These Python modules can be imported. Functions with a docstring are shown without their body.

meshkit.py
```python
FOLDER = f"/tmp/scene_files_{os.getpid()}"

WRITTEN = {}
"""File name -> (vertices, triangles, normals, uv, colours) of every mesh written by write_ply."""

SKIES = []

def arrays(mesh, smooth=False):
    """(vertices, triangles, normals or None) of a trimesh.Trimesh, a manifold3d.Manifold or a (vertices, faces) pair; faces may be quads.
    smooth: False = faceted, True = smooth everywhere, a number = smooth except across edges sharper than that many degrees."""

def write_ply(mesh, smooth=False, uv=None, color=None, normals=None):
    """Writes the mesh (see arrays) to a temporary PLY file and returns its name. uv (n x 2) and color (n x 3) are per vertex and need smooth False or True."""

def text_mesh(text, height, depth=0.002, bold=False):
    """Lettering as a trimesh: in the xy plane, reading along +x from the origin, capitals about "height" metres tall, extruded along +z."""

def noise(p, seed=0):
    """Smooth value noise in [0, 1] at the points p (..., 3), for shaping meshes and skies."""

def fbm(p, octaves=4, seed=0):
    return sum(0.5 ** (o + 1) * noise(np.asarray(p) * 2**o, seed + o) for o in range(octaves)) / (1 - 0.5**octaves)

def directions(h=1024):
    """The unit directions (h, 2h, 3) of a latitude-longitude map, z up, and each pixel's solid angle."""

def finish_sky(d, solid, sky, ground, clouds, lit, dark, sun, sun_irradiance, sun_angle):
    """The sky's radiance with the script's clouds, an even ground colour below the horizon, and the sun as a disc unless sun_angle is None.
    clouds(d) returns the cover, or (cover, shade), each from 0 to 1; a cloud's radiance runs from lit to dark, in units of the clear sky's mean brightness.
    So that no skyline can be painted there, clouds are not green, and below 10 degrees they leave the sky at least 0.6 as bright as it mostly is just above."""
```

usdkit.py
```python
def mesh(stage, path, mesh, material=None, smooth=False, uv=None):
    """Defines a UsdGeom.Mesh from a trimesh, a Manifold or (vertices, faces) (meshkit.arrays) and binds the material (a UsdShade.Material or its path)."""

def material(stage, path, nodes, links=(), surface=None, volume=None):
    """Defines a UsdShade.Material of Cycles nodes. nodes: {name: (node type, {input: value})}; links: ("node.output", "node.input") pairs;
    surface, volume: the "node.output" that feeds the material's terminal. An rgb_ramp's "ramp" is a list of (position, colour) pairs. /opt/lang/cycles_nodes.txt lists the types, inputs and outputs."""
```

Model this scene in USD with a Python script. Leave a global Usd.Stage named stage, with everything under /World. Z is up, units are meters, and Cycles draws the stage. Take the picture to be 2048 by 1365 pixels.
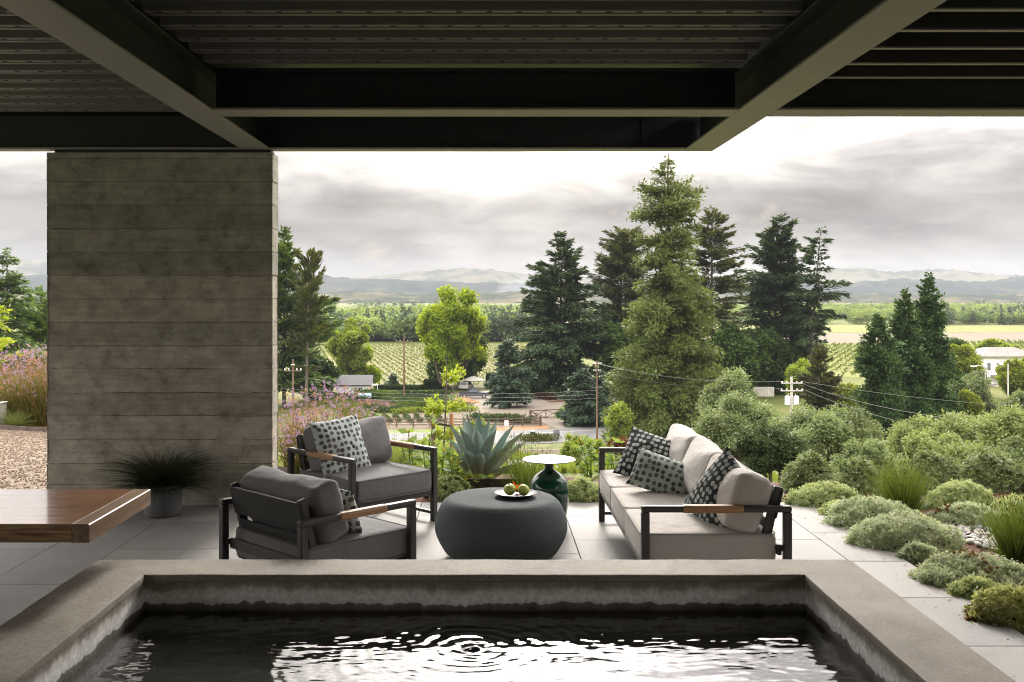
import math, random
import numpy as np, trimesh, manifold3d as m3, shapely
from shapely.geometry import Polygon
import usdkit, meshkit
from pxr import Usd, UsdGeom, UsdLux, UsdShade, Sdf, Gf, Vt

stage = Usd.Stage.CreateInMemory()
UsdGeom.SetStageUpAxis(stage, 'Z'); UsdGeom.SetStageMetersPerUnit(stage, 1.0)
UsdGeom.Xform.Define(stage, '/World'); UsdGeom.Scope.Define(stage, '/World/Looks')
PI = math.pi

# ------------------------------------------------------------------ camera, sky, sun, exposure
EYE, FPX, VU, VV = 1.8, 2000.0, 975.0, 592.0            # eye height, focal length and vanishing point in photograph pixels
cam = UsdGeom.Camera.Define(stage, '/World/camera')
cam.AddTranslateOp().Set(Gf.Vec3d(0, 0, EYE)); cam.AddRotateXOp().Set(90.0)
cam.CreateHorizontalApertureAttr(36.0); cam.CreateVerticalApertureAttr(24.0)
cam.CreateFocalLengthAttr(36.0 * FPX / 2048.0)
cam.CreateHorizontalApertureOffsetAttr((1024 - VU) / 2048 * 36.0)
cam.CreateVerticalApertureOffsetAttr(-(682.5 - VV) / 2048 * 36.0)
cam.CreateClippingRangeAttr(Gf.Vec2f(0.05, 60000.0))
EXPOSURE = 2.12
cam.CreateExposureAttr(EXPOSURE)

SUN_EL, SUN_AZ = math.radians(27), math.radians(4)       # ahead of the camera, a little to the right, behind thin cloud
SKY_STRENGTH = 0.085
sun_dir = (math.sin(SUN_AZ) * math.cos(SUN_EL), math.cos(SUN_AZ) * math.cos(SUN_EL), math.sin(SUN_EL))
sun = UsdLux.DistantLight.Define(stage, '/World/sun')
sun.CreateIntensityAttr(0.17); sun.CreateAngleAttr(12.0); sun.CreateNormalizeAttr(True)
sun.CreateColorAttr(Gf.Vec3f(1.0, 0.93, 0.83))
_q = Gf.Rotation(Gf.Vec3d(0, 0, 1), Gf.Vec3d(*sun_dir)).GetQuat()
sun.AddOrientOp(UsdGeom.XformOp.PrecisionDouble).Set(Gf.Quatd(_q.GetReal(), _q.GetImaginary()))
CL = 3.6                                                 # radiance of lit cloud before the strength
sky = UsdLux.DomeLight.Define(stage, '/World/sky')
sky_mat = usdkit.material(stage, '/World/Looks/sky_look', {
    'tc': ('texture_coordinate', {}),
    'sky': ('sky_texture', {'sky_type': 'single_scattering', 'sun_disc': False, 'sun_elevation': SUN_EL, 'sun_rotation': SUN_AZ, 'aerosol_density': 2.0}),
    'sx': ('separate_xyz', {}),
    'zc': ('math', {'math_type': 'maximum', 'value2': 0.0}),
    'za': ('math', {'math_type': 'add', 'value2': 0.21}),
    'px': ('math', {'math_type': 'divide'}), 'py': ('math', {'math_type': 'divide'}),
    'pv': ('combine_xyz', {'z': 0.0}),
    'mp': ('mapping', {'mapping_type': 'point', 'location': (3.1, 1.7, 0.4), 'scale': (1.0, 1.25, 1.0)}),
    'm3': ('mapping', {'mapping_type': 'point', 'location': (0.7, 0.2, 0.1), 'scale': (1.0, 1.0, 2.6)}),
    'n1': ('noise_texture', {'scale': 1.6, 'detail': 9.0, 'roughness': 0.55, 'distortion': 0.4}),
    'n2': ('noise_texture', {'scale': 9.0, 'detail': 9.0, 'roughness': 0.55, 'distortion': 0.6}),
    'shade': ('rgb_ramp', {'ramp': [(0.34, (1.00, 0.955, 0.905)), (0.45, (0.90, 0.855, 0.805)), (0.53, (0.74, 0.70, 0.665)), (0.61, (0.57, 0.54, 0.53)), (0.74, (0.46, 0.445, 0.455))]}),
    'fine': ('rgb_ramp', {'ramp': [(0.36, (0.68, 0.67, 0.67)), (0.48, (0.95, 0.94, 0.93)), (0.60, (1.22, 1.20, 1.175))]}),
    'cl': ('mix_color', {'blend_type': 'multiply', 'fac': 1.0, 'use_clamp': False}),
    'lift': ('map_range', {'value': 0, 'from_min': 0.09, 'from_max': 0.30, 'to_min': 0.285, 'to_max': 2.75, 'clamp': True}),
    'dot': ('vector_math', {'math_type': 'dot_product', 'vector2': sun_dir}),
    'dc': ('math', {'math_type': 'maximum', 'value2': 0.0}),
    'glow': ('math', {'math_type': 'power', 'value2': 60.0}),
    'gm': ('math', {'math_type': 'multiply_add', 'value2': 15.0}),
    'cs': ('vector_math', {'math_type': 'scale'}),
    'cs2': ('vector_math', {'math_type': 'scale', 'scale': CL}),
    'cov': ('rgb_ramp', {'ramp': [(0.25, (0.94,) * 3), (0.40, (0.99,) * 3)]}),
    'mix': ('mix_color', {'blend_type': 'mix', 'use_clamp': False}),
    'bg': ('background_shader', {'strength': SKY_STRENGTH}),
}, [('tc.generated', 'sx.vector'), ('sx.z', 'zc.value1'), ('zc.value', 'za.value1'), ('sx.x', 'px.value1'), ('za.value', 'px.value2'), ('sx.y', 'py.value1'), ('za.value', 'py.value2'),
    ('px.value', 'pv.x'), ('py.value', 'pv.y'), ('pv.vector', 'mp.vector'), ('mp.vector', 'n1.vector'), ('tc.generated', 'm3.vector'), ('m3.vector', 'n2.vector'),
    ('n1.fac', 'shade.fac'), ('n2.fac', 'fine.fac'), ('shade.color', 'cl.a'), ('fine.color', 'cl.b'),
    ('zc.value', 'lift.value'), ('tc.generated', 'dot.vector1'), ('dot.value', 'dc.value1'), ('dc.value', 'glow.value1'), ('glow.value', 'gm.value1'), ('lift.result', 'gm.value3'),
    ('cl.result', 'cs.vector1'), ('gm.value', 'cs.scale'), ('cs.vector', 'cs2.vector1'),
    ('n2.fac', 'cov.fac'), ('cov.color', 'mix.fac'), ('sky.color', 'mix.a'), ('cs2.vector', 'mix.b'), ('mix.result', 'bg.color')], surface='bg.background')
UsdShade.MaterialBindingAPI.Apply(sky.GetPrim()).Bind(sky_mat)
sky.GetPrim().SetCustomDataByKey('kind', 'structure')

# ------------------------------------------------------------------ helpers
_names = {}
def numbered(parent, name):
    k = (parent, name); n = _names.get(k, -1) + 1; _names[k] = n
    return f'{parent}/{name}' + (f'_{n:03d}' if n else '')
def tag(o, label=None, cat=None, group=None, kind=None):
    p = o.GetPrim() if hasattr(o, 'GetPrim') else o
    for k, v in (('label', label), ('category', cat), ('group', group), ('kind', kind)):
        if v: p.SetCustomDataByKey(k, v)
    return o
def thing(name, label=None, cat=None, loc=(0, 0, 0), rotz=0.0, group=None, kind=None, scale=None):
    x = UsdGeom.Xform.Define(stage, numbered('/World', name))
    x.AddTranslateOp().Set(Gf.Vec3d(*map(float, loc)))
    if rotz: x.AddRotateZOp().Set(math.degrees(rotz))
    if scale is not None: x.AddScaleOp().Set(Gf.Vec3f(*map(float, scale)) if np.ndim(scale) else Gf.Vec3f(*([float(scale)] * 3)))
    return tag(x, label, cat, group, kind)
def obj(name, mesh, mat, parent=None, smooth=False, uv=None, label=None, cat=None, group=None, kind=None):
    root = '/World' if parent is None else str(parent.GetPath() if hasattr(parent, 'GetPath') else parent.GetPrim().GetPath())
    m = usdkit.mesh(stage, numbered(root, name), mesh, mat, smooth=smooth, uv=uv)
    return tag(m, label, cat, group, kind)
def copy_of(src, name, label, cat, loc, rotz=0.0, scale=1.0, group=None, tilt=(0, 0)):
    x = UsdGeom.Xform.Define(stage, numbered('/World', name))
    x.GetPrim().GetReferences().AddInternalReference(src.GetPrim().GetPath())
    x.ClearXformOpOrder()
    for a in list(x.GetPrim().GetAttributes()):
        pass
    x.GetPrim().SetInstanceable(True)
    m = Gf.Matrix4d().SetScale(Gf.Vec3d(*([scale] * 3 if np.ndim(scale) == 0 else scale)))
    m = m * Gf.Matrix4d().SetRotate(Gf.Rotation(Gf.Vec3d(1, 0, 0), tilt[0])) * Gf.Matrix4d().SetRotate(Gf.Rotation(Gf.Vec3d(0, 1, 0), tilt[1]))
    m = m * Gf.Matrix4d().SetRotate(Gf.Rotation(Gf.Vec3d(0, 0, 1), math.degrees(rotz))) * Gf.Matrix4d().SetTranslate(Gf.Vec3d(*map(float, loc)))
    op = x.AddTransformOp(opSuffix='place'); op.Set(m); x.SetXformOpOrder([op])
    return tag(x, label, cat, group)
def proto(name):                                          # a class prim: built once, seen only through its copies
    p = stage.CreateClassPrim(f'/World/{name}')
    UsdGeom.Xform.Define(stage, f'/World/{name}'); p.SetSpecifier(Sdf.SpecifierClass)
    return p

def at(u, v, Y):                                          # the point at depth Y that the photograph shows at pixel (u, v)
    return np.array([(u - VU) / FPX * Y, Y, EYE - (v - VV) / FPX * Y])
PLAIN = -16.7
def G(u, v, z=PLAIN):                                     # the point of the valley floor at pixel (u, v)
    Y = (EYE - z) * FPX / (v - VV)
    return np.array([(u - VU) / FPX * Y, Y, z])

class MB:                                                 # collects shapes into one mesh
    def __init__(s): s.v, s.f, s.n = [], [], 0
    def add(s, v, f):
        v, f = np.asarray(v, float).reshape(-1, 3), np.asarray(f, int)
        if f.shape[1] == 4: f = np.vstack([f[:, [0, 1, 2]], f[:, [0, 2, 3]]])
        s.v.append(v); s.f.append(f + s.n); s.n += len(v); return s
    def mesh(s, m):
        v, f, _ = meshkit.arrays(m); return s.add(v, f)
    def box(s, c, size, R=None, ch=0.0):
        if ch > 0:
            v, f = cham_box(size, ch)
        else:
            m = trimesh.creation.box(size); v, f = np.array(m.vertices), np.array(m.faces)
        if R is not None: v = v @ np.asarray(R).T
        return s.add(v + np.asarray(c), f)
    def tube(s, p, r, sides=8, caps=True):
        v, f = tube(p, r, sides, caps); return s.add(v, f)
    def bar(s, a, b, w, h, ch=0.004, up=(0, 0, 1)):       # a rectangular bar from a to b, w sideways, h upwards
        a, b = np.asarray(a, float), np.asarray(b, float); d = b - a; L = np.linalg.norm(d); d /= L
        up = np.asarray(up, float)
        if abs(d @ up) > 0.97: up = np.array([0, 1.0, 0])
        x = np.cross(d, up); x /= np.linalg.norm(x); z = np.cross(x, d)
        return s.box((a + b) / 2, (w, L, h), np.stack([x, d, z], 1), ch)
    def out(s): return np.vstack(s.v), np.vstack(s.f)
def cham_box(size, ch):
    sx, sy, sz = (np.asarray(size, float) / 2); ch = min(ch, 0.45 * min(sx, sy, sz) * 2 * 0.5)
    pts = []
    for x in (-1, 1):
        for y in (-1, 1):
            for z in (-1, 1):
                pts += [(x * (sx - ch), y * (sy - ch), z * sz), (x * (sx - ch), y * sy, z * (sz - ch)), (x * sx, y * (sy - ch), z * (sz - ch))]
    h = trimesh.convex.convex_hull(np.array(pts)); return np.array(h.vertices), np.array(h.faces)
def tube(points, radii, sides=8, caps=True):
    p = np.asarray(points, float); n = len(p); t = np.gradient(p, axis=0); t /= np.linalg.norm(t, axis=1, keepdims=True) + 1e-12
    ref = np.array([0, 0, 1.0]) if np.abs(t[:, 2]).mean() < 0.85 else np.array([1.0, 0.13, 0])
    a = np.cross(t, ref); a /= np.linalg.norm(a, axis=1, keepdims=True) + 1e-12; b = np.cross(t, a)
    ang = np.arange(sides) * 2 * PI / sides
    r = np.broadcast_to(radii, (n,))[:, None, None]
    v = p[:, None] + r * (np.cos(ang)[None, :, None] * a[:, None] + np.sin(ang)[None, :, None] * b[:, None])
    i, j = np.meshgrid(np.arange(n - 1), np.arange(sides), indexing='ij')
    q = np.stack([i * sides + j, i * sides + (j + 1) % sides, (i + 1) * sides + (j + 1) % sides, (i + 1) * sides + j], -1).reshape(-1, 4)
    f = np.vstack([q[:, [0, 1, 2]], q[:, [0, 2, 3]]]); v = v.reshape(-1, 3)
    if caps:
        c0, c1 = len(v), len(v) + 1; v = np.vstack([v, p[0], p[-1]]); k = np.arange(sides)
        f = np.vstack([f, np.stack([np.full(sides, c0), (k + 1) % sides, k], 1), np.stack([np.full(sides, c1), (n - 1) * sides + k, (n - 1) * sides + (k + 1) % sides], 1)])
    return v, f[:, ::-1]
def lathe(profile, n=48):
    pr = np.asarray(profile, float); m = trimesh.creation.revolve(pr, sections=n); return np.array(m.vertices), np.array(m.faces)
def rot(axis, deg):
    a = math.radians(deg); c, s = math.cos(a), math.sin(a)
    return np.array({'x': [[1, 0, 0], [0, c, -s], [0, s, c]], 'y': [[c, 0, s], [0, 1, 0], [-s, 0, c]], 'z': [[c, -s, 0], [s, c, 0], [0, 0, 1]]}[axis])
def grid_faces(nu, nv):
    i, j = np.meshgrid(np.arange(nu - 1), np.arange(nv - 1), indexing='ij')
    return np.stack([i * nv + j, (i + 1) * nv + j, (i + 1) * nv + j + 1, i * nv + j + 1], -1).reshape(-1, 4)
def norm(v): return v / (np.linalg.norm(v, axis=-1, keepdims=True) + 1e-12)
def leaves(P, D, N, L, W, mid=0.45):                      # diamond leaves: base P, direction D, normal N, length L, width W
    n = len(P); D = norm(D); S = norm(np.cross(D, N)); L, W = np.broadcast_to(L, n)[:, None], np.broadcast_to(W, n)[:, None]
    v = np.stack([P, P + D * L * mid + S * W / 2, P + D * L, P + D * L * mid - S * W / 2], 1).reshape(-1, 3)
    k = np.arange(n)[:, None] * 4
    return v, np.vstack([k + [0, 1, 2], k + [0, 2, 3]])
def tri_leaves(P, D, N, L, W):                            # single pointed blades
    n = len(P); D = norm(D); S = norm(np.cross(D, N)); L, W = np.broadcast_to(L, n)[:, None], np.broadcast_to(W, n)[:, None]
    v = np.stack([P - S * W / 2, P + S * W / 2, P + D * L], 1).reshape(-1, 3)
    return v, np.arange(n)[:, None] * 3 + [0, 1, 2]
def blades(P, D, L, W, bend, rng, seg=4, cone=True):      # long thin grass blades that bend outwards
    n = len(P); D = norm(D); out = D * [1, 1, 0]; out = norm(out + rng.normal(0, 0.05, (n, 3)) * [1, 1, 0]); side = norm(np.cross(D, [0, 0, 1.0]) + rng.normal(0, 0.3, (n, 3)))
    vs = []
    for k in range(seg + 1):
        t = k / seg
        c = P + D * (L * t)[:, None] + out * (bend * L * t * t)[:, None] - np.array([0, 0, 1.0]) * (np.abs(bend) * L * t * t * 0.6)[:, None]
        w = (W * (1 - 0.92 * t))[:, None] / 2
        vs += [c - side * w, c + side * w]
    v = np.stack(vs, 1).reshape(-1, 3); m = 2 * (seg + 1); f = []
    for k in range(seg):
        f += [[2 * k, 2 * k + 1, 2 * k + 3], [2 * k, 2 * k + 3, 2 * k + 2]]
    return v, (np.arange(n)[:, None, None] * m + np.array(f)[None]).reshape(-1, 3)
def sphere_dirs(n, rng): return norm(rng.normal(0, 1, (n, 3)))
def rbox(size, r, n=13, puff=(0, 0, 0)):                   # a soft rounded box, with bulging faces
    b = trimesh.creation.box((2, 2, 2)); m = b
    g = np.linspace(-1, 1, n); mb = MB()
    for ax in range(3):
        for sg in (-1, 1):
            a, c = np.meshgrid(g, g, indexing='ij'); p = np.zeros((n * n, 3)); o = [i for i in range(3) if i != ax]
            p[:, ax] = sg; p[:, o[0]], p[:, o[1]] = a.ravel(), c.ravel()
            f = grid_faces(n, n)
            if (sg > 0) != (ax in (0, 2)): f = f[:, ::-1]
            mb.add(p, f)
    v, f = mb.out(); m = trimesh.Trimesh(v, f, process=True); m.merge_vertices(); v = np.array(m.vertices); f = np.array(m.faces)
    h = np.asarray(size, float) / 2; e = 1 - r / h
    sg, ab = np.sign(v), np.abs(v)
    # spread rows: put most rows near the edges
    p = sg * np.where(ab <= 0.5, ab / 0.5 * (h - r), (h - r) + (ab - 0.5) / 0.5 * r)
    inner = np.clip(p, -(h - r), h - r); d = p - inner
    L = np.linalg.norm(d, axis=1, keepdims=True)
    edge = L[:, 0] > 1e-9
    out = p.copy(); mx = np.abs(d).max(1, keepdims=True)
    out[edge] = inner[edge] + d[edge] / L[edge] * mx[edge]
    u = out / h
    for k in range(3):
        o = [i for i in range(3) if i != k]
        out[:, k] += np.sign(u[:, k]) * np.abs(u[:, k]) * puff[k] * np.clip(1 - u[:, o[0]] ** 2, 0, 1) * np.clip(1 - u[:, o[1]] ** 2, 0, 1)
    return out, f
def xf(v, R=None, t=(0, 0, 0)):
    v = np.asarray(v, float)
    if R is not None: v = v @ np.asarray(R).T
    return v + np.asarray(t, float)
def drape(poly, zf, step, lift=0.0):                      # a polygon sheet laid over the terrain
    P = Polygon(poly).buffer(0); x0, y0, x1, y1 = P.bounds; mb = MB()
    xs = np.arange(x0, x1 + step, step); ys = np.arange(y0, y1 + step, step)
    verts, faces = [], []
    for i in range(len(xs) - 1):
        for j in range(len(ys) - 1):
            c = shapely.box(xs[i], ys[j], xs[i + 1], ys[j + 1]).intersection(P)
            for g in getattr(c, 'geoms', [c]):
                if g.geom_type != 'Polygon' or g.area < 1e-6: continue
                v2, f2 = trimesh.creation.triangulate_polygon(g, engine='earcut')
                if len(f2): mb.add(np.c_[v2, np.zeros(len(v2))], f2)
    v, f = mb.out(); m = trimesh.Trimesh(v, f, process=True); m.merge_vertices(); v, f = np.array(m.vertices), np.array(m.faces)
    n = np.cross(v[f[:, 1]] - v[f[:, 0]], v[f[:, 2]] - v[f[:, 0]])[:, 2]
    f[n < 0] = f[n < 0][:, ::-1]
    v[:, 2] = zf(v[:, 0], v[:, 1]) + lift
    return v, f
# ------------------------------------------------------------------ materials
def M(name, nodes, links, surface='p.BSDF', volume=None):
    return usdkit.material(stage, '/World/Looks/' + name, nodes, links, surface=surface, volume=volume)
def plain(name, c, rough=0.5, metallic=0.0, **kw):
    return M(name, {'p': ('principled_bsdf', {'base_color': c, 'roughness': rough, 'metallic': metallic, **kw})}, [])
def noisy(name, stops, scale=5.0, detail=6.0, rough=0.7, bump=0.0, bscale=None, stretch=(1, 1, 1), metallic=0.0, dist=0.01, island=0.0, distortion=0.0, **kw):
    """a colour ramp over noise in world space, fine bump, and a tone of its own for each separate piece"""
    nodes = {'g': ('geometry', {}), 'm': ('mapping', {'mapping_type': 'point', 'scale': stretch}),
             'n': ('noise_texture', {'scale': scale, 'detail': detail, 'roughness': 0.6, 'distortion': distortion}), 'r': ('rgb_ramp', {'ramp': stops}),
             'p': ('principled_bsdf', {'roughness': rough, 'metallic': metallic, **kw})}
    links = [('g.position', 'm.vector'), ('m.vector', 'n.vector'), ('n.fac', 'r.fac')]
    last = 'r.color'
    if island:
        nodes['mr'] = ('map_range', {'value': 0.0, 'from_min': 0, 'from_max': 1, 'to_min': 1 - island, 'to_max': 1 + island})
        nodes['sc'] = ('vector_math', {'math_type': 'scale'})
        links += [('g.random_per_island', 'mr.value'), ('r.color', 'sc.vector1'), ('mr.result', 'sc.scale')]; last = 'sc.vector'
    links.append((last, 'p.base_color'))
    if bump:
        nodes['n2'] = ('noise_texture', {'scale': bscale or scale * 6, 'detail': 5.0, 'roughness': 0.65}); nodes['b'] = ('bump', {'strength': bump, 'distance': dist})
        links += [('m.vector', 'n2.vector'), ('n2.fac', 'b.height'), ('b.normal', 'p.normal')]
    return M(name, nodes, links)
def leaf(name, c, c2=None, var=0.35, trans=0.35, rough=0.55, clump=0.6, tint=None, cscale=0.5):
    """foliage: two tones by piece, slow change over the crown, and light that comes through"""
    c2 = c2 or tuple(x * 0.55 for x in c); tint = tint or (c[0] * 1.5, c[1] * 1.45, c[2] * 0.7)
    return M(name, {'g': ('geometry', {}), 'r': ('rgb_ramp', {'ramp': [(0.0, c2), (0.55, c), (1.0, tuple(x * (1 + var) for x in c))]}),
        'n': ('noise_texture', {'scale': cscale, 'detail': 3.0}), 'cr': ('map_range', {'value': 0, 'from_min': 0.3, 'from_max': 0.7, 'to_min': 1 - clump * 0.5, 'to_max': 1 + clump * 0.5, 'clamp': True}),
        's': ('vector_math', {'math_type': 'scale'}), 'p': ('principled_bsdf', {'roughness': rough, 'specular_ior_level': 0.12}),
        'tm': ('mix_color', {'blend_type': 'multiply', 'fac': 1.0, 'b': tuple(t / max(x, 1e-3) for t, x in zip(tint, c)), 'use_clamp': False}),
        't': ('translucent_bsdf', {}), 'm': ('mix_closure', {'fac': trans})},
        [('g.random_per_island', 'r.fac'), ('g.position', 'n.vector'), ('n.fac', 'cr.value'), ('r.color', 's.vector1'), ('cr.result', 's.scale'), ('s.vector', 'p.base_color'),
         ('s.vector', 'tm.a'), ('tm.result', 't.color'), ('p.BSDF', 'm.closure1'), ('t.BSDF', 'm.closure2')], surface='m.closure')

K = {}
# built surfaces
def concrete_band(name, tone):
    t = np.array(tone)
    return M(name, {'g': ('geometry', {}), 'm': ('mapping', {'mapping_type': 'point', 'scale': (2.4, 2.4, 2.8)}), 'ms': ('mapping', {'mapping_type': 'point', 'scale': (1.2, 1.2, 28.0)}),
        'n': ('noise_texture', {'scale': 2.6, 'detail': 9.0, 'roughness': 0.68, 'distortion': 0.3}), 'r': ('rgb_ramp', {'ramp': [(0.32, t * 0.60), (0.43, t * 0.88), (0.52, t * 1.03), (0.66, t * 1.28)]}),
        'w': ('noise_texture', {'scale': 1.0, 'detail': 6.0, 'roughness': 0.7}), 'wr': ('rgb_ramp', {'ramp': [(0.3, (0.80,) * 3), (0.5, (0.99,) * 3), (0.65, (1.08,) * 3)]}),
        'x': ('mix_color', {'blend_type': 'multiply', 'fac': 0.9, 'use_clamp': False}),
        'h': ('voronoi_texture', {'scale': 9.0, 'feature': 'f1', 'randomness': 1.0}), 'hr': ('rgb_ramp', {'ramp': [(0.0, (0.25,) * 3), (0.05, (0.35,) * 3), (0.075, (1,) * 3)]}),
        'y': ('mix_color', {'blend_type': 'multiply', 'fac': 0.75, 'use_clamp': False}),
        'n3': ('noise_texture', {'scale': 55.0, 'detail': 4.0, 'roughness': 0.7}), 'ad': ('math', {'math_type': 'multiply_add', 'value2': 0.5}),
        'b': ('bump', {'strength': 0.55, 'distance': 0.006}), 'p': ('principled_bsdf', {'roughness': 0.85, 'specular_ior_level': 0.25})},
        [('g.position', 'm.vector'), ('g.position', 'ms.vector'), ('m.vector', 'n.vector'), ('n.fac', 'r.fac'), ('ms.vector', 'w.vector'), ('w.fac', 'wr.fac'), ('r.color', 'x.a'), ('wr.color', 'x.b'),
         ('g.position', 'h.vector'), ('h.distance', 'hr.fac'), ('x.result', 'y.a'), ('hr.color', 'y.b'), ('y.result', 'p.base_color'),
         ('g.position', 'n3.vector'), ('n3.fac', 'ad.value1'), ('w.fac', 'ad.value3'), ('ad.value', 'b.height'), ('b.normal', 'p.normal')])
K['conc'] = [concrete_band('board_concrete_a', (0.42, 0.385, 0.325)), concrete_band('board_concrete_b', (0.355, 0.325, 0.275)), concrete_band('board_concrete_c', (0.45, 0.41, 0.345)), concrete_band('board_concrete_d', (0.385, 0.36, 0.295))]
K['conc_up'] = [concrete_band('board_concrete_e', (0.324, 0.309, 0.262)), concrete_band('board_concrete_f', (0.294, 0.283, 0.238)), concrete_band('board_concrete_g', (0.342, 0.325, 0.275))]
K['conc_core'] = noisy('concrete_joint', [(0.3, (0.150, 0.143, 0.120)), (0.7, (0.300, 0.285, 0.240))], 8, rough=0.9, bump=0.4, dist=0.01)
K['coping'] = M('pool_concrete', {'g': ('geometry', {}), 'n': ('noise_texture', {'scale': 2.2, 'detail': 8.0, 'roughness': 0.62, 'distortion': 0.6}), 'r': ('rgb_ramp', {'ramp': [(0.3, (0.162, 0.138, 0.108)), (0.45, (0.216, 0.189, 0.154)), (0.58, (0.254, 0.227, 0.189)), (0.7, (0.292, 0.265, 0.227))]}),
        'n2': ('noise_texture', {'scale': 70.0, 'detail': 5.0, 'roughness': 0.75}), 'r2': ('rgb_ramp', {'ramp': [(0.33, (0.58,) * 3), (0.5, (1.0,) * 3), (0.66, (1.38,) * 3)]}), 'x': ('mix_color', {'blend_type': 'multiply', 'fac': 0.9, 'use_clamp': False}),
        'rr': ('map_range', {'value': 0, 'from_min': 0.35, 'from_max': 0.65, 'to_min': 0.6, 'to_max': 0.88}),
        'b': ('bump', {'strength': 0.35, 'distance': 0.004}), 'p': ('principled_bsdf', {'specular_ior_level': 0.28})},
        [('g.position', 'n.vector'), ('g.position', 'n2.vector'), ('n.fac', 'r.fac'), ('n2.fac', 'r2.fac'), ('r.color', 'x.a'), ('r2.color', 'x.b'), ('x.result', 'p.base_color'), ('n2.fac', 'rr.value'), ('rr.result', 'p.roughness'), ('n2.fac', 'b.height'), ('b.normal', 'p.normal')])
# pool wall: brown damp under the lip, white bloom in the middle, black waterline stain with a ragged top
K['poolwall'] = M('stained_pool_wall', {'g': ('geometry', {}), 's': ('separate_xyz', {}), 'm': ('mapping', {'mapping_type': 'point', 'scale': (1, 1, 0.35)}), 'n': ('noise_texture', {'scale': 13.0, 'detail': 7.0, 'roughness': 0.62}), 'n0': ('noise_texture', {'scale': 2.0, 'detail': 3.0}),
        'a': ('math', {'math_type': 'multiply_add', 'value2': 0.075}), 'a2': ('math', {'math_type': 'multiply_add', 'value2': 0.05}), 'mr': ('map_range', {'value': 0, 'from_min': 0.24 + 0.062, 'from_max': 0.46 + 0.062, 'to_min': 0, 'to_max': 1}),
        'r': ('rgb_ramp', {'ramp': [(0.0, (0.03, 0.024, 0.016)), (0.16, (0.07, 0.055, 0.036)), (0.19, (0.09, 0.08, 0.066)), (0.30, (0.15, 0.135, 0.118)), (0.33, (0.66, 0.65, 0.64)), (0.46, (0.80, 0.79, 0.78)), (0.58, (0.66, 0.63, 0.59)), (0.68, (0.30, 0.275, 0.235)), (0.82, (0.19, 0.175, 0.15)), (0.9, (0.3, 0.28, 0.25)), (1.0, (0.32, 0.295, 0.26))]}),
        'n3': ('noise_texture', {'scale': 40.0, 'detail': 5.0}), 'r3': ('rgb_ramp', {'ramp': [(0.35, (0.75,) * 3), (0.65, (1.15,) * 3)]}), 'x': ('mix_color', {'blend_type': 'multiply', 'fac': 0.8, 'use_clamp': False}),
        'b': ('bump', {'strength': 0.4, 'distance': 0.006}), 'p': ('principled_bsdf', {'roughness': 0.6})},
        [('g.position', 's.vector'), ('g.position', 'm.vector'), ('m.vector', 'n.vector'), ('g.position', 'n0.vector'), ('n.fac', 'a.value1'), ('s.z', 'a.value3'), ('n0.fac', 'a2.value1'), ('a.value', 'a2.value3'), ('a2.value', 'mr.value'), ('mr.result', 'r.fac'),
         ('g.position', 'n3.vector'), ('n3.fac', 'r3.fac'), ('r.color', 'x.a'), ('r3.color', 'x.b'), ('x.result', 'p.base_color'), ('n3.fac', 'b.height'), ('b.normal', 'p.normal')])
K['poolfloor'] = noisy('dark_pool_floor', [(0.3, (0.032, 0.036, 0.036)), (0.7, (0.072, 0.076, 0.072))], 4, rough=0.8)
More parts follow.
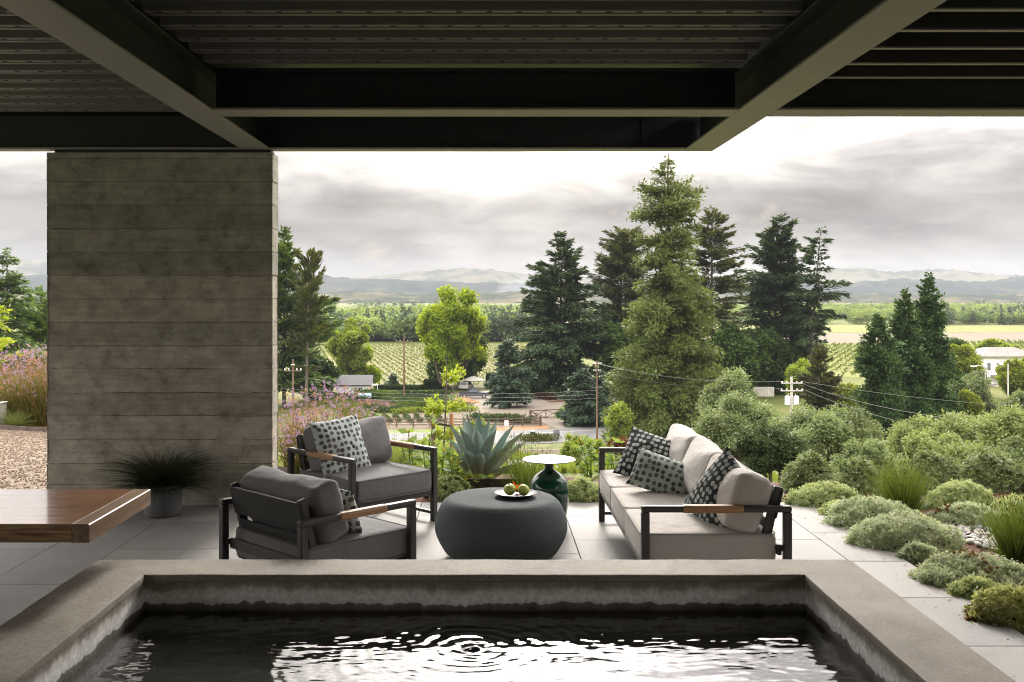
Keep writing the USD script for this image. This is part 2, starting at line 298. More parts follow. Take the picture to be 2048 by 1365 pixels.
K['water'] = M('pool_water_look', {'p': ('principled_bsdf', {'base_color': (0.92, 0.95, 0.94), 'roughness': 0.0, 'ior': 1.333, 'transmission_weight': 1.0})}, [])
def paver(name, c):
    c = np.array(c)
    return M(name, {'g': ('geometry', {}), 'n': ('noise_texture', {'scale': 1.7, 'detail': 9.0, 'roughness': 0.68, 'distortion': 0.5}), 'r': ('rgb_ramp', {'ramp': [(0.30, c * 0.80), (0.45, c * 0.96), (0.55, c), (0.70, c * 1.10)]}), 'm': ('mapping', {'mapping_type': 'point', 'scale': (30, 160, 1)}), 'n2': ('noise_texture', {'scale': 1.0, 'detail': 5.0, 'roughness': 0.7}), 'r2': ('rgb_ramp', {'ramp': [(0.3, (0.86,) * 3), (0.7, (1.12,) * 3)]}), 'x': ('mix_color', {'blend_type': 'multiply', 'fac': 0.9, 'use_clamp': False}),
        'v': ('voronoi_texture', {'scale': 5.0, 'feature': 'f1', 'randomness': 1.0}), 'vr': ('rgb_ramp', {'ramp': [(0.0, (0.45,) * 3), (0.022, (0.6,) * 3), (0.035, (1,) * 3)]}), 'y': ('mix_color', {'blend_type': 'multiply', 'fac': 0.8, 'use_clamp': False}), 'b': ('bump', {'strength': 0.2, 'distance': 0.002}), 'p': ('principled_bsdf', {'roughness': 0.68, 'specular_ior_level': 0.35})},
        [('g.position', 'n.vector'), ('g.position', 'm.vector'), ('m.vector', 'n2.vector'), ('n.fac', 'r.fac'), ('n2.fac', 'r2.fac'), ('r.color', 'x.a'), ('r2.color', 'x.b'), ('g.position', 'v.vector'), ('v.distance', 'vr.fac'), ('x.result', 'y.a'), ('vr.color', 'y.b'), ('y.result', 'p.base_color'), ('n2.fac', 'b.height'), ('b.normal', 'p.normal')])
K['paver'] = [paver(f'stone_paver_{i}', c) for i, c in enumerate([(0.262, 0.254, 0.246), (0.292, 0.282, 0.268), (0.24, 0.236, 0.232), (0.273, 0.262, 0.25)])]
K['joint'] = plain('paver_joint', (0.16, 0.155, 0.145), 0.9)
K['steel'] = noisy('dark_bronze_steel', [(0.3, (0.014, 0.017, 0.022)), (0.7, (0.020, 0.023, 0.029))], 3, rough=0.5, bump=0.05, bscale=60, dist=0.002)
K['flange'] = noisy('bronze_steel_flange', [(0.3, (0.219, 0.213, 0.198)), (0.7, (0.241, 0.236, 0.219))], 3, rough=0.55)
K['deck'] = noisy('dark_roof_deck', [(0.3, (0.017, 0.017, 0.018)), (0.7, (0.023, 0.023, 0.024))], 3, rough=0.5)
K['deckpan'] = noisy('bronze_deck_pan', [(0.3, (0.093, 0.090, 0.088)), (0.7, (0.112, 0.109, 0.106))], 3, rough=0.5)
K['slot'] = plain('dark_slot', (0.012, 0.012, 0.012), 0.8)
K['corten'] = noisy('rusty_dark_steel', [(0.3, (0.05, 0.035, 0.03)), (0.7, (0.10, 0.07, 0.06))], 7, rough=0.75)
# furniture
K['frame'] = noisy('charcoal_powder_coat', [(0.3, (0.038, 0.034, 0.034)), (0.7, (0.046, 0.042, 0.041))], 30, rough=0.42, bump=0.05, bscale=400, dist=0.001)
K['sling'] = noisy('black_sling', [(0.3, (0.014, 0.014, 0.015)), (0.7, (0.02, 0.02, 0.021))], 60, rough=0.7, bump=0.2, bscale=500, dist=0.001)
K['teak'] = M('teak', {'tc': ('texture_coordinate', {}), 'm': ('mapping', {'mapping_type': 'point', 'scale': (26, 2.0, 26)}), 'n': ('noise_texture', {'scale': 3.0, 'detail': 6.0, 'roughness': 0.6, 'distortion': 0.4}), 'r': ('rgb_ramp', {'ramp': [(0.3, (0.25, 0.13, 0.06)), (0.5, (0.37, 0.205, 0.10)), (0.7, (0.46, 0.27, 0.145))]}), 'p': ('principled_bsdf', {'roughness': 0.5})},
        [('tc.object', 'm.vector'), ('m.vector', 'n.vector'), ('n.fac', 'r.fac'), ('r.color', 'p.base_color')])
def fabric(name, c, var=0.16, sheen=0.15):
    c = np.array(c)
    return M(name, {'tc': ('texture_coordinate', {}), 'w': ('mapping', {'mapping_type': 'point', 'scale': (60, 60, 420)}), 'n': ('noise_texture', {'scale': 3.0, 'detail': 3.0}), 'n2': ('noise_texture', {'scale': 420.0, 'detail': 2.0}), 'n3': ('noise_texture', {'scale': 7.0, 'detail': 4.0}),
        'a': ('math', {'math_type': 'add'}), 'r': ('rgb_ramp', {'ramp': [(0.3, c * (1 - var)), (0.5, c), (0.7, c * (1 + var))]}), 'h': ('math', {'math_type': 'multiply', 'value2': 0.5}),
        'b0': ('bump', {'strength': 0.55, 'distance': 0.03}), 'b': ('bump', {'strength': 0.35, 'distance': 0.0015}), 'p': ('principled_bsdf', {'roughness': 0.9, 'specular_ior_level': 0.15, 'sheen_weight': sheen, 'sheen_roughness': 0.5})},
        [('tc.object', 'w.vector'), ('w.vector', 'n.vector'), ('tc.object', 'n2.vector'), ('tc.object', 'n3.vector'), ('n.fac', 'a.value1'), ('n2.fac', 'a.value2'), ('a.value', 'h.value1'), ('h.value', 'r.fac'), ('r.color', 'p.base_color'), ('n3.fac', 'b0.height'), ('b0.normal', 'b.normal'), ('a.value', 'b.height'), ('b.normal', 'p.normal')])
K['grey'] = fabric('graphite_fabric', (0.165, 0.162, 0.168)); K['greyp'] = fabric('graphite_piping', (0.17, 0.167, 0.17))
K['taupe'] = fabric('pale_taupe_fabric', (0.50, 0.468, 0.436)); K['taupep'] = fabric('taupe_piping', (0.33, 0.315, 0.30))
def dots(name, ground, dot, dot2, scale, rad):
    """printed fabric: soft-edged dots of two tones, each a little off the grid"""
    return M(name, {'uv': ('uvmap', {'attribute': 'st'}), 'nd': ('noise_texture', {'scale': 26.0, 'detail': 3.0}), 'nm': ('vector_math', {'math_type': 'scale', 'scale': 0.03}), 'ad': ('vector_math', {'math_type': 'add'}),
        'v': ('voronoi_texture', {'dimensions': '2D', 'feature': 'f1', 'scale': scale, 'randomness': 0.42}), 'k': ('rgb_ramp', {'ramp': [(rad * 0.84, (1,) * 3), (rad * 1.08, (0,) * 3)]}),
        'in': ('rgb_ramp', {'ramp': [(0.0, (0.75,) * 3), (rad * 0.55, (1.1,) * 3), (rad * 0.9, (0.85,) * 3)]}), 'sep': ('separate_color', {}), 'dm': ('mix_color', {'a': dot, 'b': dot2, 'use_clamp': False}), 'dx': ('mix_color', {'blend_type': 'multiply', 'fac': 0.8, 'use_clamp': False}),
        'g': ('mix_color', {'a': ground, 'use_clamp': False}), 'wv': ('noise_texture', {'scale': 160.0, 'detail': 2.0}), 'b': ('bump', {'strength': 0.3, 'distance': 0.002}),
        'p': ('principled_bsdf', {'roughness': 0.92, 'specular_ior_level': 0.1, 'sheen_weight': 0.1})},
        [('uv.UV', 'nd.vector'), ('nd.color', 'nm.vector1'), ('uv.UV', 'ad.vector1'), ('nm.vector', 'ad.vector2'), ('ad.vector', 'v.vector'), ('v.distance', 'k.fac'), ('v.distance', 'in.fac'), ('v.color', 'sep.color'), ('sep.r', 'dm.fac'),
         ('dm.result', 'dx.a'), ('in.color', 'dx.b'), ('dx.result', 'g.b'), ('k.color', 'g.fac'), ('g.result', 'p.base_color'), ('uv.UV', 'wv.vector'), ('wv.fac', 'b.height'), ('b.normal', 'p.normal')])
K['dot_light'] = dots('pale_blue_dotted_fabric', (0.56, 0.62, 0.625), (0.06, 0.075, 0.082), (0.17, 0.15, 0.135), 10.5, 0.36)
K['dot_dark'] = dots('charcoal_dotted_fabric', (0.030, 0.036, 0.036), (0.52, 0.52, 0.48), (0.30, 0.34, 0.34), 11.0, 0.36)
K['dot_mid'] = dots('sage_dotted_fabric', (0.42, 0.46, 0.43), (0.05, 0.062, 0.068), (0.14, 0.15, 0.12), 11.0, 0.35)
K['rope'] = M('woven_charcoal_rope', {'uv': ('uvmap', {'attribute': 'st'}), 'm': ('mapping', {'mapping_type': 'point', 'scale': (380, 105, 1)}), 'v': ('voronoi_texture', {'dimensions': '2D', 'feature': 'f1', 'scale': 1.0, 'randomness': 0.25}), 'r': ('rgb_ramp', {'ramp': [(0.0, (0.17, 0.19, 0.196)), (0.4, (0.125, 0.142, 0.149)), (0.65, (0.05, 0.058, 0.062))]}),
        'b': ('bump', {'strength': 0.7, 'distance': 0.004, 'invert': True}), 'p': ('principled_bsdf', {'roughness': 0.85, 'specular_ior_level': 0.1})},
        [('uv.UV', 'm.vector'), ('m.vector', 'v.vector'), ('v.distance', 'r.fac'), ('r.color', 'p.base_color'), ('v.distance', 'b.height'), ('b.normal', 'p.normal')])
K['glaze'] = M('green_glaze', {'g': ('geometry', {}), 'n': ('noise_texture', {'scale': 9.0, 'detail': 4.0}), 'r': ('rgb_ramp', {'ramp': [(0.3, (0.004, 0.030, 0.018)), (0.7, (0.010, 0.062, 0.036))]}), 'b': ('bump', {'strength': 0.04, 'distance': 0.01}), 'p': ('principled_bsdf', {'roughness': 0.06, 'coat_weight': 0.7, 'coat_roughness': 0.03})},
        [('g.position', 'n.vector'), ('n.fac', 'r.fac'), ('r.color', 'p.base_color'), ('n.fac', 'b.height'), ('b.normal', 'p.normal')])
K['cream'] = noisy('cream_glazed_top', [(0.3, (0.56, 0.475, 0.41)), (0.7, (0.64, 0.56, 0.50))], 8, rough=0.32)
K['neck'] = plain('dark_bronze_neck', (0.03, 0.035, 0.028), 0.4)
def wood(name, stops, stretch, rough, coat=0.0):
    return M(name, {'tc': ('texture_coordinate', {}), 'm': ('mapping', {'mapping_type': 'point', 'scale': stretch}), 'n': ('noise_texture', {'scale': 1.0, 'detail': 9.0, 'roughness': 0.62, 'distortion': 1.1}), 'r': ('rgb_ramp', {'ramp': stops}), 'b': ('bump', {'strength': 0.12, 'distance': 0.003}), 'p': ('principled_bsdf', {'roughness': rough, 'coat_weight': coat, 'coat_roughness': 0.07})},
        [('tc.object', 'm.vector'), ('m.vector', 'n.vector'), ('n.fac', 'r.fac'), ('r.color', 'p.base_color'), ('n.fac', 'b.height'), ('b.normal', 'p.normal')])
K['walnut'] = wood('red_walnut', [(0.3, (0.093, 0.034, 0.017)), (0.5, (0.221, 0.088, 0.041)), (0.7, (0.391, 0.178, 0.085))], (1.6, 16, 16), 0.22, 1.0)
K['walnut_edge'] = wood('walnut_long_edge', [(0.34, (0.065, 0.034, 0.016)), (0.5, (0.221, 0.127, 0.058)), (0.66, (0.416, 0.260, 0.130))], (2.2, 30, 30), 0.45, 0.2)
K['walnut_end'] = wood('walnut_end_board', [(0.3, (0.125, 0.077, 0.048)), (0.5, (0.213, 0.135, 0.083)), (0.7, (0.312, 0.206, 0.131))], (22, 2.0, 22), 0.35, 0.3)
K['pot'] = noisy('grey_pot', [(0.3, (0.090, 0.090, 0.096)), (0.7, (0.126, 0.126, 0.135))], 6, rough=0.7)
K['soil'] = noisy('dark_soil', [(0.3, (0.02, 0.014, 0.01)), (0.7, (0.06, 0.045, 0.032))], 40, rough=1.0, bump=0.6, dist=0.02)
K['plate'] = plain('dark_stoneware', (0.030, 0.030, 0.036), 0.3)
K['apple'] = noisy('green_fruit_skin', [(0.3, (0.392, 0.486, 0.081)), (0.6, (0.567, 0.621, 0.149)), (0.75, (0.702, 0.702, 0.243))], 25, rough=0.3)
K['orange'] = leaf('orange_petal', (0.720, 0.192, 0.036), trans=0.3, clump=0.1)
K['stem'] = plain('brown_stem', (0.06, 0.04, 0.02), 0.7)
# planting
K['silver'] = leaf('silver_green_leaf', (0.621, 0.675, 0.486), (0.391, 0.459, 0.297), trans=0.5, clump=0.3, tint=(0.680, 0.680, 0.405), cscale=3.0)
K['silver2'] = leaf('yellow_silver_leaf', (0.630, 0.592, 0.277), (0.391, 0.391, 0.176), trans=0.5, clump=0.35, tint=(0.680, 0.680, 0.202), cscale=3.0)
K['silver3'] = leaf('fresh_silver_leaf', (0.568, 0.647, 0.365), (0.351, 0.432, 0.216), trans=0.5, clump=0.3, tint=(0.680, 0.680, 0.270), cscale=3.0)
K['rust_leaf'] = leaf('rust_brown_leaf', (0.24, 0.13, 0.06), (0.14, 0.07, 0.03), trans=0.2, clump=0.2)
K['rush'] = leaf('rush_green', (0.193, 0.241, 0.055), (0.110, 0.152, 0.041), trans=0.3, clump=0.25, cscale=2.0)
K['rush_tip'] = leaf('rush_brown_tip', (0.12, 0.09, 0.035), trans=0.15, clump=0.2)
K['mop'] = leaf('dark_mop_grass', (0.045, 0.060, 0.030), (0.025, 0.035, 0.018), trans=0.2, clump=0.3, cscale=2.0)
K['agave'] = M('blue_agave', {'uv': ('uvmap', {'attribute': 'st'}), 'm': ('mapping', {'mapping_type': 'point', 'scale': (24, 1.5, 1)}), 'n': ('noise_texture', {'scale': 1.0, 'detail': 4.0}), 'r': ('rgb_ramp', {'ramp': [(0.3, (0.240, 0.324, 0.300)), (0.5, (0.336, 0.426, 0.402)), (0.7, (0.456, 0.552, 0.516))]}), 'p': ('principled_bsdf', {'roughness': 0.55}), 't': ('translucent_bsdf', {'color': (0.192, 0.300, 0.168)}), 'x': ('mix_closure', {'fac': 0.12})},
        [('uv.UV', 'm.vector'), ('m.vector', 'n.vector'), ('n.fac', 'r.fac'), ('r.color', 'p.base_color'), ('p.BSDF', 'x.closure1'), ('t.BSDF', 'x.closure2')], surface='x.closure')
K['agave_tip'] = plain('agave_spine', (0.06, 0.035, 0.03), 0.6)
K['verb_stem'] = leaf('verbena_stem', (0.16, 0.145, 0.055), (0.10, 0.11, 0.035), trans=0.3, clump=0.5, cscale=1.5)
K['verb_dry'] = leaf('verbena_dry_stem', (0.28, 0.17, 0.08), (0.20, 0.11, 0.05), trans=0.3, clump=0.3)
K['verb_leaf'] = leaf('verbena_leaf', (0.132, 0.168, 0.048), trans=0.35, clump=0.6, cscale=1.5)
K['lilac'] = leaf('lilac_flower', (0.46, 0.31, 0.45), (0.36, 0.23, 0.37), trans=0.3, clump=0.25, tint=(0.55, 0.36, 0.55))
K['pinkish'] = leaf('faded_pink_flower', (0.46, 0.30, 0.27), (0.36, 0.2, 0.18), trans=0.3, clump=0.25)
K['lime'] = leaf('lime_young_leaf', (0.330, 0.383, 0.046), (0.198, 0.264, 0.033), trans=0.5, clump=0.35, tint=(0.660, 0.660, 0.053), cscale=3)
K['sage'] = leaf('soft_sage_leaf', (0.228, 0.312, 0.096), (0.144, 0.216, 0.060), trans=0.45, clump=0.3, tint=(0.396, 0.504, 0.096), cscale=4)
K['yellowflower'] = leaf('yellow_bud', (0.48, 0.37, 0.05), trans=0.35, clump=0.2)
K['tuft'] = leaf('bright_slope_grass', (0.218, 0.265, 0.057), (0.127, 0.172, 0.034), trans=0.45, clump=0.6, tint=(0.414, 0.437, 0.057), cscale=0.6)
K['deer'] = leaf('pale_deer_grass', (0.21, 0.24, 0.10), (0.15, 0.18, 0.07), trans=0.4, clump=0.3)
K['mulch_chip'] = noisy('red_bark_chip', [(0.3, (0.08, 0.032, 0.018)), (0.7, (0.20, 0.085, 0.05))], 9, rough=0.9, island=0.5)
K['pebble'] = [noisy(f'river_pebble_{i}', [(0.3, np.array(c) * 0.85), (0.7, np.array(c) * 1.1)], 20, rough=0.6) for i, c in enumerate([(0.33, 0.32, 0.31), (0.42, 0.37, 0.31), (0.26, 0.27, 0.29), (0.48, 0.45, 0.41)])]
K['gravelstone'] = noisy('tan_gravel_stone', [(0.3, (0.227, 0.170, 0.120)), (0.7, (0.341, 0.267, 0.205))], 40, rough=0.85, island=0.35)
K['stake'] = noisy('lodgepole_stake', [(0.3, (0.20, 0.085, 0.035)), (0.7, (0.36, 0.17, 0.075))], 12, rough=0.8, stretch=(1, 1, 0.15))
K['black'] = plain('black_rubber', (0.015, 0.015, 0.016), 0.6)
# trees
K['bark'] = noisy('grey_brown_bark', [(0.3, (0.05, 0.04, 0.032)), (0.7, (0.14, 0.115, 0.095))], 2.0, rough=0.95, bump=0.6, dist=0.05, stretch=(3, 3, 0.5))
K['redbark'] = noisy('redwood_bark', [(0.3, (0.055, 0.033, 0.022)), (0.7, (0.15, 0.085, 0.055))], 2.0, rough=0.95, bump=0.6, dist=0.05, stretch=(3, 3, 0.4))
K['fir'] = leaf('dark_fir_needle', (0.077, 0.114, 0.043), (0.040, 0.066, 0.030), trans=0.15, clump=0.7, tint=(0.145, 0.204, 0.017), cscale=0.25)
K['fir2'] = leaf('brown_green_needle', (0.120, 0.136, 0.049), (0.066, 0.080, 0.034), trans=0.18, clump=0.7, tint=(0.245, 0.245, 0.010), cscale=0.25)
K['redwood'] = leaf('olive_redwood_needle', (0.208, 0.254, 0.070), (0.104, 0.136, 0.044), trans=0.25, clump=0.8, tint=(0.414, 0.466, 0.071), cscale=0.22)
K['cypress'] = leaf('deep_cypress_green', (0.092, 0.153, 0.041), (0.043, 0.085, 0.027), trans=0.15, clump=0.7, tint=(0.192, 0.271, 0.019), cscale=0.3)
K['golden'] = leaf('golden_conifer', (0.140, 0.140, 0.035), (0.070, 0.077, 0.025), trans=0.2, clump=0.6, cscale=0.4)
K['bluespruce'] = leaf('blue_green_spruce', (0.119, 0.177, 0.104), (0.063, 0.100, 0.062), trans=0.12, clump=0.6, tint=(0.178, 0.253, 0.117), cscale=0.4)
K['pine'] = leaf('pine_green', (0.163, 0.230, 0.064), (0.078, 0.129, 0.043), trans=0.2, clump=0.7, tint=(0.323, 0.414, 0.016), cscale=0.25)
K['maple'] = leaf('bright_spring_leaf', (0.325, 0.419, 0.036), (0.177, 0.258, 0.029), trans=0.45, clump=0.7, tint=(0.659, 0.680, 0.006), cscale=0.25)
K['darkleaf'] = leaf('dark_broad_leaf', (0.087, 0.135, 0.027), (0.046, 0.080, 0.020), trans=0.25, clump=0.7, cscale=0.3)
K['poplar'] = leaf('mid_green_leaf', (0.262, 0.320, 0.057), (0.149, 0.196, 0.045), trans=0.4, clump=0.7, tint=(0.514, 0.583, 0.019), cscale=0.3)
K['olive'] = leaf('grey_green_olive_leaf', (0.305, 0.358, 0.155), (0.149, 0.186, 0.086), trans=0.28, clump=0.75, tint=(0.479, 0.574, 0.142), cscale=0.7)
K['olive2'] = leaf('fresh_oak_leaf', (0.343, 0.393, 0.157), (0.176, 0.218, 0.088), trans=0.32, clump=0.7, tint=(0.580, 0.620, 0.146), cscale=0.9)
K['limetree'] = leaf('yellow_green_leaf', (0.240, 0.270, 0.042), (0.144, 0.180, 0.030), trans=0.45, clump=0.6, tint=(0.456, 0.480, 0.036), cscale=0.4)
K['hedge'] = leaf('clipped_hedge_leaf', (0.072, 0.104, 0.036), (0.039, 0.058, 0.023), trans=0.2, clump=0.5, cscale=0.6)
K['redshrub'] = leaf('russet_shrub_leaf', (0.16, 0.06, 0.028), trans=0.3, clump=0.4)
K['vine'] = leaf('vine_leaf', (0.134, 0.157, 0.037), (0.083, 0.106, 0.024), trans=0.4, clump=0.3, tint=(0.228, 0.250, 0.041), cscale=0.1)
K['far1'] = leaf('far_wood_light', (0.364, 0.432, 0.119), (0.192, 0.246, 0.083), trans=0.3, clump=0.8, cscale=0.03)
K['far2'] = leaf('far_wood_mid', (0.232, 0.299, 0.095), (0.125, 0.179, 0.069), trans=0.3, clump=0.8, cscale=0.03)
K['far3'] = leaf('far_wood_dark', (0.115, 0.154, 0.104), (0.066, 0.095, 0.067), trans=0.2, clump=0.7, cscale=0.03)
K['veg_a'] = leaf('kale_green', (0.085, 0.13, 0.06), trans=0.3, clump=0.6, cscale=0.5)
K['veg_b'] = leaf('bright_vegetable_green', (0.13, 0.20, 0.045), trans=0.4, clump=0.6, cscale=0.5)
K['rose'] = leaf('pale_rose_bloom', (0.55, 0.46, 0.42), trans=0.3, clump=0.2)
# ground
K['slope'] = noisy('grassy_slope', [(0.3, (0.06, 0.075, 0.022)), (0.5, (0.12, 0.14, 0.035)), (0.7, (0.20, 0.18, 0.075))], 0.35, 8, rough=0.95, bump=0.5, bscale=6, dist=0.1)
K['plain'] = M('valley_floor', {'g': ('geometry', {}), 'n': ('noise_texture', {'scale': 0.02, 'detail': 8.0, 'roughness': 0.6}), 'v': ('voronoi_texture', {'scale': 0.006, 'feature': 'f1'}), 'r': ('rgb_ramp', {'ramp': [(0.3, (0.07, 0.09, 0.028)), (0.5, (0.13, 0.15, 0.042)), (0.62, (0.17, 0.175, 0.06)), (0.75, (0.25, 0.2, 0.12))]}), 'x': ('mix_color', {'blend_type': 'soft_light', 'fac': 0.5, 'use_clamp': False}), 'p': ('principled_bsdf', {'roughness': 0.95, 'specular_ior_level': 0.1})},
        [('g.position', 'n.vector'), ('g.position', 'v.vector'), ('n.fac', 'r.fac'), ('r.color', 'x.a'), ('v.color', 'x.b'), ('r.color', 'p.base_color')])
K['gravel'] = M('tan_gravel', {'g': ('geometry', {}), 'v': ('voronoi_texture', {'scale': 42.0, 'feature': 'f1'}), 'sep': ('separate_color', {}), 'r': ('rgb_ramp', {'ramp': [(0.0, (0.142, 0.099, 0.065)), (0.4, (0.249, 0.190, 0.139)), (0.75, (0.306, 0.244, 0.187)), (1.0, (0.375, 0.318, 0.261))]}), 'b': ('bump', {'strength': 0.9, 'distance': 0.02, 'invert': True}), 'p': ('principled_bsdf', {'roughness': 0.9, 'specular_ior_level': 0.2})},
        [('g.position', 'v.vector'), ('v.color', 'sep.color'), ('sep.r', 'r.fac'), ('r.color', 'p.base_color'), ('v.distance', 'b.height'), ('b.normal', 'p.normal')])
K['mulch'] = noisy('red_bark_mulch', [(0.3, (0.05, 0.022, 0.013)), (0.5, (0.12, 0.05, 0.03)), (0.7, (0.20, 0.095, 0.058))], 22, 8, rough=0.95, bump=0.8, bscale=60, dist=0.03)
K['asphalt'] = noisy('worn_asphalt', [(0.3, (0.15, 0.15, 0.155)), (0.7, (0.21, 0.208, 0.21))], 0.4, 8, rough=0.9)
K['paint'] = plain('road_paint', (0.6, 0.6, 0.57), 0.7)
K['court'] = noisy('pale_gravel_court', [(0.3, (0.221, 0.184, 0.149)), (0.7, (0.286, 0.248, 0.207))], 0.3, 8, rough=0.95)
K['bare'] = noisy('bare_tan_soil', [(0.3, (0.126, 0.098, 0.062)), (0.7, (0.178, 0.148, 0.100))], 0.15, 8, rough=0.95)
K['vsoil'] = noisy('vineyard_soil', [(0.3, (0.113, 0.114, 0.026)), (0.5, (0.149, 0.138, 0.042)), (0.7, (0.162, 0.147, 0.050))], 0.08, 8, rough=0.95)
K['lawn'] = noisy('lawn_green', [(0.3, (0.10, 0.15, 0.03)), (0.7, (0.16, 0.2, 0.05))], 0.4, 6, rough=0.95)
K['vgreen'] = noisy('young_vines_green', [(0.3, (0.113, 0.133, 0.010)), (0.7, (0.166, 0.177, 0.014))], 0.06, 6, rough=0.95)
K['orangesoil'] = noisy('orange_soil', [(0.3, (0.288, 0.136, 0.060)), (0.7, (0.384, 0.208, 0.104))], 1.0, 6, rough=0.95, bump=0.4, dist=0.2)
K['hillwood'] = [M(f'hill_side_{i}', {'g': ('geometry', {}), 'n': ('noise_texture', {'scale': s, 'detail': 9.0, 'roughness': 0.62}), 'n2': ('noise_texture', {'scale': s * 0.22, 'detail': 4.0}), 'a': ('mix_float', {'fac': 0.45}), 'r': ('rgb_ramp', {'ramp': [(0.36, a), (0.47, b), (0.52, c), (0.66, d)]}), 'p': ('principled_bsdf', {'roughness': 1.0, 'specular_ior_level': 0.0})},
        [('g.position', 'n.vector'), ('g.position', 'n2.vector'), ('n.fac', 'a.a'), ('n2.fac', 'a.b'), ('a.result', 'r.fac'), ('r.color', 'p.base_color')]) for i, (s, a, b, c, d) in enumerate([
            (0.012, (0.016, 0.024, 0.024), (0.024, 0.034, 0.032), (0.034, 0.043, 0.036), (0.07, 0.072, 0.055)), (0.010, (0.03, 0.04, 0.03), (0.045, 0.055, 0.04), (0.10, 0.10, 0.07), (0.15, 0.14, 0.10)), (0.014, (0.03, 0.04, 0.03), (0.04, 0.05, 0.033), (0.09, 0.085, 0.052), (0.17, 0.14, 0.085))])]
# far built things
K['plaster'] = noisy('pale_plaster', [(0.3, (0.66, 0.64, 0.61)), (0.7, (0.72, 0.70, 0.67))], 2.0, rough=0.9)
K['white'] = noisy('white_paint', [(0.3, (0.72, 0.72, 0.72)), (0.7, (0.80, 0.79, 0.77))], 1.0, rough=0.6)
K['slate'] = noisy('grey_shingle', [(0.3, (0.10, 0.10, 0.11)), (0.7, (0.14, 0.14, 0.15))], 2.0, rough=0.8)
K['brownroof'] = noisy('mauve_brown_roof', [(0.3, (0.22, 0.185, 0.175)), (0.7, (0.29, 0.245, 0.235))], 0.5, rough=0.8)
K['pane'] = plain('dark_window_pane', (0.03, 0.035, 0.045), 0.1)
K['pole'] = noisy('brown_pole', [(0.3, (0.081, 0.046, 0.028)), (0.7, (0.149, 0.090, 0.056))], 1.0, rough=0.9, stretch=(4, 4, 0.3))
K['greypole'] = noisy('weathered_grey_pole', [(0.3, (0.25, 0.23, 0.21)), (0.7, (0.42, 0.40, 0.37))], 1.0, rough=0.9, stretch=(4, 4, 0.3))
K['insul'] = plain('pale_insulator', (0.62, 0.64, 0.66), 0.3)
K['wire'] = plain('grey_wire', (0.20, 0.205, 0.20), 0.6); K['darkwire'] = plain('dark_wire', (0.09, 0.10, 0.10), 0.5)
K['fence'] = noisy('dark_fence_wood', [(0.3, (0.055, 0.034, 0.024)), (0.7, (0.11, 0.07, 0.05))], 1.0, rough=0.9)
K['greyfence'] = noisy('grey_fence_wood', [(0.3, (0.09, 0.08, 0.07)), (0.7, (0.16, 0.145, 0.125))], 1.0, rough=0.9)
K['bin'] = plain('dark_green_plastic', (0.018, 0.055, 0.042), 0.45)
K['truck'] = plain('dark_blue_car_paint', (0.018, 0.022, 0.034), 0.25, coat_weight=0.8); K['carglass'] = plain('car_glass', (0.10, 0.12, 0.14), 0.05); K['tyre'] = plain('tyre_rubber', (0.015, 0.015, 0.015), 0.8); K['rim'] = plain('wheel_metal', (0.4, 0.4, 0.4), 0.35, 0.8)
K['silvercar'] = plain('silver_car_paint', (0.35, 0.34, 0.32), 0.3, coat_weight=0.5)
K['bluetank'] = plain('sky_blue_tank', (0.26, 0.44, 0.62), 0.5); K['bedwood'] = noisy('raised_bed_wood', [(0.3, (0.12, 0.07, 0.06)), (0.7, (0.2, 0.125, 0.105))], 2, rough=0.9)
K['canvas'] = plain('pale_canvas', (0.62, 0.60, 0.57), 0.8); K['rock'] = noisy('grey_rock', [(0.3, (0.10, 0.095, 0.09)), (0.7, (0.2, 0.19, 0.18))], 3, rough=0.9, bump=0.4, dist=0.05)
K['smoke'] = M('smoke_look', {'v': ('principled_volume', {'color': (0.8, 0.85, 0.95), 'density': 0.0025})}, [], surface=None, volume='v.volume')
# ------------------------------------------------------------------ terrain
EDGE_Y = 8.72                                             # far edge of the paving
def smooth(a, b, x): t = np.clip((x - a) / (b - a), 0, 1); return t * t * (3 - 2 * t)
def terrain(x, y):
    x, y = np.asarray(x, float), np.asarray(y, float)
    brow = 10.6 + 5.4 * smooth(-2.2, -4.0, x) - 0.75 * smooth(0.5, 3.0, x)      # the terrace runs further out on the left
    d = np.maximum(y - brow, 0)
    drop = 1.5 * smooth(0, 1.6, d) + 0.14 * d
    drop = drop + 1.4 * smooth(2.5, 9.0, x) * smooth(2, 16, d) * (1 - smooth(60, 110, d))
    side = np.maximum(x - 7.5, 0)
    drop = drop + (1.2 * smooth(0, 2, side) + 0.12 * side) * (1 - smooth(30, 90, y))
    z = -0.045 - drop
    nz = meshkit.noise(np.stack([x * 0.12, y * 0.12, 0 * x], -1), 3) - 0.5
    z = z + nz * 0.9 * smooth(3, 12, d) * (1 - smooth(70, 105, y))
    z = np.maximum(z, PLAIN) + 0
    z = np.where(z <= PLAIN + 0.4, PLAIN + 0.4 * np.exp(-np.clip((PLAIN + 0.4 - (-0.045 - drop)) , 0, 50) * 2), z)
    return z
ys = np.r_[np.linspace(-14, 8, 8), np.linspace(8.7, 30, 64), np.linspace(31, 140, 80), np.geomspace(145, 6350, 44)]
xs = np.r_[-np.geomspace(5700, 60, 26), np.linspace(-56, -13, 16), np.linspace(-12, 12, 60), np.linspace(13, 56, 16), np.geomspace(60, 5700, 26)]
XX, YY = np.meshgrid(xs, ys, indexing='ij')
tv = np.stack([XX, YY, terrain(XX, YY)], -1).reshape(-1, 3); tf = grid_faces(len(xs), len(ys))
yc, zc_ = tv[tf].mean(1)[:, 1], tv[tf][:, :, 2].max(1)
obj('hillside', (tv, tf[(yc < 150)]), K['slope'], smooth=True, kind='structure')
obj('valley_floor', (tv, tf[(yc >= 150)]), K['plain'], smooth=True, kind='structure')

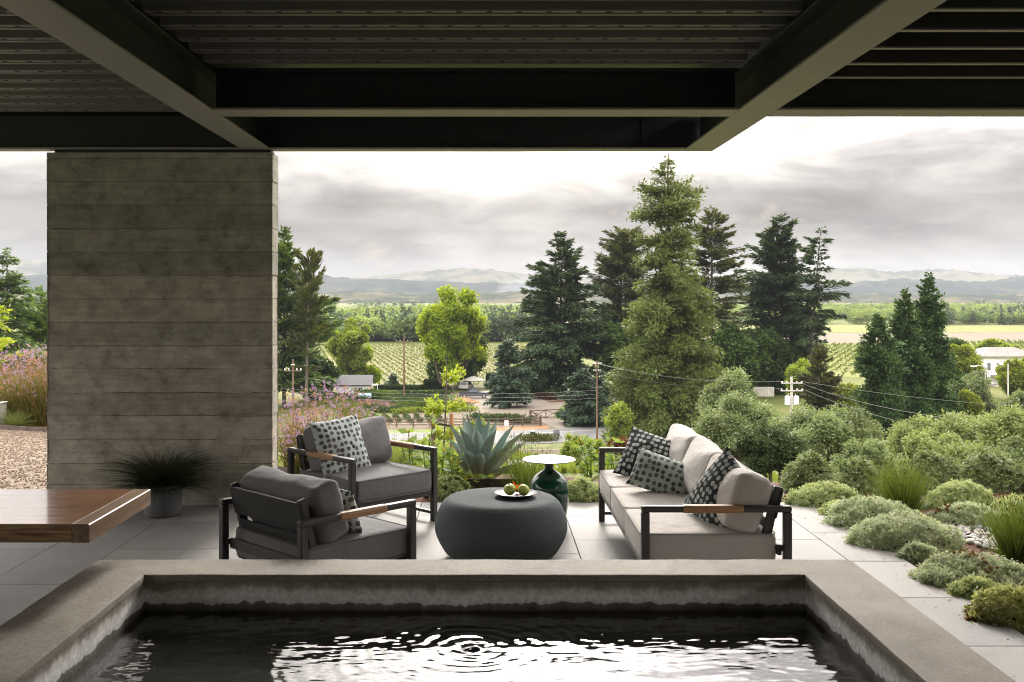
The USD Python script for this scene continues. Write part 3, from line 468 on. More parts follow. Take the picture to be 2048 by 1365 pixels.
# ------------------------------------------------------------------ patio of stone pavers
PX1 = 2.85
patio = thing('patio', kind='structure')
rng = np.random.default_rng(5)
obj('paver_bed', MB().box((-2.1, 4.2, -0.075), (9.9, 9.03, 0.10)).out(), K['joint'], patio)
colx = [-6.6, -6.1, -5.6, -5.1, -4.61, -4.12, -3.63, -3.13, -2.64, -2.14, -1.66, -1.175, -0.57, 0.035, 0.64, 1.245, 1.85, 2.455, PX1]
POOL = (-2.0, 1.86, 1.7, 5.13)                             # outer x0, x1, y0, y1 of the pool
for i in range(len(colx) - 1):
    x0, x1 = colx[i], colx[i + 1]
    off = 5.14 if i == len(colx) - 2 else (6.24 if x1 < -1.5 else (5.33 if i % 2 else 5.74))
    step = 0.82 if x1 > -1.5 else 0.87
    y = off - step * math.ceil((off + 0.2) / step)
    while y < EDGE_Y - 0.02:
        y0, y1 = max(y, -0.2), min(y + step, EDGE_Y)
        if y1 - y0 > 0.05 and not (x0 > POOL[0] + 0.02 and x1 < POOL[1] - 0.02 and y1 < POOL[3] - 0.02 and y0 > POOL[2]) and not (x1 < -1.7 and y0 > 8.62):
            g = 0.0025; dz = rng.uniform(-0.0012, 0.0012)
            obj('paver', cham_box((x1 - x0 - 2 * g, y1 - y0 - 2 * g, 0.04), 0.003)[0:2] if False else MB().box(((x0 + x1) / 2, (y0 + y1) / 2, -0.02 + dz), (x1 - x0 - 2 * g, y1 - y0 - 2 * g, 0.04), None, 0.0025).out(), K['paver'][rng.integers(4)], patio)
        y += step

# ------------------------------------------------------------------ raised concrete pool
pool = thing('pool', 'low raised concrete plunge pool with wide coping, dark water inside', 'pool')
HP, WZ = 0.45, 0.274
ox0, ox1, oy0, oy1 = POOL; ix0, ix1, iy0, iy1 = -1.66, 1.535, 2.05, 4.843
def ring_mesh(outer, inner, z0, z1, ch):
    def loop(r, z, g):
        x0, x1, y0, y1 = r; return [(x0 - g, y0 - g, z), (x1 + g, y0 - g, z), (x1 + g, y1 + g, z), (x0 - g, y1 + g, z)]
    loops = [loop(outer, z0, 0), loop(outer, z1 - ch, 0), loop(outer, z1 - ch * 0.3, -ch * 0.3), loop(outer, z1, -ch), loop(inner, z1, ch), loop(inner, z1 - ch * 0.3, ch * 0.3), loop(inner, z1 - ch, 0), loop(inner, z0, 0)]
    N = 60; vs = []
    for L in loops:
        p = np.array(L); pts = []
        for k in range(4):
            a, b = p[k], p[(k + 1) % 4]; t = np.linspace(0, 1, N, endpoint=False)[:, None]; pts.append(a + (b - a) * t)
        vs.append(np.vstack(pts))
    n = 4 * N; v = np.vstack(vs); f = []
    for l in range(len(loops) - 1):
        k = np.arange(n); f.append(np.stack([l * n + k, l * n + (k + 1) % n, (l + 1) * n + (k + 1) % n, (l + 1) * n + k], 1))
    nz = np.stack([meshkit.noise(v * 9, 1), meshkit.noise(v * 9, 2), meshkit.noise(v * 9, 3)], 1) - 0.5
    return v + nz * np.array([0.006, 0.006, 0.003]), np.vstack(f)
obj('coping', ring_mesh((ox0, ox1, oy0, oy1), (ix0, ix1, iy0, iy1), 0.417, HP, 0.012), K['coping'], pool, smooth=40)
wv, wf = ring_mesh((ox0 + 0.004, ox1 - 0.004, oy0 + 0.004, oy1 - 0.004), (ix0 - 0.004, ix1 + 0.004, iy0 - 0.004, iy1 + 0.004), 0.0, 0.416, 0.004)
obj('pool_wall', (wv, wf), K['poolwall'], pool, smooth=40)
mbi = MB()
for c, s in (((ix0 - 0.03 - 0.012, 3.45, -0.25), (0.06, 3.0, 0.5)), ((ix1 + 0.03 + 0.012, 3.45, -0.25), (0.06, 3.0, 0.5)), ((-0.06, iy1 + 0.042, -0.25), (3.3, 0.06, 0.5)), ((-0.06, iy0 - 0.042, -0.25), (3.3, 0.06, 0.5)), ((-0.06, 3.45, 0.035), (3.4, 3.0, 0.03))):
    mbi.box(c, s)
obj('pool_basin', mbi.out(), K['poolfloor'], pool)
# water: one sheet with real ripples, rings around a spring in the middle
nx, ny = 430, 380
gx, gy = np.meshgrid(np.linspace(ix0 - 0.002, ix1 + 0.002, nx), np.linspace(iy0, iy1 + 0.002, ny), indexing='ij')
spr = at(945, 1292, 1.0); sY = (EYE - WZ) * FPX / (1298 - VV); sX = (948 - VU) / FPX * sY
r = np.hypot(gx - sX, gy - sY)
P3 = np.stack([gx, gy, 0 * gx], -1)
warp = meshkit.fbm(P3 * 3.0, 3, 11) - 0.5
hz = 0.0015 * np.sin(r * 92 - 1.0 + warp * 9) * np.exp(-r / 0.42) * (1 - np.exp(-(r / 0.05) ** 2)) + 0.010 * np.exp(-(r / 0.035) ** 2)
hz = hz + (meshkit.fbm(P3 * np.array([3.2, 7.5, 1]) + warp[..., None] * 1.2, 3, 21) - 0.5) * 0.0068 * (0.75 + 0.5 * (meshkit.noise(P3 * 1.3, 8)))
hz = hz + (meshkit.fbm(P3 * np.array([11, 24, 1]) + warp[..., None] * 2, 3, 31) - 0.5) * 0.0034
hz = hz + (meshkit.noise(P3 * 42, 5) - 0.5) * 0.004 * np.exp(-(r / 0.11) ** 2)
wvx = np.stack([gx, gy, WZ + hz], -1).reshape(-1, 3)
obj('water', (wvx, grid_faces(nx, ny)), K['water'], smooth=True, kind='structure')

# ------------------------------------------------------------------ board-formed concrete wall
wall = thing('concrete_wall', 'tall board formed grey concrete wall carrying the steel roof', 'wall', (0, 0, 0))
WX0, WX1, WY0, WY1, WTOP = -3.79, -1.85, 8.6, 8.84, 3.035
obj('wall_core', MB().box(((WX0 + WX1) / 2, (WY0 + WY1) / 2, 1.48), (WX1 - WX0 - 0.02, WY1 - WY0 - 0.02, 3.06)).out(), K['conc_core'], wall)
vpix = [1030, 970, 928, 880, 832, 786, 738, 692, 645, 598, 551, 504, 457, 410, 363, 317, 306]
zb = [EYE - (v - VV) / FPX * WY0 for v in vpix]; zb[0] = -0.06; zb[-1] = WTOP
rng = np.random.default_rng(8)
for k in range(len(zb) - 1):
    gp_ = 0.0022 if k < 10 else 0.0019; z0, z1 = zb[k] + (gp_ if k else 0), zb[k + 1] - gp_
    pr = rng.uniform(-0.003, 0.003) - (0.006 if k < 10 else 0)
    N, Mz = 90, 5
    mb = MB(); seed = k * 13
    for (a, b, nrm) in (((WX0, WY0), (WX1, WY0), (0, -1)), ((WX1, WY0), (WX1, WY1), (1, 0)), ((WX1, WY1), (WX0, WY1), (0, 1)), ((WX0, WY1), (WX0, WY0), (-1, 0))):
        n = N if nrm[0] == 0 else 14
        t = np.linspace(0, 1, n); zz = np.array([z0, z0, z0 + 0.006, z0 + 0.03, (z0 + z1) / 2, z1 - 0.03, z1 - 0.006, z1, z1]); back = np.array([0.025, 0.003, 0.0, 0, 0, 0, 0.0, 0.003, 0.025]) * (1 if k < 10 else 0.6)
        T, Z = np.meshgrid(t, zz, indexing='ij'); p = np.stack([a[0] + (b[0] - a[0]) * T, a[1] + (b[1] - a[1]) * T, Z], -1)
        rough = (meshkit.fbm(p * np.array([6, 6, 14.0]), 3, 40 + k) - 0.5) * (0.007 if k < 5 else 0.004)
        edge = np.exp(-np.minimum(Z - z0, z1 - Z) / 0.012); lip = (meshkit.fbm(p * np.array([11, 11, 3.0]) + k, 3, 70) - 0.42) * 0.034 * edge * (1.0 if k < 7 else 0.3)
        d = pr + rough + lip - back[None, :]
        p[..., 2] += (meshkit.fbm(p * np.array([7, 7, 1.0]) + 5, 3, 77) - 0.5) * (0.026 if k < 7 else 0.003) * edge * np.where(Z - z0 < z1 - Z, 1, 0.0)
        p[..., 0] += nrm[0] * d; p[..., 1] += nrm[1] * d
        mb.add(p.reshape(-1, 3), grid_faces(n, len(zz)))
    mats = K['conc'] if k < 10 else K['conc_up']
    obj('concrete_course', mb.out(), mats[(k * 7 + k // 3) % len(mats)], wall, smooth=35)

# ------------------------------------------------------------------ steel roof
ZS, ZD = 3.06, 3.345                                      # soffit of the beams, underside of the deck
roof = thing('steel_roof', 'dark bronze steel roof of beams and ribbed decking above the terrace', 'roof')
def ibeam(name, a, b, w, axis, z0=ZS, z1=ZD, label=None):
    """an I-beam: lower flange, web set back, upper flange"""
    a, b = np.array(a, float), np.array(b, float); c = (a + b) / 2; L = np.linalg.norm(b - a)
    sz = (lambda l, s, h: (l, s, h)) if axis == 'x' else (lambda l, s, h: (s, l, h))
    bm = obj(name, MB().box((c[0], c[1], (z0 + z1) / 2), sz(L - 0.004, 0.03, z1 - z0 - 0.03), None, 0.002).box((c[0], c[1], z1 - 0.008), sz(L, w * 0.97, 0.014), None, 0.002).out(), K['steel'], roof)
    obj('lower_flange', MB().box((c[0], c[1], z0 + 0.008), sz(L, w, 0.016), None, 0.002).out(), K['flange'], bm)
    return bm
LX, RX = (-2.115, -1.875), (1.71, 1.962)
ibeam('roof_beam', (sum(LX) / 2, -5.2), (sum(LX) / 2, 8.575), 0.24, 'y'); ibeam('roof_beam', (sum(RX) / 2, -5.2), (sum(RX) / 2, 8.575), 0.252, 'y')
ibeam('roof_beam', (LX[1] + 0.003, 6.905), (RX[0] - 0.003, 6.905), 0.262, 'x', ZS + 0.0); ibeam('roof_beam', (RX[1] + 0.003, 6.905), (9.5, 6.905), 0.262, 'x')
# rear edge beam: a channel with a narrow lower flange
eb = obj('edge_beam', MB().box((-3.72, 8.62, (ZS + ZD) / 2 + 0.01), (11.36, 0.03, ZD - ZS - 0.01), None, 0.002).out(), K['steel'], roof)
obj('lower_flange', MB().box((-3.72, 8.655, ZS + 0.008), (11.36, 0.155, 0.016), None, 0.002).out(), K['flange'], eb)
obj('base_plate', MB().box((-2.8, 8.70, 3.047), (1.86, 0.17, 0.022), None, 0.002).out(), K['steel'], roof)
obj('roof_fascia', MB().box((-3.72, 8.715, ZD + 0.09), (11.36, 0.02, 0.215), None, 0.002).out(), K['steel'], roof)
obj('web_stiffener', MB().box((1.33, 8.595, 3.2), (0.012, 0.03, 0.24)).out(), K['steel'], eb)
# ribbed deck: each pan a rib of its own, hanging between dark flutes
def deck(name, x0, x1, ylines, yend):
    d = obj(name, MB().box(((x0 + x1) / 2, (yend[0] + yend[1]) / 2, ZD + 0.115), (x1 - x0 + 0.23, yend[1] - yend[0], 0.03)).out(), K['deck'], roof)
    for y in ylines:
        w0, w1, h = 0.054, 0.085, 0.075
        p = np.array([(-w1, h), (-w0, 0.004), (-w0 + 0.006, 0), (-0.012, 0), (-0.008, 0.006), (0.008, 0.006), (0.012, 0), (w0 - 0.006, 0), (w0, 0.004), (w1, h)]); nx_ = 2
        v = np.array([(x, y + a, ZD + 0.006 + b) for x in (x0, x1) for a, b in p]); m = len(p)
        f = np.array([[k, k + 1, m + k + 1, m + k] for k in range(m - 1)])[:, ::-1]
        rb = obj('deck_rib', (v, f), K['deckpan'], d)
        # the flute between this rib and the next steps up in two folds
        mb = MB(); n = int((x1 - x0) / 0.164)
        for k in range(n):
            xx = x0 + 0.08 + k * 0.164 + (y * 3.7 % 0.16)
            if xx < x1 - 0.05: mb.box((xx, y - 0.03, ZD + 0.0045), (0.034, 0.011, 0.003))
        obj('slot', mb.out(), K['slot'], rb, kind='stuff')
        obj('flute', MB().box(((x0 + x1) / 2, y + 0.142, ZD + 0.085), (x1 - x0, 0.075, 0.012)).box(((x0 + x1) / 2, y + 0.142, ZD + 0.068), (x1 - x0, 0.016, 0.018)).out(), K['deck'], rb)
deck('roof_deck', LX[1], RX[0], np.arange(6.64, 3.2, -0.287), (-5.2, 8.7)); deck('roof_deck', -9.3, LX[0], np.arange(8.38, 3.2, -0.2885), (-5.2, 8.7))
dk = obj('roof_deck', MB().box(((RX[1] + 9.5) / 2, 0.9, ZD + 0.03), (9.5 - RX[1], 12.1, 0.03)).out(), K['deck'], roof)
for y in np.arange(6.50, 3.0, -0.385):
    obj('roof_purlin', MB().box(((RX[1] + 9.5) / 2, y, ZD - 0.055), (9.5 - RX[1] - 0.01, 0.024, 0.13)).out(), K['deck'], dk)
    obj('purlin_flange', MB().box(((RX[1] + 9.5) / 2, y + 0.006, ZD - 0.1245), (9.5 - RX[1] - 0.01, 0.042, 0.008)).out(), K['flange'], dk)
obj('roof_slab', MB().box((-3.67, 1.75, ZD + 0.17), (11.3, 13.9, 0.05)).box((5.74, 0.9, ZD + 0.17), (7.5, 12.15, 0.05)).out(), K['deck'], roof)
# the house the roof belongs to, behind the camera
obj('house_wall', MB().box((0, -5.4, 1.6), (19, 0.3, 3.6)).out(), K['plaster'], kind='structure')
# ------------------------------------------------------------------ seating
def pillow(w, h, t, n=34, seed=0, sag=0.0, pull=0.05, ear=0.012):
    """a knife-edge cushion: w by h in the xz plane, thickness along y; returns vertices, faces, uv"""
    g = np.sin(np.linspace(-1, 1, n) * PI / 2) * 0.6 + np.linspace(-1, 1, n) * 0.4
    A, B = np.meshgrid(g, g, indexing='ij')
    V, F, T = [], [], []
    px = A * (1 - pull * (1 - B ** 2) * A ** 2) ; pz = B * (1 - pull * (1 - A ** 2) * B ** 2)
    cor = (np.abs(A) * np.abs(B)) ** 6 * ear
    base = (np.clip(1 - A ** 2, 0, 1) ** 0.55) * (np.clip(1 - B ** 2, 0, 1) ** 0.55)
    for sg in (-1, 1):
        wr = (meshkit.fbm(np.stack([A * 2.2 + seed, B * 2.2, 0 * A + sg * 3], -1), 3, seed) - 0.5)
        rad = np.stack([A * 5, B * 5, 0 * A + sg], -1)
        th = base * t / 2 * (1 + wr * 0.28)
        x = px * w / 2 + np.sign(A) * cor * w; z = pz * h / 2 + np.sign(B) * cor * h
        z = z - sag * np.clip(1 - A ** 2, 0, 1) * np.clip(B, 0, 1) ** 2
        y = sg * th + (meshkit.fbm(np.stack([A * 1.5, B * 1.5, 0 * A + seed], -1), 2, seed + 5) - 0.5) * 0.02
        V.append(np.stack([x, y, z], -1).reshape(-1, 3)); f = grid_faces(n, n)
        F.append((f if sg < 0 else f[:, ::-1]) + len(V[0]) * (sg > 0)); T.append(np.stack([(A.ravel() * 0.5) * w / 0.5 + (3.3 if sg > 0 else 0) + seed, (B.ravel() * 0.5) * h / 0.5], 1))
    return np.vstack(V), np.vstack(F), np.vstack(T)
def back_cushion(w, h, t, seed):
    v, f = rbox((w, t, h), 0.05, 19, (0.012, 0.045, 0.03))
    n = meshkit.fbm(v * np.array([5, 5, 7]) + seed * 3.1, 3, seed) - 0.5
    v = v + np.stack([n * 0.01, n * 0.03, n * 0.02], 1)
    v[:, 2] -= 0.02 * np.exp(-(v[:, 0] / (w * 0.3)) ** 2) * (v[:, 2] > 0)        # the top edge sinks in the middle
    v[:, 2] += 0.018 * (np.abs(v[:, 0]) / (w / 2)) ** 3 * (v[:, 2] > 0)
    cre = meshkit.noise(np.stack([v[:, 0] * 26 + v[:, 1] * 22, v[:, 2] * 4, 0 * v[:, 0]], 1), seed) - 0.5
    v[:, 2] += cre * 0.006 * (v[:, 2] > h * 0.25); v[:, 1] += cre * 0.004
    return v, f
def ring_piping(w, d, z, r=0.005, rc=0.045):
    a = np.linspace(0, PI / 2, 6); pts = []
    for cx, cy, s in ((w / 2 - rc, d / 2 - rc, 0), (-w / 2 + rc, d / 2 - rc, 1), (-w / 2 + rc, -d / 2 + rc, 2), (w / 2 - rc, -d / 2 + rc, 3)):
        pts += [(cx + rc * math.cos(t + s * PI / 2), cy + rc * math.sin(t + s * PI / 2), z) for t in a]
    return tube(np.array(pts + pts[:1]), r, 6, False)
ARM = 0.587
def seat_frame(t, W, D, ncush, fab, pip, bh, seed, sx=0.355):
    """frame, arms, back and cushions of one piece of seating; it faces local +y"""
    hw, hd, tk = W / 2, D / 2, 0.046
    for s in (-1, 1):
        obj('leg', MB().box((s * (hw - tk / 2), hd - tk / 2, (ARM - 0.036) / 2), (tk, tk, ARM - 0.036), None, 0.005).out(), K['frame'], t)
        obj('leg', MB().box((s * (hw - tk / 2), -hd + tk / 2, (ARM - 0.036) / 2), (tk, tk, ARM - 0.036), None, 0.005).out(), K['frame'], t)
        ar = obj('armrest', MB().mesh(trimesh.Trimesh(*xf2(rbox((tk + 0.004, D, 0.038), 0.012, 9), (s * (hw - tk / 2), 0, ARM - 0.018)))).out(), K['frame'], t, smooth=40)
        obj('wooden_grip', MB().mesh(trimesh.Trimesh(*xf2(rbox((tk + 0.012, D * 0.42, 0.046), 0.019, 9), (s * (hw - tk / 2), 0.02, ARM - 0.018)))).out(), K['teak'], ar, smooth=40)
        obj('side_rail', MB().bar((s * (hw - tk / 2), -hd + tk, 0.065), (s * (hw - tk / 2), hd - tk, 0.065), 0.028, 0.024).out(), K['frame'], t)
        x = s * (hw - 0.085)
        obj('back_upright', MB().bar((x, -hd + 0.235, 0.0), (x, -hd + 0.055, 0.685), 0.03, 0.052).out(), K['frame'], t)
        obj('side_link', MB().bar((s * (hw - tk), -hd + tk / 2, 0.335), (s * (hw - 0.10), -hd + 0.135, 0.335), 0.02, 0.035).out(), K['frame'], t)
    obj('seat_rail', MB().bar((-hw + tk, hd - 0.03, 0.232), (hw - tk, hd - 0.03, 0.232), 0.03, 0.05).out(), K['frame'], t)
    obj('seat_rail', MB().bar((-hw + tk, -hd + 0.06, 0.325), (hw - tk, -hd + 0.06, 0.325), 0.028, 0.062).out(), K['frame'], t)
    obj('seat_deck', MB().box((0, 0.03, 0.236), (W - 2 * tk - 0.01, D - 0.14, 0.02), None, 0.003).out(), K['sling'], t)
    Rb = rot('x', 14.2)
    def on_back(z): return -hd + 0.235 - 0.18 * z / 0.685
    obj('back_panel', MB().box((0, on_back(0.585) - 0.022, 0.585), (W - 0.13, 0.018, 0.17), Rb, 0.004).out(), K['sling'], t)
    obj('back_panel', MB().box((0, on_back(0.425) - 0.02, 0.425), (W - 0.13, 0.012, 0.10), Rb, 0.004).out(), K['sling'], t)
    cw = (W - 2 * tk - 0.008) / ncush
    for k in range(ncush):
        x = -W / 2 + tk + 0.004 + cw * (k + 0.5)
        v, f = rbox((cw - 0.006, D - 0.075, 0.168), 0.03, 15, (0.003, 0.008, 0.022))
        nz = meshkit.fbm(v * 4 + seed + k, 3, seed) - 0.5
        v = v + np.stack([nz * 0.004, nz * 0.006, nz * 0.010], 1)
        sc = obj('seat_cushion', xf2((v, f), (x, 0.036, 0.334)), K[fab], t, smooth=50)
        obj('piping', xf2(ring_piping(cw - 0.008, D - 0.077, 0.0), (x, 0.036, 0.334 + 0.079)), K[pip], sc, smooth=True)
        obj('piping', xf2(ring_piping(cw - 0.008, D - 0.077, 0.0), (x, 0.036, 0.334 - 0.079)), K[pip], sc, smooth=True)
        v, f = back_cushion(cw + (0.01 if ncush > 1 else -0.02), bh, 0.20, seed + 3 * k)
        R = rot('z', [1.5, -2, 1][k % 3]) @ rot('x', 19 + [0, 3, -1.5][k % 3])
        bc = obj('back_cushion', (xf(v, R, (x, -hd + 0.245, 0.415 + bh / 2 + [0, 0.008, 0.012][k % 3])), f), K[fab], t, smooth=60)
def xf2(vf, tr): return (vf[0] + np.asarray(tr, float), vf[1])
SOFA_C = (1.322, 6.881)
sofa = thing('sofa', 'long three seat sofa with pale cushions and teak arm grips', 'sofa', (*SOFA_C, 0), PI / 2)
seat_frame(sofa, 2.25, 0.866, 3, 'taupe', 'taupep', 0.335, 3)
ch1 = thing('armchair', 'charcoal framed armchair nearest the concrete wall, facing the pool', 'armchair', (-1.0, 8.0, 0), math.radians(-135))
seat_frame(ch1, 0.86, 0.845, 1, 'grey', 'greyp', 0.355, 14)
ch2 = thing('armchair', 'charcoal framed armchair seen from behind, beside the pool edge', 'armchair', (-1.014, 5.965, 0), math.radians(-45))
seat_frame(ch2, 0.86, 0.82, 1, 'grey', 'greyp', 0.33, 25)
def place_pillow(label, mat, w, h, t, c, yaw, lean, roll, seed, **kw):
    v, f, uv = pillow(w, h, t, seed=seed, **kw)
    R = rot('z', yaw) @ rot('x', lean) @ rot('y', roll)
    obj('throw_pillow', (xf(v, R, c), f), K[mat], None, smooth=True, uv=uv, label=label, cat='pillow')
place_pillow('pale blue square pillow with dark dots on the armchair by the wall', 'dot_light', 0.45, 0.46, 0.17, (-1.16, 7.92, 0.61), 40, -22, -5, 2)
place_pillow('dotted pillow half hidden behind the back cushion of the near armchair', 'dot_light', 0.44, 0.29, 0.14, (-0.905, 5.93, 0.54), -45, 17, 2, 7)
place_pillow('black pillow with pale dots at the far end of the sofa', 'dot_dark', 0.50, 0.40, 0.17, (1.26, 7.60, 0.555), -18, -30, 17, 4)
place_pillow('oblong sage pillow with dark dots lying on the middle sofa seat', 'dot_mid', 0.47, 0.28, 0.16, (1.24, 7.00, 0.54), -14, -26, 17, 9)
place_pillow('black pillow with pale dots leaning behind the near sofa arm', 'dot_dark', 0.46, 0.46, 0.17, (1.42, 6.08, 0.575), -62, -22, 30, 12)

# ------------------------------------------------------------------ ottoman, plate, fruit, side table
def lathe_uv(prof, n):
    p = np.asarray(prof, float); L = np.r_[0, np.cumsum(np.linalg.norm(np.diff(p, axis=0), axis=1))]; a = np.linspace(0, 2 * PI, n + 1)
    A, I = np.meshgrid(a, np.arange(len(p)), indexing='ij')
    v = np.stack([p[I, 0] * np.cos(A), p[I, 0] * np.sin(A), p[I, 1]], -1).reshape(-1, 3)
    return v, grid_faces(n + 1, len(p)), np.stack([(A / (2 * PI)).ravel(), (L[I] / L[-1]).ravel()], 1)
OT = (0.093, 6.88)
ot = thing('ottoman', 'round woven charcoal ottoman bulging at its sides', 'ottoman', (*OT, 0))
a = np.linspace(0, 1, 60)
key = np.array([(0.0, 0.012), (0.24, 0.012), (0.335, 0.02), (0.378, 0.045), (0.415, 0.10), (0.447, 0.17), (0.456, 0.215), (0.444, 0.29), (0.418, 0.355), (0.392, 0.392), (0.355, 0.414), (0.29, 0.421), (0.15, 0.4235), (0.0, 0.424)])
from scipy.interpolate import PchipInterpolator
tt = np.r_[0, np.cumsum(np.linalg.norm(np.diff(key, axis=0), axis=1))]
prof = np.stack([PchipInterpolator(tt, key[:, k])(np.linspace(0, tt[-1], 70)) for k in (0, 1)], 1)
v, f, uv = lathe_uv(prof, 96)
obj('woven_cover', (v, f), K['rope'], ot, smooth=True, uv=uv)
obj('foot_ring', xf2(lathe([(0.0, 0.0), (0.2, 0.0), (0.2, 0.014), (0.0, 0.014)], 40), (0, 0, 0)), K['black'], ot)
PLT = (0.192, 6.86, 0.4245)
pl = thing('plate', 'round dark stoneware plate on the woven ottoman', 'plate', PLT)
obj('dish', lathe([(0, 0.0), (0.085, 0.0), (0.125, 0.012), (0.142, 0.024), (0.1435, 0.026), (0.141, 0.0275), (0.122, 0.018), (0.085, 0.008), (0, 0.007)], 56), K['plate'], pl, smooth=50)
obj('rim', tube([(0.1425 * math.cos(q), 0.1425 * math.sin(q), 0.0265) for q in np.linspace(0, 2 * PI, 57)], 0.0017, 6, False), noisy('pale_plate_rim', [(0.3, (0.25, 0.24, 0.24)), (0.7, (0.36, 0.35, 0.35))], 20, rough=0.4), pl, smooth=True)
def apple(c, r, seed, label):
    t = thing('green_fruit', label, 'fruit', c)
    s = trimesh.creation.icosphere(4); v = np.array(s.vertices); rr = np.hypot(v[:, 0], v[:, 1])
    v = v * r; v[:, 2] *= 0.94
    v[:, 2] -= np.exp(-(rr / 0.24) ** 2) * np.sign(v[:, 2]) * r * np.where(v[:, 2] > 0, 0.26, 0.16)
    v[:, :2] *= (1 - 0.10 * np.clip(-v[:, 2:3] / r, 0, 1)) * (1 + 0.02 * np.cos(5 * np.arctan2(v[:, 1], v[:, 0])))[:, None]
    R = rot('x', [12, -20][seed % 2]) @ rot('y', [-10, 14][seed % 2])
    obj('flesh', (v @ R.T, np.array(s.faces)), K['apple'], t, smooth=True)
    obj('stem', (xf(tube([(0, 0, r * 0.6), (0.001, 0, r * 0.95), (0.004, 0, r * 1.12)], [0.0016, 0.0013, 0.0018], 6)[0], R), tube([(0, 0, r * 0.6), (0.001, 0, r * 0.95), (0.004, 0, r * 1.12)], 0.0015, 6)[1]), K['stem'], t)
apple((0.153, 6.845, PLT[2] + 0.008 + 0.0405), 0.0425, 0, 'left of the two green fruits on the plate, taller one')
apple((0.246, 6.838, PLT[2] + 0.008 + 0.0385), 0.0415, 1, 'right of the two green fruits on the plate, squatter one')
fl = thing('orange_flower', 'orange lily bloom lying behind the green fruit', 'flower', (0.205, 6.925, PLT[2] + 0.012))
rng = np.random.default_rng(3)
for k in range(7):
    a0 = k * 0.9 + 0.2; d = np.array([math.cos(a0) * 0.55, math.sin(a0) * 0.3, 1.0]); d /= np.linalg.norm(d); s = np.cross(d, [0, 1, 0.2]); s /= np.linalg.norm(s)
    L, pts = 0.088 * rng.uniform(0.75, 1.1), []
    for t in np.linspace(0, 1, 7):
        c = d * L * t + np.array([math.cos(a0), math.sin(a0) * 0.6, -0.25]) * 0.03 * t * t; w = 0.010 * math.sin(PI * (0.12 + 0.86 * t))
        pts += [c - s * w, c + np.array([0, -0.003, 0]), c + s * w]
    obj('petal', (np.array(pts), grid_faces(7, 3)), K['orange'], fl, smooth=True)
ST = (0.483, 7.85)
st = thing('side_table', 'glossy green vase shaped side table with cream round top', 'side table', (*ST, 0))
key = np.array([(0.0, 0.0), (0.105, 0.0), (0.118, 0.008), (0.133, 0.06), (0.149, 0.15), (0.157, 0.235), (0.156, 0.29), (0.143, 0.345), (0.112, 0.39), (0.072, 0.418), (0.045, 0.436), (0.034, 0.455)])
tt = np.r_[0, np.cumsum(np.linalg.norm(np.diff(key, axis=0), axis=1))]
prof = np.stack([PchipInterpolator(tt, key[:, k])(np.linspace(0, tt[-1], 60)) for k in (0, 1)], 1)
obj('ceramic_body', lathe(prof, 80), K['glaze'], st, smooth=True)
obj('neck', lathe([(0.0, 0.452), (0.034, 0.452), (0.031, 0.47), (0.031, 0.498), (0.06, 0.506), (0, 0.507)], 40), K['neck'], st, smooth=40)
obj('tabletop', lathe([(0, 0.5055), (0.12, 0.5055), (0.19, 0.509), (0.207, 0.5155), (0.208, 0.5185), (0.204, 0.5205), (0.19, 0.5215), (0, 0.5215)], 80), K['cream'], st, smooth=40)

# ------------------------------------------------------------------ dining table end and potted grass
tb = thing('dining_table', 'thick polished walnut dining table with a lighter end board', 'table', (-3.1, 5.015, 0))
TL, TY = 1.27, 0.4125
nB = 5
for k in range(nB):
    y0 = -TY + 2 * TY * k / nB; y1 = -TY + 2 * TY * (k + 1) / nB
    obj('plank', MB().box((-0.0408, (y0 + y1) / 2, 0.7075), (2 * TL - 0.0815, y1 - y0 - 0.0006, 0.085), None, 0.0005).out(), K['walnut'], tb)
obj('front_edge', MB().box((-0.04, -TY - 0.003, 0.707), (2 * TL - 0.085, 0.005, 0.083)).out(), K['walnut_edge'], tb)
zt_, zb__, xi, xo = 0.7502, 0.664, TL - 0.0808, TL
pr_ = np.array([(xi, zb__), (xo - 0.002, zb__), (xo, zb__ + 0.002), (xo, zt_ - 0.005), (xo - 0.005, zt_), (xi, zt_)]); ev, ef = np.vstack([np.c_[pr_[:, 0], np.full(6, y_), pr_[:, 1]] for y_ in (-TY - 0.006, TY + 0.006)]), [[k, (k + 1) % 6, 6 + (k + 1) % 6, 6 + k] for k in range(6)]
obj('end_board', trimesh.convex.convex_hull(ev), K['walnut_end'], tb)
for x in (-0.9, -0.1):
    tr = obj('trestle_leg', MB().box((x, -0.26, 0.33), (0.07, 0.07, 0.66), None, 0.004).box((x, 0.26, 0.33), (0.07, 0.07, 0.66), None, 0.004).box((x, 0, 0.035), (0.0695, 0.45, 0.06), None, 0.004).box((x, 0, 0.63), (0.0695, 0.45, 0.06), None, 0.004).out(), K['frame'], tb)
PT = at(325, 1017, 8.22); PT[2] = 0
pt = thing('potted_grass', 'round grey pot of dark weeping grass against the concrete wall', 'plant', PT)
obj('pot', lathe([(0, 0.0), (0.125, 0.0), (0.14, 0.01), (0.155, 0.10), (0.16, 0.24), (0.16, 0.255), (0.148, 0.255), (0.146, 0.21), (0, 0.21)], 48), K['pot'], pt, smooth=35)
obj('soil', lathe([(0, 0.215), (0.08, 0.22), (0.1465, 0.213), (0.1465, 0.205), (0, 0.205)], 24), K['soil'], pt)
rng = np.random.default_rng(12); n = 2600
a0 = rng.uniform(0, 2 * PI, n); el = np.radians(rng.uniform(12, 90, n)); P0 = np.stack([np.cos(a0) * 0.11 * rng.uniform(0, 1, n), np.sin(a0) * 0.11 * rng.uniform(0, 1, n), np.full(n, 0.22)], 1)
D0 = np.stack([np.cos(a0) * np.cos(el), np.sin(a0) * np.cos(el), np.sin(el)], 1)
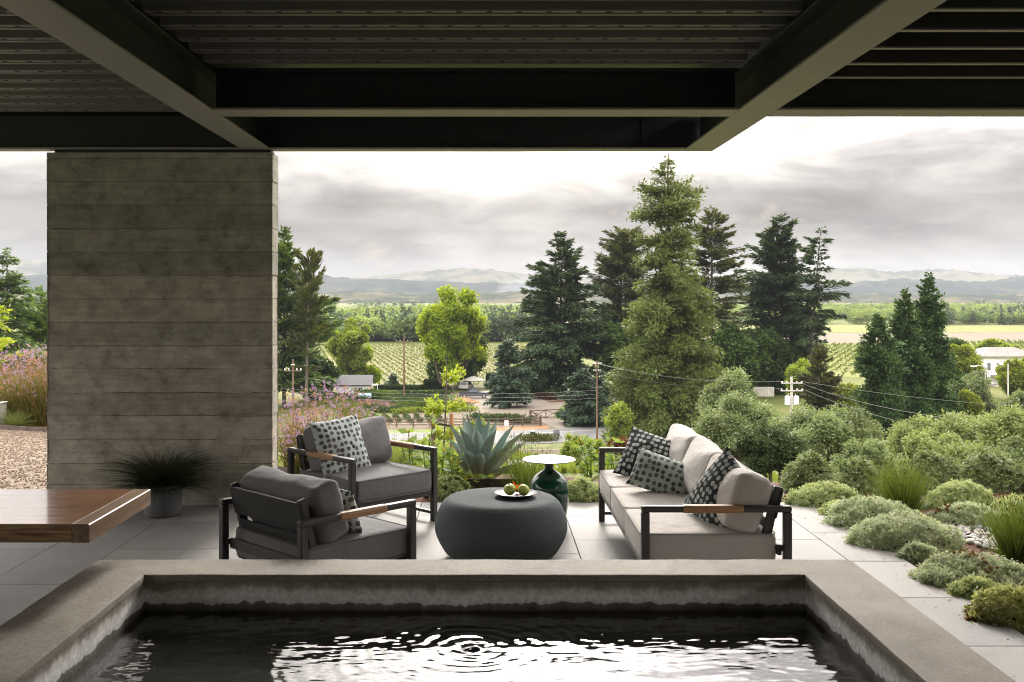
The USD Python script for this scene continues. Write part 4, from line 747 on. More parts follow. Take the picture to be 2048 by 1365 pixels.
L0 = (0.25 + 0.22 * el / (PI / 2)) * rng.uniform(0.75, 1.12, n); m1 = blades(P0, D0, L0, np.full(n, 0.005), rng.uniform(0.35, 0.85, n), rng, 7)
obj('grass_blades', m1, K['mop'], pt, kind='stuff')
# ------------------------------------------------------------------ planting bed beside and behind the paving
def gz(x, y): return float(terrain(x, y))
def put(u, v):                                            # foot of a plant on the level bed at pixel (u, v)
    p = at(u, v, (EYE + 0.04) * FPX / (v - VV)); p[2] = gz(p[0], p[1]); return p
bed = np.array([(PX1 + 0.003, 1.2), (PX1 + 0.003, EDGE_Y), (-1.80, EDGE_Y), (-1.80, 10.3), (0.2, 10.2), (3.2, 9.75), (6.9, 9.75), (7.2, 1.2)])
v, f = drape(bed, terrain, 0.16, 0.012)
v[:, 2] += (meshkit.fbm(v * 7, 3, 5) - 0.5) * 0.03 * np.clip((v[:, 0] - PX1) * 6, 0, 1)
obj('mulch_bed', (v, f), K['mulch'], smooth=True, kind='structure')
rng = np.random.default_rng(21); n = 9000
c = np.stack([rng.uniform(PX1 + 0.03, 6.6, n), rng.uniform(4.5, 9.7, n), np.zeros(n)], 1); c[:, 2] = terrain(c[:, 0], c[:, 1]) + 0.012
a = rng.uniform(0, 2 * PI, n); d = np.stack([np.cos(a), np.sin(a), rng.normal(0, 0.3, n)], 1)
lv, lf = leaves(c + [0, 0, 0.008], d, norm(rng.normal(0, 0.4, (n, 3)) + [0, 0, 1.0]), rng.uniform(0.02, 0.055, n), rng.uniform(0.008, 0.018, n))
obj('mulch_chips', (lv, lf), K['mulch_chip'], kind='stuff')
# gravel court on the left with loose stones, and a steel edge
gp = np.array([(-1.86, 8.72), (-3.8, 8.72), (-12, 8.72), (-12, 13.2), (-6.9, 13.75), (-5.4, 13.2), (-4.6, 12.4), (-3.2, 11.2), (-1.84, 10.1)])
v, f = drape(gp, terrain, 0.3, 0.02); obj('gravel_court', (v, f), K['gravel'], smooth=True, kind='structure')
P = Polygon(gp); pts = []
while len(pts) < 9000:
    q = rng.uniform((-7.8, 8.8), (-1.9, 13.6), (4000, 2)); pts += [p for p in q if P.contains(shapely.Point(p))]
pts = np.array(pts[:9000]); n = len(pts); oc = trimesh.creation.icosphere(0); ov, of = np.array(oc.vertices), np.array(oc.faces)
S = rng.uniform(0.006, 0.014, (n, 1, 1)) * rng.uniform(0.6, 1.3, (n, 1, 3)); yaw = rng.uniform(0, 2 * PI, n)
sv = ov[None] * S; cs, sn = np.cos(yaw)[:, None], np.sin(yaw)[:, None]
sv = np.stack([sv[..., 0] * cs - sv[..., 1] * sn, sv[..., 0] * sn + sv[..., 1] * cs, sv[..., 2]], -1) + np.c_[pts, terrain(pts[:, 0], pts[:, 1]) + 0.024][:, None, :]
obj('gravel_stones', (sv.reshape(-1, 3), (np.arange(n)[:, None, None] * len(ov) + of[None]).reshape(-1, 3)), K['gravelstone'], kind='stuff')
ed = thing('steel_edging', 'low dark steel edging strip bordering the gravel below the flowers', 'edging')
for k in range(4, 8):
    a, b = gp[k], gp[k + 1]
    obj('edge_strip', MB().bar((a[0], a[1], gz(*a) + 0.035), (b[0], b[1], gz(*b) + 0.035), 0.012, 0.09, 0.002).out(), K['corten'], ed)

def mound(name, label, cx, cy, rx, ry, h, mat, n, seed, z=None, rust=0.0, leafL=0.030, rot_=0.0, group=None):
    """a low cushion of small leaves in rosettes on twigs"""
    rng = np.random.default_rng(seed); t = thing(name, label, 'shrub', (cx, cy, gz(cx, cy) + 0.01 if z is None else z), rot_, group)
    nr = n // 9
    th = rng.uniform(0, 2 * PI, nr); ph = np.arccos(rng.uniform(-0.05, 1, nr)); d = np.stack([np.cos(th) * np.sin(ph), np.sin(th) * np.sin(ph), np.cos(ph)], 1)
    lump = 0.70 + 0.42 * meshkit.fbm(d * 2.3 + seed, 3, seed) + rng.normal(0, 0.035, nr)
    c = d * lump[:, None] * np.array([rx, ry, h]) ; c[:, 2] = np.maximum(c[:, 2], 0.015)
    nrm_ = norm(d / np.array([rx, ry, h]) ** 1.0 + [0, 0, 0.7])
    k = 9; P = np.repeat(c, k, 0); N = np.repeat(nrm_, k, 0)
    aa = rng.uniform(0, 2 * PI, nr * k); e1 = norm(np.cross(N, [0.3, 0.9, 0.1])); e2 = np.cross(N, e1)
    up = rng.uniform(0.1, 0.9, nr * k)[:, None]; P = P - N * rng.uniform(0, 0.045, nr * k)[:, None]
    D = norm(e1 * np.cos(aa)[:, None] + e2 * np.sin(aa)[:, None] + N * up)
    L = leafL * rng.uniform(0.7, 1.25, nr * k)
    lv, lf = leaves(P, D, norm(N + rng.normal(0, 0.3, N.shape)), L, L * rng.uniform(0.26, 0.40, nr * k))
    obj('leaves', (lv, lf), K[mat], t, kind='stuff')
    m = n // 40; q = norm(rng.normal(0, 1, (m, 3)) * [1, 1, 0.5]); q[:, 2] = np.abs(q[:, 2]); 
    tw = q * np.array([rx, ry, h]) * 0.8
    obj('twigs', tri_leaves(tw * 0.12, tw, np.tile([0.1, 0.2, 1.0], (m, 1)), np.linalg.norm(tw, axis=1), np.full(m, 0.008)), K['stem'], t, kind='stuff')
    if rust:
        m = int(nr * rust * 6); i = rng.choice(nr, max(1, int(nr * rust)), p=(lambda w: w / w.sum())((meshkit.noise(c * 5 + seed, 9) ** 8) + 1e-9)); j = np.repeat(i, 6)
        D = norm(nrm_[j] + rng.normal(0, 0.7, (len(j), 3))); obj('rusty_leaves', leaves(c[j], D, norm(rng.normal(0, 1, D.shape) + [0, 0, 1]), np.full(len(j), leafL * 0.9), np.full(len(j), leafL * 0.35)), K['rust_leaf'], t, kind='stuff')
    return t
def md(u0, u1, vt, vb, label, mat='silver', seed=1, rust=0.0, dens=1.0, zoff=0):
    Y = (EYE + 0.03) * FPX / (vb - VV); rx = (u1 - u0) / 2 / FPX * Y; ry = rx * 0.72; Yc = Y + ry * 0.75
    cx = ((u0 + u1) / 2 - VU) / FPX * Yc; zt = EYE - (vt - VV) / FPX * (Yc + ry * 0.1); h = max(0.10, zt + 0.03)
    mound('silver_mound', label, cx, Yc, rx * 1.16 * Yc / Y, ry * 1.1, h * 1.0, mat, int(15000 * dens * min(1.6, max(0.45, rx / 0.5))), seed, rust=rust)
md(1575, 1725, 962, 1022, 'silver green mound at the far right corner of the paving', 'silver3', 1, 0.03)
md(1655, 1835, 990, 1066, 'silver green mound just right of the paving corner, below the steel planter', 'silver', 2)
md(1700, 1915, 1022, 1110, 'largest silver mound spilling along the right edge of the paving', 'silver', 3)
md(1862, 1990, 957, 1022, 'tall silver green mound behind the pebbles, right of the round rush', 'silver3', 4)
md(1868, 2010, 1003, 1058, 'silver green mound directly above the river pebbles', 'silver', 5, 0.03)
md(1832, 2060, 1105, 1186, 'silver mound at the right edge of the paving below the bare mulch', 'silver', 6, 0.03)
md(1935, 2120, 1165, 1262, 'yellowish mound with rusty tips in the lower right corner', 'silver2', 7, 0.09)
md(1985, 2140, 985, 1045, 'silver green mound at the right picture edge behind the second rush', 'silver3', 8)
md(1115, 1215, 952, 1010, 'silver green mound between the green side table and the sofa', 'silver3', 9, 0.0)
md(862, 948, 948, 1004, 'silver green mound right of the far armchair, below the agave', 'silver3', 10)
for k, (a, b) in enumerate([(1225, 1345), (1330, 1450), (1430, 1560)]):
    md(a, b, 960, 1008, ['silver green mound behind the far end of the sofa', 'silver green mound behind the middle of the sofa', 'silver green mound behind the near end of the sofa'][k], 'silver', 30 + k, dens=0.5)
md(1690, 1790, 1028, 1072, 'small silver tuft filling the gap between the two largest edge mounds', 'silver', 13, dens=0.8)
md(1640, 1720, 1000, 1040, 'small silver tuft beside the paving corner', 'silver3', 14, dens=0.8)
md(1800, 1880, 1085, 1130, 'small silver tuft at the tip of the largest mound', 'silver', 15, dens=0.8)
md(1900, 2000, 1150, 1205, 'small silver tuft above the yellowish mound', 'silver3', 16, dens=0.8)
md(1765, 1850, 985, 1018, 'small silver tuft at the foot of the round rush', 'silver', 17, dens=0.8)
md(1585, 1700, 940, 985, 'small rusty tipped mound behind the corner of the paving', 'silver3', 12, 0.05)

for k, (u0, u1, vt, vb, lab) in enumerate([(1560, 1680, 905, 985, 'low grey green shrub behind the corner mounds'), (1655, 1790, 915, 990, 'low grey green shrub above the steel planter strip'), (1790, 1930, 905, 985, 'low grey green shrub behind the round rush'), (1915, 2080, 900, 985, 'low grey green shrub behind the second rush at the picture edge')]):
    Y = 9.5; rx = (u1 - u0) / 2 / FPX * Y; zt = EYE - (vt - VV) / FPX * Y; zb0 = EYE - (vb - VV) / FPX * Y - 0.15
    mound('low_shrub', lab, ((u0 + u1) / 2 - VU) / FPX * Y, Y, rx * 1.2, 0.36, zt - zb0, 'olive', 13000, 50 + k, z=zb0, leafL=0.042)

def rush(label, u, v, h, fan, n, seed, name='rush'):
    rng = np.random.default_rng(seed); p = put(u, v); t = thing(name, label, 'plant', p)
    a = rng.uniform(0, 2 * PI, n); r = np.sqrt(rng.uniform(0, 1, n)) * 0.09; el = np.radians(90 - np.abs(rng.normal(0, fan, n)))
    P0 = np.stack([np.cos(a) * r, np.sin(a) * r, np.full(n, 0.0)], 1); a2 = a + rng.normal(0, 0.4, n); D = np.stack([np.cos(a2) * np.cos(el), np.sin(a2) * np.cos(el), np.sin(el)], 1)
    L = h * rng.uniform(0.55, 1.12, n); m = blades(P0, D, L, np.full(n, 0.0062), rng.uniform(0.0, 0.14, n), rng, 4)
    obj('stems', m, K['rush'], t, kind='stuff')
    k = n // 5; j = rng.choice(n, k, replace=False); tip = P0[j] + D[j] * L[j][:, None] * rng.uniform(0.82, 0.97, k)[:, None]
    obj('seed_tips', leaves(tip, D[j], norm(rng.normal(0, 1, (k, 3))), np.full(k, 0.03), np.full(k, 0.008)), K['rush_tip'], t, kind='stuff')
rush('rounded green rush standing in the mulch beside the steel planter', 1803, 1030, 0.48, 24, 1500, 41)
rush('green rush at the right edge of the picture beside the pebbles', 2036, 1122, 0.46, 22, 1300, 42)
rush('tall thin rush between the agave and the green side table', 1055, 1000, 0.56, 23, 700, 43)
rng = np.random.default_rng(5)
# the low steel planters
pl2 = thing('steel_planter', 'low dark steel planter wall showing behind the silver mounds', 'planter', (3.62, 9.42, -0.17))
for x in (-0.13, 0.13):
    obj('side_panel', MB().box((x, 0, 0.04), (0.254, 0.008, 0.20), None, 0.002).out(), K['corten'], pl2)
obj('rim', MB().box((0, 0.004, 0.143), (0.53, 0.026, 0.006), None, 0.001).out(), K['corten'], pl2)
pl3 = thing('steel_planter', 'long low dark steel edge under the agave', 'planter', (-0.12, 9.06, 0))
obj('side_panel', MB().box((0, 0, 0.05), (0.92, 0.008, 0.17), None, 0.002).out(), K['corten'], pl3)
obj('rim', MB().box((0, 0.004, 0.138), (0.93, 0.028, 0.006), None, 0.001).out(), K['corten'], pl3)
# river pebbles: each is a stone of its own
peb = []
for k in range(4):
    s = trimesh.creation.icosphere(2); v = np.array(s.vertices); v = v * (1 + 0.25 * (meshkit.noise(v * 1.3 + k * 7, k)[:, None] - 0.5)); v *= np.array([1.0, 0.78, 0.55])
    pr = proto(f'river_pebble_shape_{"abcd"[k]}'); obj('stone', (v, np.array(s.faces)), K['pebble'][k], pr, smooth=True); peb.append(pr)
rng = np.random.default_rng(17); placed = []
for tries in range(6000):
    u, v = rng.uniform(1888, 2012), rng.uniform(1046, 1100)
    if v > 1066 + (u - 1888) * 0.30 or v < 1044 + max(0, u - 1960) * 0.1: continue
    Y = EYE * FPX / (v - VV); p = np.array([(u - VU) / FPX * Y, Y]); r = rng.uniform(0.022, 0.042)
    if any(np.hypot(*(p - q)) < (r + rq) * 0.88 for q, rq in placed): continue
    placed.append((p, r))
    if len(placed) >= 150: break
for p, r in placed:
    copy_of(peb[rng.integers(4)], 'river_pebble', 'smooth rounded river pebble in the grey heap on the bark mulch', 'pebble', (p[0], p[1], gz(*p) + 0.02 + r * 0.35), rng.uniform(0, 6.28), r, 'river pebbles heaped between the rushes', (rng.uniform(-20, 20), rng.uniform(-20, 20)))

# agave: every leaf a part
ag = put(957, 992); agv = thing('agave', 'large blue grey agave with broad pointed leaves behind the ottoman', 'plant', (ag[0], 9.5, 0.02))
rng = np.random.default_rng(9)
def agave_leaf(az, el, L, W, bend):
    n, m = 16, 7; T = np.linspace(0, 1, n); w = W * (0.62 + 1.05 * T - 1.15 * T ** 2 - 0.52 * T ** 6); w = np.where(T > 0.8, w * (1 - (T - 0.8) / 0.2) ** 0.75, w); w = np.maximum(w, 0.0015)
    d = np.array([math.cos(az) * math.cos(el), math.sin(az) * math.cos(el), math.sin(el)]); s = np.array([-math.sin(az), math.cos(az), 0]); nn = np.cross(d, s); nn = nn * (1 if nn[2] > 0 else -1)
    inw = -np.array([math.cos(az), math.sin(az), 0])
    pts, uv = [], []
    for back in (0, 1):
        for i, t in enumerate(T):
            c = d * L * t + np.array([math.cos(az), math.sin(az), 0]) * 0.03 + np.array([math.cos(az), math.sin(az), 0]) * bend * L * t * t - np.array([0, 0, 1]) * abs(bend) * 0.5 * L * t ** 3
            for q in np.linspace(-1, 1, m):
                cup = (q * q) * w[i] * 0.42; th = (1 - q * q) * (0.022 * (1 - t) + 0.003)
                nv = -nn if False else (inw * math.sin(el) + np.array([0, 0, 1]) * math.cos(el))
                pts.append(c + s * q * w[i] / 2 + nv * cup - nv * th * back); uv.append((q * 0.5 + 0.5, t))
    f = grid_faces(n, m); return np.array(pts), np.vstack([f, f[:, ::-1] + n * m]), np.array(uv), d * L + np.array([math.cos(az), math.sin(az), 0]) * (0.03 + bend * L) - np.array([0, 0, 1]) * abs(bend) * 0.5 * L, d
specs = [(90, 86, .70, .13, 0), (200, 83, .70, .13, .01), (330, 82, .68, .13, .01), (150, 78, .68, .13, .02), (20, 76, .66, .13, .02), (262, 76, .62, .135, .02), (225, 70, .64, .14, .03), (308, 68, .62, .14, .03), (180, 68, .66, .13, .03), (0, 63, .68, .13, .03), (350, 53, .66, .135, .03), (275, 58, .42, .14, .04), (245, 54, .50, .14, .04), (320, 50, .54, .14, .04), (8, 44, .60, .13, .03), (60, 62, .62, .13, .04), (120, 64, .62, .13, .04), (30, 48, .6, .13, .04), (165, 60, .52, .12, .05), (335, 30, .42, .13, .04), (195, 52, .42, .12, .05)]
for az, el, L, W, b in specs:
    v, f, uv, tip, d = agave_leaf(math.radians(az), math.radians(el), L * 0.97, W * 1.08, b)
    lf_ = obj('leaf', (v, f), K['agave'], agv, smooth=True, uv=uv)
    obj('spine', tube([tip - d * 0.012, tip + d * 0.016], [0.0028, 0.0006], 5), K['agave_tip'], lf_)

# soft sage stalks with leaves and yellow buds
def sage(label, p, n, h, seed, spread=0.22, lw=0.055, cat='plant'):
    rng = np.random.default_rng(seed); t = thing('sage_plant', label, cat, p); st_, lvp, bud = MB(), [], []
    for k in range(n):
        b = np.r_[rng.normal(0, spread, 2) * [1, 0.6], 0]; top = b + np.r_[rng.normal(0, 0.06, 2), h * rng.uniform(0.6, 1.05)]
        st_.tube([b, (b + top) / 2 + rng.normal(0, 0.012, 3), top], [0.006, 0.005, 0.004], 5)
        for q in np.linspace(0.15, 0.98, 7):
            c = b + (top - b) * q
            for s in (0, 1):
                a = rng.uniform(0, 2 * PI) + s * PI; lvp.append((c, np.array([math.cos(a), math.sin(a), rng.uniform(-0.1, 0.9)]), rng.uniform(0.7, 1.3)))
        if rng.uniform() < 0.6:
            for _ in range(14): bud.append((top + rng.normal(0, 0.008, 3), norm(np.r_[rng.normal(0, 0.6, 2), 1.0])))
    obj('stalks', st_.out(), K['sage'], t, kind='stuff')
    P, D, S = np.array([x[0] for x in lvp]), np.array([x[1] for x in lvp]), np.array([x[2] for x in lvp])
    obj('leaves', leaves(P, D, norm(rng.normal(0, 0.4, P.shape) + [0, 0, 1]), lw * 1.9 * S, lw * S), K['sage'], t, kind='stuff')
    if bud: obj('buds', leaves(np.array([x[0] for x in bud]), np.array([x[1] for x in bud]), norm(rng.normal(0, 1, (len(bud), 3))), np.full(len(bud), 0.022), np.full(len(bud), 0.010)), K['yellowflower'], t, kind='stuff')
sage('yellow budded sage stalks between the far armchair and the agave', (-0.42, 9.25, 0), 9, 0.36, 61, 0.07)
sage('tall sage stalks rising behind the far armchair arm', (-0.62, 9.9, -0.03), 8, 0.55, 62, 0.12)
sage('yellow green sage stalks seen under the far sofa arm', (1.30, 9.6, -0.02), 14, 0.42, 63, 0.18)
sage('pale broad leaved plant at the foot of the agave', (-0.19, 9.12, 0.02), 7, 0.14, 64, 0.07, 0.06)
rng = np.random.default_rng(71)
# pale clump of fine grass on the slope behind the far armchair
def tuft(name, label, p, n, h, w, fan, mat, seed, bend=(0.2, 0.6)):
    rng = np.random.default_rng(seed); t = thing(name, label, 'grass', p); a = rng.uniform(0, 2 * PI, n); el = np.radians(90 - np.abs(rng.normal(0, fan, n)))
    D = np.stack([np.cos(a) * np.cos(el), np.sin(a) * np.cos(el), np.sin(el)], 1); P0 = np.stack([np.cos(a), np.sin(a), 0 * a], 1) * (rng.uniform(0, 0.12, n) * h)[:, None]
    obj('blades', blades(P0, D, h * rng.uniform(0.5, 1.1, n), np.full(n, w), rng.uniform(*bend, n), rng, 4), K[mat], t, kind='stuff')
tuft('grass_clump', 'pale fine grass clump behind the far armchair', (-0.95, 10.2, -0.06), 900, 0.62, 0.006, 30, 'deer', 72)
tuft('grass_clump', 'small yellowish grass clump beside the gravel on the left', (*at(27, 852, 13.85)[:2], -0.04), 420, 0.36, 0.008, 34, 'deer', 73)

# ------------------------------------------------------------------ purple verbena
def verbena(label, cx, cy, rx, ry, h, n, seed, group=None):
    rng = np.random.default_rng(seed); z = gz(cx, cy); t = thing('verbena', label, 'flower bush', (cx, cy, z))
    b = rng.uniform(-1, 1, (n, 2)) * [rx, ry]; a = rng.uniform(0, 2 * PI, n); lean = np.abs(rng.normal(0, 0.30, n))
    D = norm(np.stack([np.cos(a) * lean + b[:, 0] / max(rx, .1) * 0.35 * 0.5, np.sin(a) * lean, np.ones(n)], 1)); hh = h * (1 - 0.25 * (np.abs(b[:, 0]) / rx) ** 2) * rng.uniform(0.35, 1.05, n) ** 0.8
    P0 = np.c_[b * 0.9, np.zeros(n)]; P0[:, 2] = terrain(P0[:, 0] + cx, P0[:, 1] + cy) - z
    half = n // 2
    obj('stems', blades(P0[:half], D[:half], hh[:half], np.full(half, 0.008), rng.uniform(0.02, 0.22, half), rng, 3), K['verb_stem'], t, kind='stuff')
    obj('dry_stems', blades(P0[half:], D[half:], hh[half:], np.full(n - half, 0.0075), rng.uniform(0.02, 0.22, n - half), rng, 3), K['verb_dry'], t, kind='stuff')
    m = n * 5; j = rng.integers(0, n, m); c = P0[j] + D[j] * (hh[j] * rng.uniform(0.03, 0.62, m))[:, None] + rng.normal(0, 0.02, (m, 3)); dd = norm(D[j] + rng.normal(0, 0.8, (m, 3)))
    obj('leaves', leaves(c, dd, norm(rng.normal(0, 1, (m, 3))), rng.uniform(0.03, 0.08, m), rng.uniform(0.006, 0.016, m)), K['verb_leaf'], t, kind='stuff')
    tip = P0 + D * hh[:, None]; tip[:, :2] += D[:, :2] * hh[:, None] * 0.10; fl = rng.choice(n, int(n * 0.27), replace=False)
    for nm, mat, idx in (('lilac_flowers', 'lilac', fl[: int(len(fl) * 0.6)]), ('faded_flowers', 'pinkish', fl[int(len(fl) * 0.6):])):
        k = 8; c = np.repeat(tip[idx], k, 0) + rng.normal(0, 0.009, (len(idx) * k, 3)); dd = norm(rng.normal(0, 0.7, c.shape) + [0, 0, 0.6])
        obj(nm, leaves(c, dd, norm(rng.normal(0, 1, c.shape)), np.full(len(c), 0.017), np.full(len(c), 0.013)), K[mat], t, kind='stuff')
verbena('purple verbena clump right of the concrete wall, behind the armchair', -1.72, 10.95, 0.42, 0.6, 0.92, 3200, 81)
verbena('fading pink verbena sloping down toward the garden', -2.0, 12.1, 0.50, 0.7, 1.2, 3600, 82)
verbena('low verbena clump touching the edge of the concrete wall', -1.72, 10.0, 0.18, 0.3, 0.66, 800, 83)
verbena('purple verbena bank left of the concrete wall above the gravel', -6.2, 14.6, 0.85, 0.6, 1.12, 3600, 84)
verbena('purple verbena at the left edge of the picture', -7.5, 15.2, 0.7, 0.6, 1.1, 2400, 85)
verbena('purple verbena clump just left of the concrete wall', -5.0, 14.0, 0.6, 0.6, 1.0, 2200, 86)
b_ = thing('grey_planter', 'grey metal planter corner at the left picture edge', 'planter', (*at(-22, 845, 13.9)[:2], -0.04))
obj('side_panel', MB().box((0, 0, 0.17), (0.36, 0.3, 0.36), None, 0.006).out(), K['greypole'], b_); obj('rim', MB().box((0, 0, 0.353), (0.38, 0.32, 0.012), None, 0.004).out(), K['insul'], b_)

# ------------------------------------------------------------------ young staked trees
def young_tree(label, base, h, seed, n=700, stakes=True, spread=0.35, lf=0.06):
    rng = np.random.default_rng(seed); t = thing('young_tree', label, 'tree', base)
    tr = np.array([(0.03 * math.sin(q * 5 + seed), 0.02 * math.cos(q * 4), h * q) for q in np.linspace(0, 1, 9)])
    obj('trunk', tube(tr, np.linspace(0.02, 0.005, 9), 7), K['bark'], t, smooth=True)
    mb = MB(); P, D = [], []
    for k in range(26):
        q = rng.uniform(0.12, 1.0); c = tr[min(8, int(q * 8))] ; a = rng.uniform(0, 2 * PI); L = spread * rng.uniform(0.4, 1.1) * (1.15 - 0.6 * q)
        e = c + np.array([math.cos(a) * L, math.sin(a) * L, L * rng.uniform(0.1, 0.8)]); mb.tube([c, (c + e) / 2 + [0, 0, 0.02], e], [0.006, 0.004, 0.002], 4)
        for _ in range(n // 26):
            s = rng.uniform(0.25, 1.05); P.append(c + (e - c) * s + rng.normal(0, 0.03, 3)); D.append(norm((e - c) + rng.normal(0, 0.25, 3) + [0, 0, -0.06]))
    obj('branches', mb.out(), K['bark'], t, smooth=True)
    P, D = np.array(P), np.array(D); L = lf * rng.uniform(0.6, 1.4, len(P))
    obj('leaves', leaves(P, D, norm(rng.normal(0, 0.6, P.shape) + [0, 0, 1]), L, L * 0.42), K['lime'], t, kind='stuff')
yb = (-0.56, 13.0, gz(-0.56, 13.0)); top = at(893, 712, 13.0)[2]
young_tree('slender lime leaved young tree tied between two stakes', yb, top - yb[2], 91, 1500, spread=0.42, lf=0.075)
for lab, u, v0 in (('brown wooden stake right of the young tree', 906, 828), ('dark weathered stake left of the young tree', 869, 835)):
    p = at(u, v0, 12.9); zb_ = gz(p[0], p[1]); o = thing('tree_stake', lab, 'stake', (p[0], p[1], zb_)); hh_ = p[2] - zb_
    obj('post', tube([(0, 0, 0), (-0.02, 0, hh_)], [0.027, 0.025], 10), K['stake'] if u > 890 else K['fence'], o, smooth=40)
tie = thing('tree_tie', 'black rubber tie looped between the two stakes', 'strap'); q0, q1 = at(869, 846, 12.9), at(906, 853, 12.9)
obj('strap', MB().bar(q0 + [0, -0.03, 0], q1 + [0, -0.03, 0], 0.006, 0.03, 0.001).out(), K['black'], tie)
lt = at(0, 0, 15.5); zb_ = gz(-7.9, 15.5)
young_tree('bright leafy sapling at the left picture edge above the flowers', (-7.95, 15.8, gz(-7.95, 15.8)), 2.1 - gz(-7.95, 15.8) - 0.15, 92, 900, spread=0.5, lf=0.10)
# slope grass: what nobody could count
rng = np.random.default_rng(101); n = 42000
Yg = 10.4 + 95 * rng.uniform(0, 1, n) ** 1.5; Xg = rng.uniform(-0.32, 0.62, n) * Yg; zg = terrain(Xg, Yg); keep = (Yg > 11.0) | (Xg > -1.6)
Xg, Yg, zg = Xg[keep], Yg[keep], zg[keep]; n = len(Xg); s = 0.05 + Yg * 0.0062 * rng.uniform(0.5, 1.3, n)
mb = MB(); a = rng.uniform(0, 2 * PI, n); D = np.stack([np.cos(a) * 0.6, np.sin(a) * 0.6, np.ones(n)], 1)
patch = meshkit.noise(np.stack([Xg * 0.15, Yg * 0.15, 0 * Xg], 1), 5) > 0.38
obj('slope_grass', tri_leaves(np.stack([Xg, Yg, zg - 0.02], 1)[patch], D[patch], norm(rng.normal(0, 1, (n, 3)))[patch], (s * 1.3)[patch], (s * 0.6)[patch]), K['tuft'], kind='stuff')

# dry leaves blown onto the paving along the bed
rng = np.random.default_rng(333); n = 170; q = rng.uniform(4.6, 8.6, n); c = np.stack([PX1 - np.abs(rng.normal(0, 0.16, n)) - 0.01, q, np.full(n, 0.004)], 1); a = rng.uniform(0, 2 * PI, n)
obj('fallen_leaves', leaves(c, np.stack([np.cos(a), np.sin(a), rng.uniform(0, 0.25, n)], 1), norm(rng.normal(0, 0.25, (n, 3)) + [0, 0, 1.0]), rng.uniform(0.008, 0.022, n), rng.uniform(0.004, 0.010, n)), K['mulch_chip'], kind='stuff')
